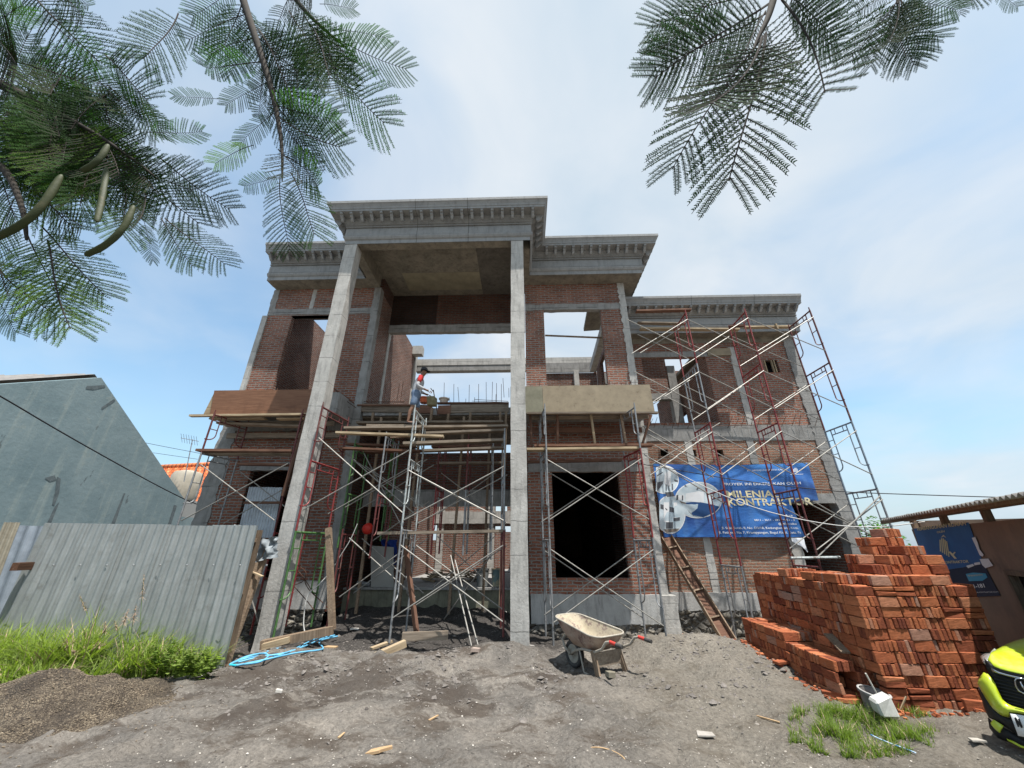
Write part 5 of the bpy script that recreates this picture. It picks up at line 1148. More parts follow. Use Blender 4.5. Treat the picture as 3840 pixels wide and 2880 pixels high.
# broken brick rubble behind the sand mound
cr=MB()
for k in range(170):
    e_=R.random(); q=Vector((3.62,5.5,0))+Vector((R.gauss(0,.07),R.uniform(0,2.2),0)) if e_<.55 else Vector((R.uniform(4.0,5.4),5.2+R.gauss(0,.05),0))
    s=R.uniform(.008,.035); M=Matrix.Translation((q.x,q.y,gz(q.x,q.y)+s*.4))@Matrix.Rotation(R.uniform(0,6.3),4,'Z')@Matrix.Rotation(R.uniform(-.6,.6),4,'X'); cr.hexa([M@Vector(c_)*1 for c_ in ((-s,-s*.6,-s*.4),(s*R.uniform(.5,1),-s*.7,-s*.4),(s,s*.5,-s*.4),(-s*.8,s*.6,-s*.4),(-s*.7,-s*.5,s*.4),(s*.6,-s*.6,s*.4),(s*.8,s*.4,s*.35),(-s,s*.5,s*.3))])
tag(cr.build('brick_crumbs',CLAY,fixn=False),'broken brick crumbs lying along the foot of the piles','rubble',None,'stuff')
rb=MB()
for k in range(330):
    px=R.uniform(2520,2880); py=R.uniform(2385,2500)
    if py> 2400+ (px-2500)*.30+20 or R.random()<.15: continue
    Y=R.uniform(8.0,9.9); p=P(px,py,Y); x,y=p.x,p.y
    if x<3.3 : continue
    s=R.uniform(.02,.07); z=gz(x,y)+s*.4+.16*gauss(x,y,4.0,8.6,.6,.6)*R.random()
    M=Matrix.Translation((x,y,z))@Matrix.Rotation(R.uniform(0,6.3),4,'Z')@Matrix.Rotation(R.uniform(-.7,.7),4,'X'); a=s*R.uniform(.6,1.5); b_=s*R.uniform(.5,1.); c=s*R.uniform(.3,.7)
    rb.hexa([M@Vector(q) for q in ((-a,-b_,-c),(a,-b_*R.uniform(.4,1),-c),(a*R.uniform(.5,1),b_,-c),(-a,b_,-c),(-a*R.uniform(.5,1),-b_,c),(a*R.uniform(.5,1),-b_,c),(a*.8,b_*.7,c),(-a,b_*.8,c))])
def rubmat():
    m,t,b=nt('brick_rubble'); ge=N(t,'ShaderNodeNewGeometry'); c=ramp(t,ge.outputs['Random Per Island'],[(0.,(.40,.13,.06)),(.25,(.48,.22,.12)),(.4,(.55,.46,.36)),(.75,(.60,.55,.46)),(1.,(.36,.33,.29))]); L(t,c,b.inputs['Base Color']); val(b,'Roughness',.92); return m
tag(rb.build('rubble',rubmat(),fixn=False),'pale and red broken brick rubble heaped under the leaning trough','rubble',None,'stuff')
# ---------------------------------------------------------------- cement buckets in the grass
e=pail('bucket',G(3262,2655,0)+Vector((-.03,-.12,-.02)),.095,.132,.21,simple('cement_grey_bucket',(.24,.215,.205),(.16,.145,.14),8,.8,.2,c3=(.50,.10,.08),s3=(.60,.64),sc3=3),'cement stained bucket with a trowel handle standing at the brick pile','bucket',flat('bucket_rim',(.38,.37,.36))); e.rotation_euler=(rad(8),rad(6),0)
h=MB(); h.tube([(.05,0,.15),(-.05,.02,.38)],.008,6); h.build('handle',flat('pale_handle',(.6,.58,.52)),e,off=(0,0,0))
pp=G(3330,2685,.03)
mb=MB(); mb.hexa([pp+Vector(q) for q in ((-.11,-.07,0),(.07,-.09,0),(.09,.08,.02),(-.09,.08,.02),(-.14,-.08,.14),(.05,-.06,.20),(.06,.05,.21),(-.12,.06,.15))]); o=mb.build('jerrycan',simple('white_plastic',(.55,.55,.53),(.42,.42,.40),9,.7,.2),bevel=.02); tag(o,'white cut plastic container lying in the grass beside the cement bucket','container')
plankobj('stick',G(3372,2672,.02),P(3398,2612,5.25),.012,.012,WOODL,'thin stick standing in the grass by the white container','stick',upv=(0,1,0))
# ---------------------------------------------------------------- lime green car, nose only in the picture
C0=P(3690,2600,4.45); LAT=Vector((.68,-.733,0)); BK=Vector((.733,.68,0))
def cp(px,py,d=0):
    dr=ray(px,py); q=C0+BK*d-CAMP; return CAMP+dr*(q.dot(BK)/dr.dot(BK))
PAINT,t,b=nt('lime_car_paint'); b.inputs['Base Color'].default_value=(.50,.62,.02,1); val(b,'Roughness',.32); val(b,'Coat Weight',.7); val(b,'Coat Roughness',.06)
du=noi(t,objvec(t),7,6,.75); L(t,mix(t,ramp(t,du,[(.45,0.),(.75,.22)]),(.47,.58,.02),(.42,.38,.26)),b.inputs['Base Color']); L(t,ramp(t,du,[(.4,.28),(.7,.55)]),b.inputs['Roughness'])
BLK=simple('black_trim_plastic',(.014,.014,.015),(.022,.022,.023),30,.55,.05); CHR,t,b=nt('dark_chrome'); b.inputs['Base Color'].default_value=(.45,.46,.48,1); val(b,'Metallic',1.); val(b,'Roughness',.18)
GLS,t,b=nt('lamp_glass'); b.inputs['Base Color'].default_value=(.55,.57,.56,1); val(b,'Roughness',.08); val(b,'Metallic',.6)
WIN,t,b=nt('car_window'); b.inputs['Base Color'].default_value=(.02,.025,.03,1); val(b,'Roughness',.05)
car=empty('parked_car',(C0+LAT*.9+BK*1.6).xy.to_3d(),'lime green car with black grille parked nose out beside the bricks','car')
def loft(rows,mat,name,parent=car,smooth=True,thick=None):
    mb=MB(); n=len(rows[0]); V=[p for r in rows for p in r]
    mb.add(V,[(j*n+i,j*n+i+1,(j+1)*n+i+1,(j+1)*n+i) for j in range(len(rows)-1) for i in range(n-1)])
    o=mb.build(name,mat,parent,smooth=smooth,fixn=True,off=car.location)
    if thick: md=o.modifiers.new('t','SOLIDIFY'); md.thickness=thick; md.offset=-1
    return o
def spline(pts,n):
    """resample px polyline"""
    L_=[0]
    for a,b_ in zip(pts,pts[1:]): L_.append(L_[-1]+math.hypot(b_[0]-a[0],b_[1]-a[1]))
    out=[]
    for k in range(n):
        s=L_[-1]*k/(n-1); i=max(j for j in range(len(L_)) if L_[j]<=s+1e-9); i=min(i,len(pts)-2); f=(s-L_[i])/(L_[i+1]-L_[i]); out.append(tuple(a+(b_-a)*f for a,b_ in zip(pts[i],pts[i+1])))
    return out
hf=[(3706,2478,.10),(3712,2487,.05),(3732,2500,.02),(3764,2510,0),(3802,2519,-.01),(3840,2526,-.02),(3950,2548,-.02),(4150,2596,.03)]
hb_=[(3706,2476,.12),(3722,2455,.35),(3744,2433,.62),(3780,2411,.95),(3840,2392,1.2),(3900,2378,1.25),(4000,2370,1.25),(4150,2380,1.25)]
A_=spline(hf,17); B_=spline(hb_,17)
rows=[]
for k in range(9):
    f=k/8; row=[]
    for (x0,y0,d0),(x1,y1,d1) in zip(A_,B_):
        p=cp(x0,y0,d0)*(1-f)+cp(x1,y1,d1)*f; p=p+U*.05*math.sin(math.pi*f)*(1 if x0>3715 else .2); row.append(p)
    rows.append(row)
loft(rows,PAINT,'hood',thick=.01)
def band(top,bot,mat,name,n=16,bulge=.03,th=.02,mid=4):
    T=spline(top,n); Bt=spline(bot,n); rows=[]
    for k in range(mid+1):
        f=k/mid; rows.append([cp(a[0]*(1-f)+b_[0]*f,a[1]*(1-f)+b_[1]*f,(a[2]*(1-f)+b_[2]*f)-bulge*math.sin(math.pi*f)) for a,b_ in zip(T,Bt)])
    return loft(rows,mat,name,thick=th)
band([(3674,2462,.32),(3693,2450,.30),(3722,2447,.33),(3740,2436,.5)],[(3686,2484,.10),(3700,2480,.08),(3716,2462,.2),(3740,2438,.5)],GLS,'headlight',10,.02)
band([(3690,2468,.10),(3706,2482,.07),(3732,2502,.03),(3764,2512,.01),(3802,2521,.0),(3840,2528,-.01),(4100,2588,.0)],[(3700,2510,.06),(3714,2518,.05),(3735,2524,.03),(3764,2530,.02),(3802,2538,.0),(3840,2545,-.01),(4100,2602,.0)],BLK,'trim_strip',16,.01)
band([(3716,2502,.03),(3740,2516,.015),(3780,2527,.005),(3840,2540,-.015),(4080,2592,-.01)],[(3722,2520,.03),(3744,2528,.01),(3780,2538,0),(3840,2552,-.02),(4080,2604,-.01)],CHR,'chrome_bar',14,.015)
band([(3700,2500,.09),(3744,2524,.06),(3840,2548,.03),(4080,2602,.03)],[(3744,2640,.10),(3770,2650,.08),(3840,2668,.05),(4060,2710,.05)],BLK,'grille',24,.0,.01,12)
for k in range(8):
    f=(k+1)/9; mb=MB(); a=cp(3726+14*f,2520+118*f,.05); b_=cp(4060,2602+105*f,.02); mb.tube([a,(a+b_)/2+BK*-.01,b_],.006,5); mb.build('grille_bar',BLK,car)
band([(3674,2538,.10),(3693,2516,.08),(3712,2535,.04),(3732,2561,.02),(3744,2593,.0),(3764,2631,-.01),(3796,2647,-.02),(3840,2660,-.03),(4060,2706,-.03)],[(3665,2564,.14),(3690,2609,.07),(3719,2653,.02),(3748,2679,.0),(3770,2690,-.01),(3788,2690,-.02),(3800,2676,-.03),(3840,2681,-.04),(4060,2726,-.04)],PAINT,'bumper',22,.045,.02,6)
band([(3668,2575,.16),(3690,2611,.10),(3719,2655,.06),(3748,2681,.04),(3786,2694,.02),(3840,2700,.02),(4050,2740,.02)],[(3688,2648,.20),(3705,2690,.14),(3726,2700,.10),(3764,2722,.07),(3790,2740,.06),(3840,2775,.06),(4040,2810,.06)],BLK,'lower_bumper',18,.02)
band([(3704,2690,.15),(3713,2705,.12),(3740,2716,.10),(3770,2730,.09),(3840,2770,.09),(4040,2812,.09)],[(3710,2730,.15),(3738,2765,.12),(3760,2776,.11),(3776,2781,.10),(3840,2805,.08),(4040,2850,.09)],BLK,'air_dam',16,.02)
band([(3713,2711,.07),(3725,2698,.06),(3745,2710,.04),(3764,2721,.04)],[(3720,2722,.07),(3734,2738,.06),(3749,2749,.04),(3757,2736,.04)],PAINT,'fog_lamp_frame',8,.01,.02)
band([(3773,2768,.05),(3800,2782,.02),(3840,2800,.0),(4000,2840,0)],[(3783,2781,.05),(3805,2792,.02),(3840,2810,.0),(4000,2852,0)],PAINT,'front_lip',10,.01,.02)
plt=band([(3788,2676,-.07),(3840,2684,-.07),(3975,2710,-.07)],[(3818,2759,-.07),(3870,2770,-.07),(4005,2798,-.07)],flat('number_plate_white',(.72,.73,.73),.4),'number_plate',8,0,.008,2)
rim_=band([(3784,2671,-.062),(3980,2707,-.062)],[(3816,2765,-.062),(4010,2804,-.062)],BLK,'plate_frame',6,0,.006,2)
def seg(a,b_,w=7):
    dx,dy=b_[0]-a[0],b_[1]-a[1]; l=math.hypot(dx,dy); ox,oy=-dy/l*w/2,dx/l*w/2; return [cp(a[0]+ox,a[1]+oy,-.083),cp(b_[0]+ox,b_[1]+oy,-.083),cp(b_[0]-ox,b_[1]-oy,-.083),cp(a[0]-ox,a[1]-oy,-.083)]
mb=MB()
for a,b_ in (((3806,2691),(3820,2726)),((3806,2691),(3833,2729)),((3820,2695),(3833,2729))): mb.add(seg(a,b_),[(0,1,2,3)])
mb.build('plate_letter',flat('plate_black',(.02,.02,.02)),plt,off=car.location)
mb=MB(); pts=[cp(x,y,-.06) for x,y in ((3842,2545),(3812,2544),(3806,2552),(3810,2572),(3820,2590),(3838,2600),(3868,2606),(3884,2598),(3886,2580),(3878,2560),(3862,2549),(3842,2545))]; mb.tube(pts,.007,6)
mb.tube([cp(3826,2556,-.06),cp(3836,2578,-.06),cp(3850,2594,-.06)],.008,6); mb.tube([cp(3862,2562,-.06),cp(3862,2580,-.06),cp(3868,2598,-.06)],.008,6); mb.tube([cp(3838,2576,-.06),cp(3862,2580,-.06)],.008,6); mb.build('emblem',CHR,car,smooth=True)
def carbox(l0,l1,b0,b1,z0_,z1_,mat,name,taper=0,bev=.06):
    mb=MB(); o=Vector((C0.x,C0.y,0)); q=lambda l,bk,z:o+LAT*l+BK*bk+U*z
    mb.hexa([q(l0,b0,z0_),q(l1,b0,z0_),q(l1,b1,z0_),q(l0,b1,z0_),q(l0+taper,b0+taper*2,z1_),q(l1-taper,b0+taper*2,z1_),q(l1-taper,b1-taper,z1_),q(l0+taper,b1-taper,z1_)]); return mb.build(name,mat,car,bevel=bev)
carbox(.55,1.7,.25,3.3,.16,.62,PAINT,'body'); carbox(.85,1.65,1.35,3.3,.6,1.12,WIN,'cabin_glass',.16,.04); carbox(1.01,1.49,1.75,3.1,1.115,1.15,PAINT,'roof',.03,.01)
for l,bk in ((.65,.85),(1.62,.85),(.65,2.7),(1.62,2.7)):
    c=Vector((C0.x,C0.y,.26))+LAT*l+BK*bk; mb=MB(); mb.lathe([(.12,-.09),(.22,-.1),(.27,-.07),(.28,0),(.27,.07),(.22,.1),(.12,.09)],24); Mx=Matrix(((BK.x,0,LAT.x,c.x),(BK.y,0,LAT.y,c.y),(0,1,0,c.z),(0,0,0,1))); mb.xform(Mx); o=mb.build('wheel',RUB,car,smooth=True)
# ---------------------------------------------------------------- shed on the right
SD=ray(2800,2045); SD=Vector((SD.x,SD.y,0)).normalized(); S0=P(3418,1985,8.6); SN=Vector((-SD.y,SD.x,0)); 
if SN.dot(CAMP-S0)<0: SN=-SN
def sh(px,py,o=0):
    dr=ray(px,py); q=S0+SN*o-CAMP; return CAMP+dr*(q.dot(SN)/dr.dot(SN))
def sq(s,z,o=0): return S0-SD*s+SN*o+U*(z-S0.z)
shed=empty('site_shed',(S0-SD*2).xy.to_3d(),'brown walled site shed with corrugated roof behind the brick pile','shed')
SHW=simple('brown_render',(.26,.185,.135),(.20,.145,.11),2.2,.9,.25,c3=(.14,.11,.09),s3=(.55,.72),sc3=1.3)
wz=S0.z; ze=wz+.10
ow=[sh(3767,2137),sh(3862,2290)]; sof=lambda p:-(p-S0).dot(SD)
s1,s2=sof(ow[0]),sof(ow[0])+.85; zt_,zb_=ow[0].z,ow[0].z-.72
def shwall(s0_,s1_,z0_,z1_,o0,o1): return [sq(s0_,z0_,o0),sq(s1_,z0_,o0),sq(s1_,z0_,o1),sq(s0_,z0_,o1),sq(s0_,z1_,o0),sq(s1_,z1_,o0),sq(s1_,z1_,o1),sq(s0_,z1_,o1)]
for a in ((0,s1,-.5,wz),(s2,6.5,-.5,wz),(s1,s2,-.5,zb_),(s1,s2,zt_,wz)):
    mb=MB(); mb.hexa(shwall(*a,0,-.12)); mb.build('wall',SHW,shed,fixn=True)
mb=MB(); mb.hexa(shwall(0,.12,-.5,wz+.16,-.125,-3.2)); mb.build('wall',SHW,shed)
for a in ((0,6.5,-.5,wz+.72,-3.1,-3.2),): mb=MB(); mb.hexa(shwall(*a)); mb.build('wall',SHW,shed)
FRM=WOODZ
mb=MB(); fz=.05
for a in ((s1,s1+.06,zb_,zt_),(s2-.06,s2,zb_,zt_),(s1+.06,s2-.06,zt_-.06,zt_),(s1+.06,s2-.06,zb_,zb_+.06)):
    mb=MB(); mb.hexa(shwall(*a,.02,-.06)); mb.build('window_frame',FRM,shed)
mb=MB(); mb.hexa(shwall(s1+.06,s2-.06,zb_+.06,zt_-.06,-.08,-.10)); mb.build('window_pane',WIN,shed)
# eaves: posts, purlin, corrugated sheet
for s_ in (.05,1.55,3.0,4.6): mb=MB(); mb.hexa(shwall(s_,s_+.09,wz,wz+.30,0,-.09)); mb.build('roof_post',WOODZ,shed)
mb=MB(); mb.hexa(shwall(-.2,6.5,wz+.16,wz+.22,.02,-.05)); mb.build('purlin',WOODZ,shed)
mb=MB(); mb.hexa(shwall(-.2,6.5,wz+.12,wz+.19,.40,.34)); mb.build('purlin',WOODZ,shed)
ez=sh(3308,1952,.55).z; es=-(sh(3308,1952,.55)-S0).dot(SD)
mb=MB(); V=[]; nx=300
for o_,z in ((.55,ez),(-3.4,ez+.55)):
    for i in range(nx+1):
        s_=es+i*7.2/nx; V.append(sq(s_,z+.022*math.sin(s_*2*math.pi/.115),o_))
mb.add(V,[(i,i+1,nx+2+i,nx+1+i) for i in range(nx)])
o=mb.build('corrugated_roof',simple('dirty_fibre_cement',(.33,.31,.285),(.22,.205,.19),4,.8,.2),shed,smooth=True); md=o.modifiers.new('t','SOLIDIFY'); md.thickness=.008
# second banner
sb=empty('site_banner',sh(3590,2240,.02),'dark blue builder banner with gold tower emblem on the shed wall','banner')
def spx(px,py): return 3200+px/2.766,1800+py/2.766
def sband(poly,mat,part,o): 
    mb=MB(); mb.add([sh(*spx(*q),o) for q in poly],[tuple(range(len(poly)))]); return mb.build(part,mat,sb,fixn=False,off=sb.location)
SB1=simple('banner_mid_blue',(.012,.085,.27),(.02,.12,.34),2,.5,.1); SB2=flat('banner_navy',(.008,.016,.05)); SB3=flat('banner_sky_blue',(.06,.32,.52))
sband([(625,505),(1195,440),(1345,860),(1150,905),(760,960)],SB1,'cloth',.012)
sband([(760,962),(1150,907),(1345,862),(1525,1200),(860,1235)],SB2,'cloth',.012)
def stext(s,p00,p10,p01,mat,bold):
    """px of lower left, lower right, upper left corners"""
    v,f=textmesh(s,bold); mx=max(p[0] for p in v); mn=min(p[0] for p in v); my=max(p[1] for p in v); mY=min(p[1] for p in v)
    a,b_,c=[sh(*spx(*q),.022) for q in (p00,p10,p01)]
    mb=MB(); mb.add([a+(b_-a)*((p[0]-mn)/(mx-mn))+(c-a)*((p[1]-mY)/(my-mY)) for p in v],f); mb.build('lettering',mat,sb,fixn=False,off=sb.location)
stext('PEMBANGUNAN RUMAH',(668,527),(1170,468),(660,492),GOLD,.03); stext('OLEH',(868,553),(948,542),(864,532),GOLD,.02)
stext('KONTRAKTOR',(935,868),(1198,858),(930,842),GOLD,.02); stext('11-181',(1232,1125),(1368,1115),(1215,1085),WHT,.03); stext('PEMBANGUNAN',(1190,1003),(1340,992),(1186,985),GOLD,.0); stext('MILENIALKONTRAKTOR.COM',(1225,1172),(1505,1167),(1220,1160),WHT,.0)
for k in range(5): sband([(898+k*22,740+k*14),(910+k*22,742+k*14),(905+k*17,600+abs(k-1.5)*14),(893+k*17,598+abs(k-1.5)*14)],GOLD,'emblem',.018)
sband([(905,600),(935,568),(965,600),(936,585)],GOLD,'emblem',.018); sband([(985,745),(1005,740),(1075,815),(1050,818)],GOLD,'emblem',.018); sband([(1020,770),(1050,745),(1062,750),(1035,785)],GOLD,'emblem',.018)
sband([(1165,975),(1240,960),(1370,968),(1392,1010),(1340,1045),(1200,1050)],SB3,'brush_mark',.016)
sband([(1228,600),(1265,590),(1290,650),(1310,720),(1352,775),(1340,795),(1310,780),(1275,700)],WHT,'picture',.018); sband([(1310,820),(1400,815),(1450,890),(1370,915),(1335,880)],WHT,'picture',.018); sband([(1250,860),(1310,850),(1318,875),(1258,885)],WHT,'picture',.018); sband([(1170,890),(1240,870),(1255,890),(1190,915)],WHT,'picture',.018)
# ---------------------------------------------------------------- zinc fence
def zincmat():
    m,t,b=nt('weathered_zinc'); v=objvec(t); c=ramp(t,noi(t,maps(t,v,(4,4,1.2)),1.3,5,.7),[(.3,(.235,.255,.255)),(.55,(.30,.322,.322)),(.75,(.38,.40,.40))])
    c=mix(t,ramp(t,noi(t,v,2.3,6,.75),[(.56,0.),(.7,.45)]),c,(.14,.13,.11)); L(t,c,b.inputs['Base Color']); val(b,'Metallic',.35); val(b,'Roughness',.38); val(b,'Specular IOR Level',.25); bump(t,b,noi(t,v,9,4,.6),.12,.02); return m
ZINC=zincmat()
def corr(name,tl,tr_,br_,bl,mat,parent,ribs,amp=.018,off=None,nz=6,dent=.01,wob=1):
    mb=MB(); nx=ribs*8; tl,tr_,br_,bl=map(Vector,(tl,tr_,br_,bl)); nrm=(tr_-tl).cross(bl-tl).normalized()
    V=[]
    for j in range(nz+1):
        for i in range(nx+1):
            u,v=i/nx,j/nz; q=(tl*(1-u)+tr_*u)*(1-v)+(bl*(1-u)+br_*u)*v
            h=amp*(0,0,.25,.75,1,1,.75,.25)[i%8]*2-amp
            V.append(q+nrm*(h+dent*mnoise.noise(Vector((q.x*2.2,q.z*1.6,wob)))))
    mb.add(V,[(j*(nx+1)+i,j*(nx+1)+i+1,(j+1)*(nx+1)+i+1,(j+1)*(nx+1)+i) for j in range(nz) for i in range(nx)])
    o=mb.build(name,mat,parent,smooth=False,fixn=False,off=off); md=o.modifiers.new('t','SOLIDIFY'); md.thickness=.003; return o
FX0,FX1=-8.58,-4.72
fe=empty('corrugated_fence',(-6.6,6.9,0),'weathered grey corrugated zinc fence behind the tall grass','fence')
n_=5
for k in range(n_):
    a=FX0+(FX1-FX0)*k/n_; b_=FX0+(FX1-FX0)*(k+1)/n_+.05; dz=R.uniform(-.012,.012); yo=.012*(k%2)
    corr('sheet',(a,6.9-yo,2.06-.009*k+dz),(b_,6.9-yo,2.05-.009*k+dz),(b_+(.06 if k==4 else 0),6.86-yo,-.15),(a,6.86-yo,-.15),ZINC,fe,6,.021,fe.location,wob=k)
mb=MB(); mb.box(-8.62,-4.7,6.93,6.98,.95,1.03); mb.build('rail',WOODZ,fe); mb=MB(); mb.box(-8.62,-4.7,6.93,6.98,1.75,1.82); mb.build('rail',WOODZ,fe)
for x in (-8.5,-7.2,-5.9,-4.75): mb=MB(); mb.box(x,x+.07,6.99,7.06,-.3,1.95); mb.build('post',WOODZ,fe)
for k in range(9): 
    p=P(200+k*100,2120,6.84); mb=MB(); mb.lathe([(0,.012),(.012,.006),(.016,0)],8); mb.xform(Matrix.Translation(p)@Matrix.Rotation(math.pi/2,4,'X')); mb.build('bolt',GALV,fe)
f2=empty('zinc_sheet',(-9.2,6.5,0),'loose brownish zinc sheet standing at the picture edge before the fence','zinc sheet')
corr('sheet',P(20,1959,6.45),P(80,1959,6.5),P(-95,2420,6.35),P(-175,2420,6.3),simple('brown_stained_zinc',(.26,.24,.19),(.17,.155,.12),5,.6,.2,metal=.3),f2,3,.02,f2.location)
f3=empty('zinc_sheet',(-9,7.3,0),'pale bluish zinc sheet standing behind the left end of the fence','zinc sheet')
corr('sheet',P(70,1970,7.3),P(200,1975,7.3),P(60,2420,7.3),P(-120,2420,7.3),simple('bluish_zinc',(.33,.37,.42),(.24,.27,.31),5,.5,.1,metal=.4),f3,3,.022,f3.location)
plankobj('rail_end',P(55,2125,6.6),P(112,2122,6.85),.10,.12,WOODR,'short brown rail end sticking out of the fence gap','timber')
f4=empty('zinc_sheet',(-6.6,9.6,.9),'tall bright zinc sheet leaning in the left window opening','zinc sheet')
corr('sheet',P(936,1826,9.75),P(1060,1828,9.75),P(990,2190,9.55),P(845,2190,9.55),simple('bright_zinc',(.47,.50,.53),(.38,.41,.44),5,.45,.1,metal=.4),f4,12,.012,f4.location)
f5=empty('zinc_sheet',(-6.9,9.0,.3),'shorter white zinc sheet leaning before the left window','zinc sheet')
corr('sheet',P(880,1968,8.9),P(962,1975,8.9),P(930,2180,8.7),P(830,2180,8.7),simple('white_zinc',(.56,.59,.60),(.46,.49,.50),5,.5,.1,metal=.25),f5,5,.02,f5.location)
for x,y in ((915,1885),(925,2022)): plankobj('batten',P(x,y,9.5),P(x+140,y,9.5),.04,.06,WOODR,f'red brown batten across the zinc sheet in the left window, {"upper" if y<2000 else "lower"} one','batten')
# ---------------------------------------------------------------- neighbour house with grey gable
GX=-11.0
def gablemat():
    m,t,b=nt('stained_blue_grey_render'); v=objvec(t); c=ramp(t,noi(t,v,.8,6,.65),[(.3,(.15,.222,.25)),(.6,(.22,.298,.325))])
    st=noi(t,maps(t,v,(2.2,2.2,.16)),1.5,5,.65); c=mix(t,ramp(t,st,[(.52,0.),(.70,.5)]),c,(.40,.46,.43))
    sp=N(t,'ShaderNodeSeparateXYZ'); L(t,v,sp.inputs[0])
    g=noi(t,v,3.3,6,.75); c=mix(t,ramp(t,g,[(.58,0.),(.66,.5)]),c,(.29,.345,.335)); d=noi(t,maps(t,v,(1.4,1.4,.6)),1.9,4,.7); c=mix(t,ramp(t,d,[(.66,0.),(.70,.7)]),c,(.075,.095,.105))
    L(t,c,b.inputs['Base Color']); val(b,'Roughness',.85); bump(t,b,noi(t,v,5,6,.7),.3,.03); return m
GAB=gablemat(); STN_=simple('damp_stain',(.09,.12,.135),(.15,.185,.20),9,.9,0)
nb=empty('neighbour_house',(GX-3,9.5,0),'neighbour house with stained blue grey gable wall beyond the fence','house')
ap=PX(380,1416,GX); ev=PX(693,1874,GX); sl_=(ap.z-ev.z)/(ev.y-ap.y); y0=2*ap.y-ev.y
nr=PX(0,1441,GX); 
mb=MB(); mb.prism([(nr.y-(ap.y-nr.y)*1.0,nr.z-(ap.z-nr.z)*1.0),(ap.y,ap.z),(ev.y,ev.z),(ev.y,-.3),(nr.y-(ap.y-nr.y)*1.0,-.3)],GX-.2,GX,'x'); mb.build('gable_wall',GAB,nb)
for pl in ([(214,1788),(228,1795),(222,1850),(205,1895),(196,1892),(208,1840)],[(205,1900),(224,1880),(192,1962),(176,1962)],[(464,1850),(470,1850),(432,1962),(418,1962)],[(652,1894),(664,1896),(642,1966),(630,1966)],[(325,1448),(392,1444),(396,1452),(350,1462),(322,1458)],[(380,1528),(428,1496),(433,1503),(384,1536)],[(168,1792),(205,1782),(212,1800),(186,1806)]):
    q_=[PX(x,y,GX+.006) for x,y in pl]; mb=MB(); mb.add(q_,[tuple(range(len(q_)))]); mb.build('damp_stain',STN_,nb,fixn=False)
sn=(ap.z-nr.z)/(ap.y-nr.y); yl=nr.y-(ap.y-nr.y)*1.0
TILG=simple('grey_roof_tile',(.23,.22,.21),(.16,.155,.15),6,.8,.3)
mb=MB(); V=[]; nx=60
for s_,(ya,za,yb,zb2) in enumerate(((yl,nr.z-(ap.z-nr.z)+.06,ap.y,ap.z+.10),(ap.y,ap.z+.10,ev.y+.1,ev.z+.06))):
    mb=MB(); V=[]
    for j in range(13):
        f=j/12
        for i in range(nx+1): V.append((GX-.22-6*i/nx,ya+(yb-ya)*f,za+(zb2-za)*f+.035*math.sin(i/nx*6/.22*2*math.pi)))
    mb.add(V,[(j*(nx+1)+i,j*(nx+1)+i+1,(j+1)*(nx+1)+i+1,(j+1)*(nx+1)+i) for j in range(12) for i in range(nx)]); mb.build('roof',TILG,nb,smooth=True,fixn=False)
mb=MB(); mb.box(GX-6.3,GX-6.1,yl,ev.y,-.3,ev.z); mb.build('wall',GAB,nb)
mb=MB(); q=PX(750,1898,GX-.1); mb.box(GX-.25,GX-.05,ev.y+.02,ev.y+5,-.3,2.55); tag(mb.build('boundary_wall',GAB),'low blue grey boundary wall behind the end of the gable','wall')
# orange roofed house far behind
oh=empty('orange_roof_house',(-16,22,0),'house with bright orange tiled roof between gable and building','house')
ORT,t,b=nt('orange_roof_tile'); v=objvec(t); bt=N(t,'ShaderNodeTexBrick'); L(t,maps(t,v,(1,1,1),(0,0,0)),bt.inputs['Vector']); val(bt,'Scale',1.); val(bt,'Brick Width',.24); val(bt,'Row Height',.30); val(bt,'Mortar Size',.03); bt.inputs['Color1'].default_value=(.62,.17,.05,1); bt.inputs['Color2'].default_value=(.72,.24,.08,1); bt.inputs['Mortar'].default_value=(.28,.07,.03,1); L(t,bt.outputs['Color'],b.inputs['Base Color']); val(b,'Roughness',.7)
bump(t,b,math_(t,'SUBTRACT',1,bt.outputs['Fac']),.8,.05)
r1=P(605,1756,22);r2=P(900,1740,22); e1=P(560,1900,18.5); e2=P(900,1890,18.5)
mb=MB(); V=[]
for j in range(15):
    f=j/14
    for i in range(81):
        u=i/80; q=(r1*(1-u)+r2*u)*(1-f)+(e1*(1-u)+e2*u)*f; V.append(q+U*(.05*math.sin(u*70*math.pi)+.04*(1-((f*14)%1))))
mb.add(V,[(j*81+i,j*81+i+1,(j+1)*81+i+1,(j+1)*81+i) for j in range(14) for i in range(80)]); mb.build('roof',ORT,oh,fixn=False)
mb=MB(); mb.tube([r1+U*.08,r2+U*.08],.14,8); mb.build('ridge',ORT,oh,smooth=True)
bk=P(800,1750,25); mb=MB(); mb.hexa([r1+Vector((0,.1,-.2)),r2+Vector((0,.1,-.2)),r2+Vector((0,4,-2.2)),r1+Vector((0,4,-2.2)),r1+Vector((0,.1,-.1)),r2+Vector((0,.1,-.1)),r2+Vector((0,4,-2.1)),r1+Vector((0,4,-2.1))]); mb.build('rear_roof',ORT,oh)
mb=MB(); mb.box(e1.x+.2,e2.x,18.9,25,-.3,e1.z-.1); mb.build('wall',simple('cream_wall',(.45,.42,.36),None,4,.9,.1),oh)
tk=P(675,1872,16); pr_=[(0,0),(.55,0),(.58,.1),(.58,1.0),(.5,1.16),(.2,1.24),(0,1.25)]
mb=MB(); mb.lathe([(r*.95,z) for r,z in pr_],24,tk-U*.05); tag(mb.build('water_tank',simple('beige_tank',(.42,.38,.31),(.34,.31,.25),4,.6,.1),smooth=True,auto=40),'beige round water tank in front of the orange roof','water tank')
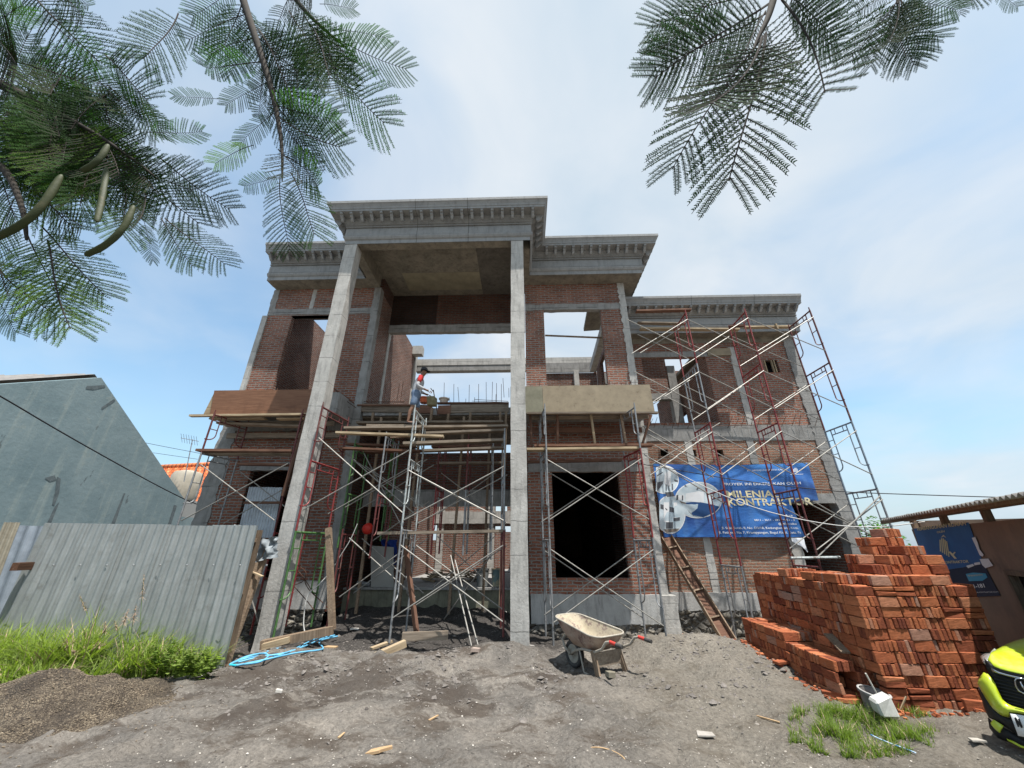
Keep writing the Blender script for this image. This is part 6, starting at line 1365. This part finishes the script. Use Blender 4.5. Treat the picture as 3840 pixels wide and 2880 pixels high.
mb=MB(); mb.box(tk.x-.5,tk.x+.5,tk.y-.5,tk.y+.5,-.3,tk.z-.05); tag(mb.build('tank_stand',simple('grey_stand',(.3,.3,.29),None,4,.9,.1)),'grey masonry stand under the beige water tank','stand')
at=P(690,1806,15); an=empty('tv_antenna',at,'thin rooftop television antenna beside the outer scaffold','antenna')
tp=P(722,1648,15); mb=MB(); mb.tube([at,tp],.018,5); mb.build('mast',GALV,an)
mb=MB(); a,b_=P(678,1642,15),P(745,1655,15); mb.tube([a,b_],.012,5); mb.build('boom',GALV,an)
for k in range(7):
    c=a+(b_-a)*(k+.3)/7; mb=MB(); mb.tube([c-U*.17+Vector((0,.1,0)),c+U*.17-Vector((0,.1,0))],.008,4); mb.build('element',GALV,an)
# ---------------------------------------------------------------- overhanging flame trees
def leafmat(name,c1,c2,tr,rnd=.3):
    m,t,b=nt(name); oi=N(t,'ShaderNodeObjectInfo'); c=mix(t,oi.outputs['Random'],c1,c2); ge=N(t,'ShaderNodeNewGeometry')
    k=math_(t,'MULTIPLY_ADD',ge.outputs['Random Per Island'],.7,.65); h=N(t,'ShaderNodeHueSaturation'); L(t,c,h.inputs['Color']); L(t,k,h.inputs['Value']); c=h.outputs[0]
    L(t,c,b.inputs['Base Color']); val(b,'Roughness',.7); val(b,'Specular IOR Level',.08)
    td=N(t,'ShaderNodeBsdfTranslucent'); L(t,mix(t,1.,c,tr,'MULTIPLY'),td.inputs['Color']); mx=N(t,'ShaderNodeMixShader'); val(mx,'Fac',.44); L(t,b.outputs[0],mx.inputs[1]); L(t,td.outputs[0],mx.inputs[2]); L(t,mx.outputs[0],t.nodes['Material Output'].inputs['Surface']); return m
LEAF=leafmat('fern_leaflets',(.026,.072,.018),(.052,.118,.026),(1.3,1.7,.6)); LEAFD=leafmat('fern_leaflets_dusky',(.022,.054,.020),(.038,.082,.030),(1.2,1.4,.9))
LEAFB=leafmat('fern_leaflets_sunny',(.06,.125,.02),(.10,.18,.03),(1.4,1.7,.5)); TWIG=simple('dark_twig',(.022,.019,.016),(.045,.037,.03),20,.9,.2); PODM=simple('green_pod',(.03,.042,.013),(.05,.06,.02),6,.6,.2,c3=(.13,.09,.04),s3=(.55,.7)); BARK=simple('grey_bark',(.14,.12,.10),(.22,.195,.165),9,.95,.6)  # LEAFB: sunlight on the lower left fronds put into a brighter leaf colour
FRONDS=[]
def mkfrond(seed,wide,npin,droop):
    r=random.Random(seed); mb=MB(); rach=[]
    def rc(t): return Vector((t,0.03*math.sin(t*3+seed),-droop*t*t))
    droop*=.5
    rp=[rc(i/8) for i in range(9)]; mb.cm=0; mb.tube(rp,[.0065-.004*i/8 for i in range(9)],4)
    for k in range(npin):
        t=.14+.84*k/(npin-1); p0=rc(t); ln=wide*(.55+.75*math.sin(math.pi*min(1,(t-.05)*.86)))*(1 if t<.9 else .86); ln*=r.uniform(.9,1.06)
        fa=rad(68-38*t**2.2)
        for s in (-1,1):
            if r.random()<.03: continue
            a=fa+r.uniform(-.05,.05); d=Vector((math.cos(a),s*math.sin(a),-.12-.10*r.random())).normalized(); q=p0
            side=Vector((-d.y,d.x,0)).normalized(); nl=26; wl=.0138; prev=p0
            mb.cm=1
            for j in range(nl):
                f0=.04+.95*j/nl; c=p0+d*ln*f0+Vector((.07*ln*f0*f0,0,-.08*ln*f0*f0)); lw=wl*(.75+.35*math.sin(math.pi*f0)); h=ln/nl*.86
                for ss in (-1,1):
                    dr=(side*ss+d*.62).normalized(); e=c+dr*lw+Vector((0,0,r.uniform(-.006,.004)))
                    mb.add([c-d*h*.30,c+d*h*.55,e+d*h*.30,e-d*h*.22],[(0,1,2,3)])
            mb.cm=0; mb.tube([p0,p0+d*ln*.5+Vector((.025*ln,0,-.025*ln)),p0+d*ln+Vector((.10*ln,0,-.10*ln))],[.0028,.0022,.0012],3,False)
    return mb
for sd,w_,n_,dr in ((1,.215,21,.10),(2,.20,22,.24),(3,.245,19,.05),(4,.21,21,.36),(5,.26,20,.16)):
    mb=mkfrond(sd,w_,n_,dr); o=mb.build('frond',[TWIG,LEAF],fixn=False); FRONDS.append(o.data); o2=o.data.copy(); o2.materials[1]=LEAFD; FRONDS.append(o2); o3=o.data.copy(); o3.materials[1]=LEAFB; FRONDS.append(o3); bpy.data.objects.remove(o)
def frond(tree,bx,by,tx,ty,Y,dY=0.,roll=None,var=None,dusk=False):
    a=P(bx,by,Y); b_=P(tx,ty,Y+dY); X=(b_-a); ln=X.length*.87; X.normalize(); n_=(CAMP-(a+b_)/2).normalized(); n_=(n_-X*n_.dot(X)).normalized(); ro=R.uniform(-.55,.55) if roll is None else roll
    n_=Matrix.Rotation(ro,3,X)@n_; n_=-n_ if R.random()<.25 else n_; Yv=n_.cross(X); M=Matrix((X,Yv,n_)).transposed().to_4x4()
    k=(R.randrange(5) if var is None else var)*3+int(dusk)
    o=linkmesh('frond',FRONDS[k],tree); o.matrix_basis=Matrix.Translation(a-Vector(tree.location))@M@Matrix.Diagonal((ln,ln*R.uniform(.9,1.1),ln,1)); return o
def limb(tree,pts,r,mat=TWIG,name='branch'):
    pts=[Vector(p) for p in pts]
    for _ in range(2): 
        pts=[pts[0]]+[x for a,b_ in zip(pts,pts[1:]) for x in (a*.75+b_*.25,a*.25+b_*.75)]+[pts[-1]]
    n=len(pts); mb=MB(); mb.tube(pts,[r[0]+(r[1]-r[0])*i/(n-1) for i in range(n)],7); return mb.build(name,mat,tree,smooth=True)
tL=empty('flame_tree',(-3.3,-.9,0),'leafy flame tree with feathery fronds and hanging green pods over the grey gable','tree')
limb(tL,[(-3.3,-.9,-.1),(-3.25,-.9,1.6),(-3.1,-.85,3.2),(-2.7,-.7,4.3)],(.17,.11),BARK,'trunk')
YL=1.75
top=Vector((-2.7,-.7,4.3))
limb(tL,[top,(-2.75,.4,4.25),P(-260,230,YL),P(0,312,YL),P(110,372,YL),P(250,460,YL),P(400,590,YL)],(.07,.012))
limb(tL,[top,(-1.9,.3,5.2),P(850,-220,1.6),P(905,-20,1.6),P(960,150,1.6),P(1010,300,1.6),P(1040,430,1.6),P(1060,560,1.6),P(1058,680,1.6)],(.05,.003))
limb(tL,[top,(-1.6,.2,5.4),P(1010,-180,1.7),P(1090,-20,1.7),P(1190,90,1.7),P(1300,180,1.7)],(.05,.004))
limb(tL,[(-2.75,.4,4.25),P(-250,520,1.6),P(-40,600,1.6),P(30,640,1.6),P(90,790,1.6),P(100,900,1.6)],(.04,.006))
limb(tL,[P(110,372,YL),P(330,480,1.7),P(520,610,1.7),P(600,680,1.7)],(.02,.004),TWIG)
spec=[(658,39,549,251),(1254,141,1560,274),(1238,102,1481,141),(1222,204,1465,494),(1200,20,1340,30),(823,376,619,345),(549,502,768,494),(596,603,839,768),(627,815,823,960),(533,823,596,995),(596,823,721,987),(956,549,784,611),(1042,439,1301,564),(1074,596,1285,721),(1058,666,1058,925),(1081,650,1199,893),(1050,650,893,713),(1010,400,1317,447),(141,854,415,1082),(157,901,282,1215),(180,752,360,886),(-40,1090,72,1262),(120,880,212,1176),(240,-60,368,47),(200,-40,345,94),(392,219,541,368),
 (1010,330,1290,440),(980,240,720,290),(960,140,760,220),(930,60,700,150),(1000,300,830,420),(1180,90,1400,300),(1130,60,1300,330),(960,150,1190,300),(980,250,1180,400),(1020,420,880,560),(900,-40,690,60),(1060,-20,1250,60),(1080,10,1010,190),(900,-10,830,200),(1180,60,1180,330),(1240,170,1300,420),(1020,430,1180,600),(1045,560,1150,720),
 (400,330,560,470),(330,470,560,620),(420,590,700,690),(430,620,560,830),(380,580,300,800),(300,520,180,760),(250,470,480,560),(120,380,330,430),(180,420,90,640),(110,380,10,560),(60,340,200,180),(0,300,130,120),(200,440,420,330),(-60,270,60,60),(0,-40,140,110),(120,-60,250,130),(200,100,390,250),(150,200,370,300),(80,220,300,330),(-20,160,170,270),(430,560,640,740),(470,600,700,800),(300,500,430,760),(350,540,520,770),(230,480,300,690),(120,440,260,620),(20,420,100,660),(-40,520,80,720),(-40,620,60,820),(-60,860,130,1050),(-60,960,60,1110),(10,1000,150,1180),(60,760,-40,960),(500,640,640,930),(450,660,480,900),(-30,1230,40,1200),(150,560,300,640),(60, 350, 330, 560),(120, 420, 380, 640),(180, 380, 430, 520),(90, 480, 300, 700),(40, 420, 220, 640),(240, 430, 350, 690),(300, 420, 260, 700),(350, 470, 480, 740),(150, 330, 420, 400),(200, 520, 120, 760),(260, 560, 420, 780),(60, 600, 220, 820),(20, 520, 160, 760),(120, 300, 60, 500),(100, 330, -20, 480),(60, 260, 260, 380),(40, 220, 240, 300),(920, 40, 1060, 260),(960, 120, 1100, 360),(1000, 250, 930, 470),(1020, 350, 1130, 560),(1090, 30, 1180, 240),(940, 80, 860, 300),(1150, 90, 1260, 290),(60,560,220,720),(200,600,350,700),(250,640,380,820),(100,640,210,800),(300,380,470,480),(-50,90,110,40),(30,60,240,60)]
spec+=[(R.uniform(20,420),R.uniform(250,560),0,0) for _ in range(26)]
spec=[(a,b_,a+R.uniform(-170,190),b_+R.uniform(110,260)) if (c,d)==(0,0) else (a,b_,c,d) for a,b_,c,d in spec]
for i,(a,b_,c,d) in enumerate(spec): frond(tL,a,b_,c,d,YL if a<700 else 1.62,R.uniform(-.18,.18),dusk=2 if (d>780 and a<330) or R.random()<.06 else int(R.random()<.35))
# curled tip
def pod(tree,pts,w_,Y):
    pts=[P(x,y,Y) for x,y in pts]
    for _ in range(2): pts=[pts[0]]+[x for a,b_ in zip(pts,pts[1:]) for x in (a*.75+b_*.25,a*.25+b_*.75)]+[pts[-1]]
    n=len(pts); rr=[w_*(.25+.75*min(1,math.sin(math.pi*min(.5,i/(n-1)*2.2)) if i<n/2 else math.sin(math.pi*min(.5,(1-i/(n-1))*3.2))))*(1+.05*math.sin(i*1.9)) for i in range(n)]
    mb=MB(); V=[]; m=len(pts); k_=10
    for i,p in enumerate(pts):
        d=(pts[min(i+1,m-1)]-pts[max(i-1,0)]).normalized(); vw=(CAMP-p).normalized(); a_=d.cross(vw).normalized(); b2=a_.cross(d).normalized(); bmp_=1+.35*abs(math.sin(i*1.25))
        for q in range(k_): V.append(p+a_*math.cos(2*math.pi*q/k_)*rr[i]+b2*math.sin(2*math.pi*q/k_)*rr[i]*.34*bmp_)
    mb.add(V,[(i*k_+q,i*k_+(q+1)%k_,(i+1)*k_+(q+1)%k_,(i+1)*k_+q) for i in range(m-1) for q in range(k_)]+[tuple(range(k_)),tuple((m-1)*k_+q for q in range(k_))])
    return mb.build('pod',PODM,tree,smooth=True)
pod(tL,[(407,541),(380,590),(340,625),(306,642)],.016,1.5); pod(tL,[(400,627),(392,690),(380,760),(362,834)],.015,1.5); pod(tL,[(502,770),(470,850),(400,920),(318,958)],.0155,1.5); pod(tL,[(232,655),(170,760),(90,840),(-30,900)],.018,1.45)
tR=empty('flame_tree',(3.9,-1.2,0),'second flame tree whose feathery fronds hang into the sky above the banner wing','tree')
limb(tR,[(3.9,-1.2,-.1),(3.85,-1.2,1.7),(3.7,-1.1,3.4),(3.3,-.9,4.6)],(.16,.10),BARK,'trunk')
tp_=Vector((3.3,-.9,4.6)); YR=1.75
limb(tR,[tp_,(2.2,.3,5.9),P(2960,-220,YR),P(2905,-20,YR),P(2880,70,YR),P(2845,135,YR),P(2820,200,YR)],(.06,.005))
limb(tR,[tp_,(2.8,.4,5.6),P(3420,-260,YR),P(3370,-80,YR),P(3365,20,YR)],(.05,.006))
limb(tR,[(2.8,.4,5.6),P(3700,-180,YR),P(3720,-40,YR)],(.03,.005))
for (a,b_,c,d,v,ro) in [(2935,-5,3122,436,2,.05),(2850,130,2741,728,0,.1),(2838,140,2515,622,1,.35),(2882,28,2411,290,0,.15),(2780,-10,2402,118,2,.35),(2900,-20,2470,330,1,-.2),(2960,-40,3155,90,4,.2),(2950,-30,3120,200,1,.5),(2840,140,2640,640,3,.3),(2920,-30,3160,160,0,.4),(2870,40,2760,330,2,-.3),(2700,-60,2480,200,0,.2),
  (3365,0,3434,242,1,.1),(3365,0,3481,222,0,-.2),(3370,-5,3542,160,2,.2),(3360,0,3347,242,3,.1),(3360,-5,3188,222,0,.4),(3370,-20,3606,58,4,.1),(3355,0,3270,236,1,.2),(3365,5,3400,238,2,.5),(3725,-40,3830,24,1,.0),(3700,-60,3640,10,2,.2),(3350,-20,3180,60,0,.3),(3600,-80,3590,50,3,.2)]:
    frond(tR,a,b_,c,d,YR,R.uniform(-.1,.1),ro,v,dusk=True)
# ---------------------------------------------------------------- far greenery right of the wing
gt=empty('garden_tree',P(3285,2130,14),'small bushy green tree peeping out behind the outer end of the wing','tree')
mb=MB(); c=P(3290,2010,14); mb.tube([Vector((c.x,14,-.4)),c],[.09,.03],7); mb.build('trunk',BARK,gt)
mb=MB(); 
for k in range(1500):
    u=Vector((R.gauss(0,1),R.gauss(0,1),R.gauss(0,1))); u=u.normalized()*R.random()**.4; q=c+Vector((u.x*.75,u.y*.7,u.z*.75-.1)); a=R.uniform(0,6.3); s=R.uniform(.04,.09); dx=Vector((math.cos(a),math.sin(a),R.uniform(-.6,.3)))*s; dy=Vector((-math.sin(a),math.cos(a),R.uniform(-.5,.5)))*s*.5
    if mnoise.noise(q*2.2)<-.12: continue
    mb.add([q-dx,q+dy,q+dx,q-dy],[(0,1,2,3)])
GRN=leafmat('bush_leaf',(.05,.12,.03),(.07,.15,.04),(1.4,1.8,.6)); mb.build('crown',GRN,gt,fixn=False)
# ---------------------------------------------------------------- grass
GRA=leafmat('grass_blade',(.13,.20,.04),(.23,.29,.085),(1.5,1.7,.5)); STRAW=simple('straw_plume',(.45,.34,.24),(.36,.25,.18),12,.9,0)
DRYB=MB()
def blade(mb,x,y,h,lean,a,w_,z=None,seg=3):
    if R.random()<.07: mb=DRYB
    z=gz(x,y)-.01 if z is None else z; dx,dy=math.cos(a),math.sin(a); px_,py_=-dy,dx; pr=None
    V=[]
    for i in range(seg+1):
        f=i/seg; off=lean*f**1.8*h; zz=z+h*(f-.28*lean*f*f); ww=w_*(1-f)**.7 if i<seg else 0
        V+= [(x+dx*off-px_*ww,y+dy*off-py_*ww,zz),(x+dx*off+px_*ww,y+dy*off+py_*ww,zz)]
    mb.add(V,[(2*i,2*i+1,2*i+3,2*i+2) for i in range(seg)])
mb=MB()
for k in range(14500):
    px=R.uniform(-250,790); lo=2640-.0*px
    x=R.uniform(-9.2,-4.75); y=R.uniform(5.3,6.82)
    edge=5.55+.75*sstep(-6.2,-5.0,x)+.25*mnoise.noise(Vector((x*1.7,1,0)))
    if y<edge: continue
    dens=mnoise.noise(Vector((x*1.9,y*1.9,7)))
    if dens<-.10: continue
    tallf=.55+.45*sstep(edge,edge+.7,y)
    h=R.uniform(.18,.78)*tallf*(1+.35*mnoise.noise(Vector((x*.8,3,y))))*(1.12 if x<-6 else .95)
    blade(mb,x,y,h,R.uniform(.2,1.35),R.uniform(0,6.3),R.uniform(.005,.0135))
tag(mb.build('tall_grass',GRA,fixn=False),'lush green grass growing along the foot of the zinc fence','grass',None,'stuff')
mb=MB()
def ell(x,y,cx_,cy_,rx,ry): return ((x-cx_)/rx)**2+((y-cy_)/ry)**2
for k in range(11000):
    px=R.uniform(2960,3640); py=R.uniform(2600,2850)
    e_=ell(px,py,3240,2735,300,105)+.55*mnoise.noise(Vector((px*.012,py*.02,2)))
    if not(e_<1 or (px>3380 and 2680<py<2730 and R.random()<.4)): continue
    g_=G(px,py,0); g_=G(px,py,gz(g_.x,g_.y)); 
    if mnoise.noise(Vector((g_.x*3.1,g_.y*3.1,1)))<-.30+.42*e_-.0: continue
    h=R.uniform(.04,.19)*(1.15-.7*max(0,e_)); blade(mb,g_.x,g_.y,h,R.uniform(.2,1.1),R.uniform(0,6.3),R.uniform(.0025,.005),None,2)
tag(mb.build('grass_patch',GRA,fixn=False),'small bright green grass patch at the foot of the brick pile','grass',None,'stuff')
tag(DRYB.build('dry_grass',STRAW,fixn=False),'dry straw coloured blades mixed into the green grass','grass',None,'stuff')
# reeds with feathery plumes
for k,(px,py,bx,by) in enumerate([(540,2160,560,2400),(300,2235,370,2430),(430,2330,450,2450),(510,2275,500,2440),(480,2290,460,2440),(395,2335,400,2460),(250,2400,290,2500),(370,2410,380,2520),(275,2440,300,2540)]):
    Y=R.uniform(6.1,6.6); b_=P(bx,by,Y); b_.z=gz(b_.x,b_.y); tpp=P(px,py,Y-.1); e=empty('reed',b_,f'reed with a feathery straw plume, {["tallest of all, right","arching left one","middle low one","upright right one","short slim one","bent left low one","lowest left one","lowest right one","smallest left one"][k]}, before the zinc fence','reed','plumed reeds in the tall grass')
    md_=b_*.4+tpp*.6+Vector((R.uniform(-.06,.06),0,.08)); mb=MB(); mb.tube([b_,md_,tpp],.004,4); mb.build('stem',GRA,e)
    mb=MB(); d=(tpp-md_).normalized()
    for q in range(130):
        f=R.random(); p=md_+(tpp-md_)*(.35+.75*f); v=Vector((R.uniform(-1,1),R.uniform(-1,1),R.uniform(-.9,.5)))*(.075*(1.15-f)); n_=v.cross(d).normalized()*.003 if v.length>0 else d
        mb.add([p-n_,p+n_,p+v+n_*.3,p+v-n_*.3],[(0,1,2,3)])
    mb.build('plume',STRAW,e,fixn=False)
for k,(px,py,h,lab) in enumerate([(610,2440,.55,'taller leafy weed with round leaves in front of the zinc fence'),(715,2500,.38,'lower leafy weed with round leaves near the fence end'),(655,2545,.30,'small leafy weed at the front edge of the grass beside the gravel heap'),(760,2535,.26,'smallest leafy weed hanging over the bare soil by the fence end'),(180,2430,.5,'broad leafy weed deep in the grass near the picture edge')]):
    Y=(6.25,6.0,5.85,6.0,6.2)[k]; b_=P(px,py,Y); b_.z=gz(b_.x,b_.y)-.02; e=empty('leafy_weed',b_,lab,'weed'); mb=MB(); ms=MB()
    for s in range(7):
        a=R.uniform(0,6.3); tp2=b_+Vector((math.cos(a)*.16,math.sin(a)*.13,h*R.uniform(.7,1.1))); ms.tube([b_,b_*.5+tp2*.5+Vector((0,0,.05)),tp2],.004,4)
        for q in range(42):
            f=R.uniform(.2,1); p=b_+(tp2-b_)*f+Vector((R.uniform(-.05,.05),R.uniform(-.05,.05),R.uniform(-.02,.04))); a2=R.uniform(0,6.3); l_=R.uniform(.03,.065); dx=Vector((math.cos(a2),math.sin(a2),R.uniform(-.3,.4)))*l_; dy=Vector((-math.sin(a2),math.cos(a2),0))*l_*.45; mb.add([p,p+dx*.5+dy,p+dx,p+dx*.5-dy],[(0,1,2,3)])
    ms.build('stem',GRA,e); mb.build('leaves',GRA,e,fixn=False)
# ---------------------------------------------------------------- gravel heap and small stones
hx,hy=-5.45,5.15
def hz_(x,y): 
    r2=((x-hx)/.95)**2+((y-hy)/.62)**2; return .34*math.exp(-r2*1.25)
GRV,t,b=nt('heap_gravel'); v=objvec(t); vo=N(t,'ShaderNodeTexVoronoi',feature='F1'); val(vo,'Scale',85.); L(t,v,vo.inputs['Vector']); sc_=N(t,'ShaderNodeSeparateColor'); L(t,vo.outputs['Color'],sc_.inputs[0])
c=ramp(t,sc_.outputs[0],[(0.,(.06,.045,.032)),(.40,(.14,.108,.075)),(.8,(.26,.205,.14)),(1.,(.40,.33,.24))]); c=mix(t,ramp(t,noi(t,v,2.1,5,.7),[(.42,0.),(.6,.75)]),c,(.05,.037,.027)); L(t,c,b.inputs['Base Color']); val(b,'Roughness',.95); bump(t,b,math_(t,'SUBTRACT',1,vo.outputs['Distance']),1.,.035)
mb=MB(); V=[];nx,ny=80,60
for j in range(ny+1):
    for i in range(nx+1):
        x=hx-2.3+4.6*i/nx; y=hy-1.4+2.8*j/ny; h=hz_(x,y); V.append((x,y,gz(x,y)+h-.03+.03*mnoise.noise(Vector((x*7,y*7,3)))*min(1,h*8)))
mb.add(V,[(j*(nx+1)+i,j*(nx+1)+i+1,(j+1)*(nx+1)+i+1,(j+1)*(nx+1)+i) for j in range(ny) for i in range(nx)])
tag(mb.build('gravel_heap',GRV,smooth=True,fixn=False),'brown gravel heap in front of the green grass','gravel',None,'stuff')
STN,t,b=nt('loose_stone'); ge=N(t,'ShaderNodeNewGeometry'); c=ramp(t,ge.outputs['Random Per Island'],[(0.,(.07,.06,.055)),(.5,(.19,.17,.15)),(.85,(.33,.30,.26)),(1.,(.6,.57,.52))]); L(t,c,b.inputs['Base Color']); val(b,'Roughness',.9)
def stone(mb,x,y,z,s):
    M=Matrix.Translation((x,y,z))@Matrix.Rotation(R.uniform(0,6.3),4,'Z')@Matrix.Rotation(R.uniform(-.5,.5),4,'X'); a=s*R.uniform(.7,1.3);b_=s*R.uniform(.6,1.);c=s*R.uniform(.35,.7)
    V=[(a,0,0),(a*.4,b_,.1*c),(-a*.7,b_*.7,0),(-a,-.1*b_,0),(-a*.3,-b_,0),(a*.6,-b_*.7,0),(.1*a,0,c),(-.2*a,.1*b_,-c)]
    mb.add([M@Vector(q) for q in V],[(i,(i+1)%6,6) for i in range(6)]+[((i+1)%6,i,7) for i in range(6)])
mb=MB()
for k in range(1500):
    x=R.gauss(hx,.75); y=R.gauss(hy-.05,.5); stone(mb,x,y,gz(x,y)+max(0,hz_(x,y)-.03)+.004,R.uniform(.004,.012))
tag(mb.build('heap_pebbles',simple('brown_pebble',(.10,.078,.055),(.25,.20,.145),40,.95,.2),fixn=False),'brown pebbles lying loose over the gravel heap','pebbles',None,'stuff')
mb=MB()
for k in range(2600):
    px=R.uniform(350,3840); py=R.uniform(2440,2900); g_=G(px,py,0)
    if g_.y>9.3 or abs(g_.x)>8: continue
    stone(mb,g_.x,g_.y,gz(g_.x,g_.y)+.002,R.choice((.004,.005,.006,.008,.011)) if R.random()<.978 or py>2700 else R.uniform(.012,.028))
tag(mb.build('ground_stones',STN,fixn=False),'pale grit and small stones scattered over the grey soil','stones',None,'stuff')
# clods of turned soil
mb=MB()
for k in range(4200):
    px=R.uniform(800,3300); py=R.gauss(2490,80)
    if py<2385 or py>2860: continue
    g_=G(px,py,0)
    if g_.y>9.6: continue
    if mnoise.noise(Vector((g_.x*1.1,g_.y*1.6,9)))<.0: continue
    stone(mb,g_.x,g_.y,gz(g_.x,g_.y)+.0,R.uniform(.008,.03) if R.random()<.93 else R.uniform(.03,.065))
CLD=simple('soil_clod',(.10,.09,.082),(.21,.19,.175),14,.98,.6); tag(mb.build('soil_clods',CLD,fixn=False),'grey clods of turned soil in front of the columns','soil',None,'stuff')
# ---------------------------------------------------------------- bits lying on the ground
def bit(name,px,py,pts,th,mat,label,cat,rz=0,tilt=.1,s=1):
    g_=G(px,py,0); z=gz(g_.x,g_.y)+.012; mb=MB(); mb.prism([(x*s,y*s) for x,y in pts],0,th,'z'); mb.xform(Matrix.Translation((g_.x,g_.y,z))@Matrix.Rotation(rz,4,'Z')@Matrix.Rotation(tilt,4,'Y')); return tag(mb.build(name,mat),label,cat)
TERR=simple('flat_tan',(.47,.33,.19),(.38,.25,.14),8,.9,.2); PAPER=simple('dirty_paper',(.62,.60,.56),(.5,.48,.44),6,.9,.2)
bit('wood_chip',1415,2832,[(-.10,-.03),(.02,-.035),(.03,-.025),(.13,-.01),(.12,.02),(.02,.03),(-.06,.03)],.02,TERR,'jagged tan wood chip lying alone at the bottom of the yard','wood chip',.1,-.15)
bit('broken_slab_piece',1782,2468,[(-.09,-.04),(.05,-.05),(.09,.02),(-.02,.06)],.05,simple('pinkish_stone',(.36,.29,.25),(.28,.22,.19),8,.9,.3),'pinkish broken slab piece on the soil before the tall column','stone',.3,.1)
bit('paper_scrap',1038,2617,[(-.04,-.035),(.035,-.03),(.045,.03),(-.02,.04)],.025,PAPER,'crumpled white scrap on the dark soil near the grass','scrap',.7,.3)
bit('wood_chip',1236,2440,[(-.12,-.04),(.1,-.05),(.13,.02),(-.05,.06)],.02,TERR,'flat tan offcut lying at the end of the blue hose','wood chip',.3,.05)
bit('paper_scrap',1135,2312,[(-.12,-.07),(.12,-.07),(.14,.08),(-.1,.08)],.015,TERR,'tan cardboard piece on the black porch sand by the plinth','cardboard',.1,.0)
bit('cement_sack',1325,2382,[(-.09,-.05),(.08,-.06),(.1,.05),(-.07,.06)],.02,PAPER,'small torn paper piece on the black porch sand','scrap',.5,.1)
bit('blue_wrapper',868,2520,[(-.05,-.03),(.05,-.03),(.06,.03),(-.04,.03)],.01,simple('cyan_wrapper',(.03,.42,.55),None,5,.4,0),'bright cyan wrapper at the foot of the fence stake','wrapper',.4,.2)
bit('wood_sliver',1625,2690,[(-.01,-.07),(.012,-.07),(.008,.08),(-.008,.07)],.01,TERR,'thin pale wood sliver in the middle of the yard','wood chip',-.5,0)
bit('wood_sliver',1280,2760,[(-.012,-.05),(.012,-.05),(.006,.06),(-.01,.05)],.01,TERR,'short pale sliver left of the jagged wood chip','wood chip',-.1,0)
bit('wood_sliver',2875,2675,[(-.008,-.11),(.01,-.11),(.008,.11),(-.008,.11)],.012,TERR,'long pale sliver on the sand before the low brick pile','wood chip',.75,0)
bit('stone',2290,2545,[(-.06,-.05),(.04,-.06),(.08,.0),(.03,.05),(-.06,.04)],.06,simple('olive_stone',(.24,.22,.17),(.17,.155,.12),8,.9,.4),'fist sized olive stone beside the wheelbarrow leg','stone',.4,.1)
bit('stone',1990,2432,[(-.07,-.05),(.05,-.05),(.09,.03),(-.03,.06)],.06,simple('pale_stone',(.45,.43,.41),(.35,.33,.31),8,.9,.3),'pale stone lying right of the tall column foot','stone',.8,.2)
bit('roof_tile_shard',2640,2752,[(-.1,-.05),(.08,-.06),(.1,.02),(-.04,.06)],.012,simple('soil_pale',(.36,.34,.31),(.28,.26,.235),9,.9,.3),'whitish flat shard half buried in the grey yard','shard',.2,.05)
bit('flat_shard',3672,2807,[(-.07,-.03),(.07,-.03),(.05,.025),(-.04,.03)],.012,simple('soil_pale_shard',(.40,.38,.34),(.3,.28,.25),9,.9,.3),'pale flat shard lying in front of the car nose','shard',.1,.05)
wire('blue_rope',[G(3265,2755,.06),G(3300,2772,.05),G(3345,2790,.04),G(3390,2806,.03),G(3435,2824,.03)],.006,simple('blue_white_rope',(.05,.2,.42),(.5,.6,.68),30,.8,0,stops=(.45,.55)),'short blue and white rope lying in the grass patch','rope',1)
wire('yellow_root',[G(2190,2808,.02),G(2240,2800,.06),G(2290,2812,.03),G(2335,2835,.05),G(2350,2860,.02)],.005,TERR,'thin yellowish string lying at the bottom edge of the yard','string',2)
# nothing set is a part of something else unless parented
for o in list(S.collection.objects):
    if o.parent is None and o.type in('MESH','EMPTY') and 'kind' not in o.keys(): o['kind']='thing'
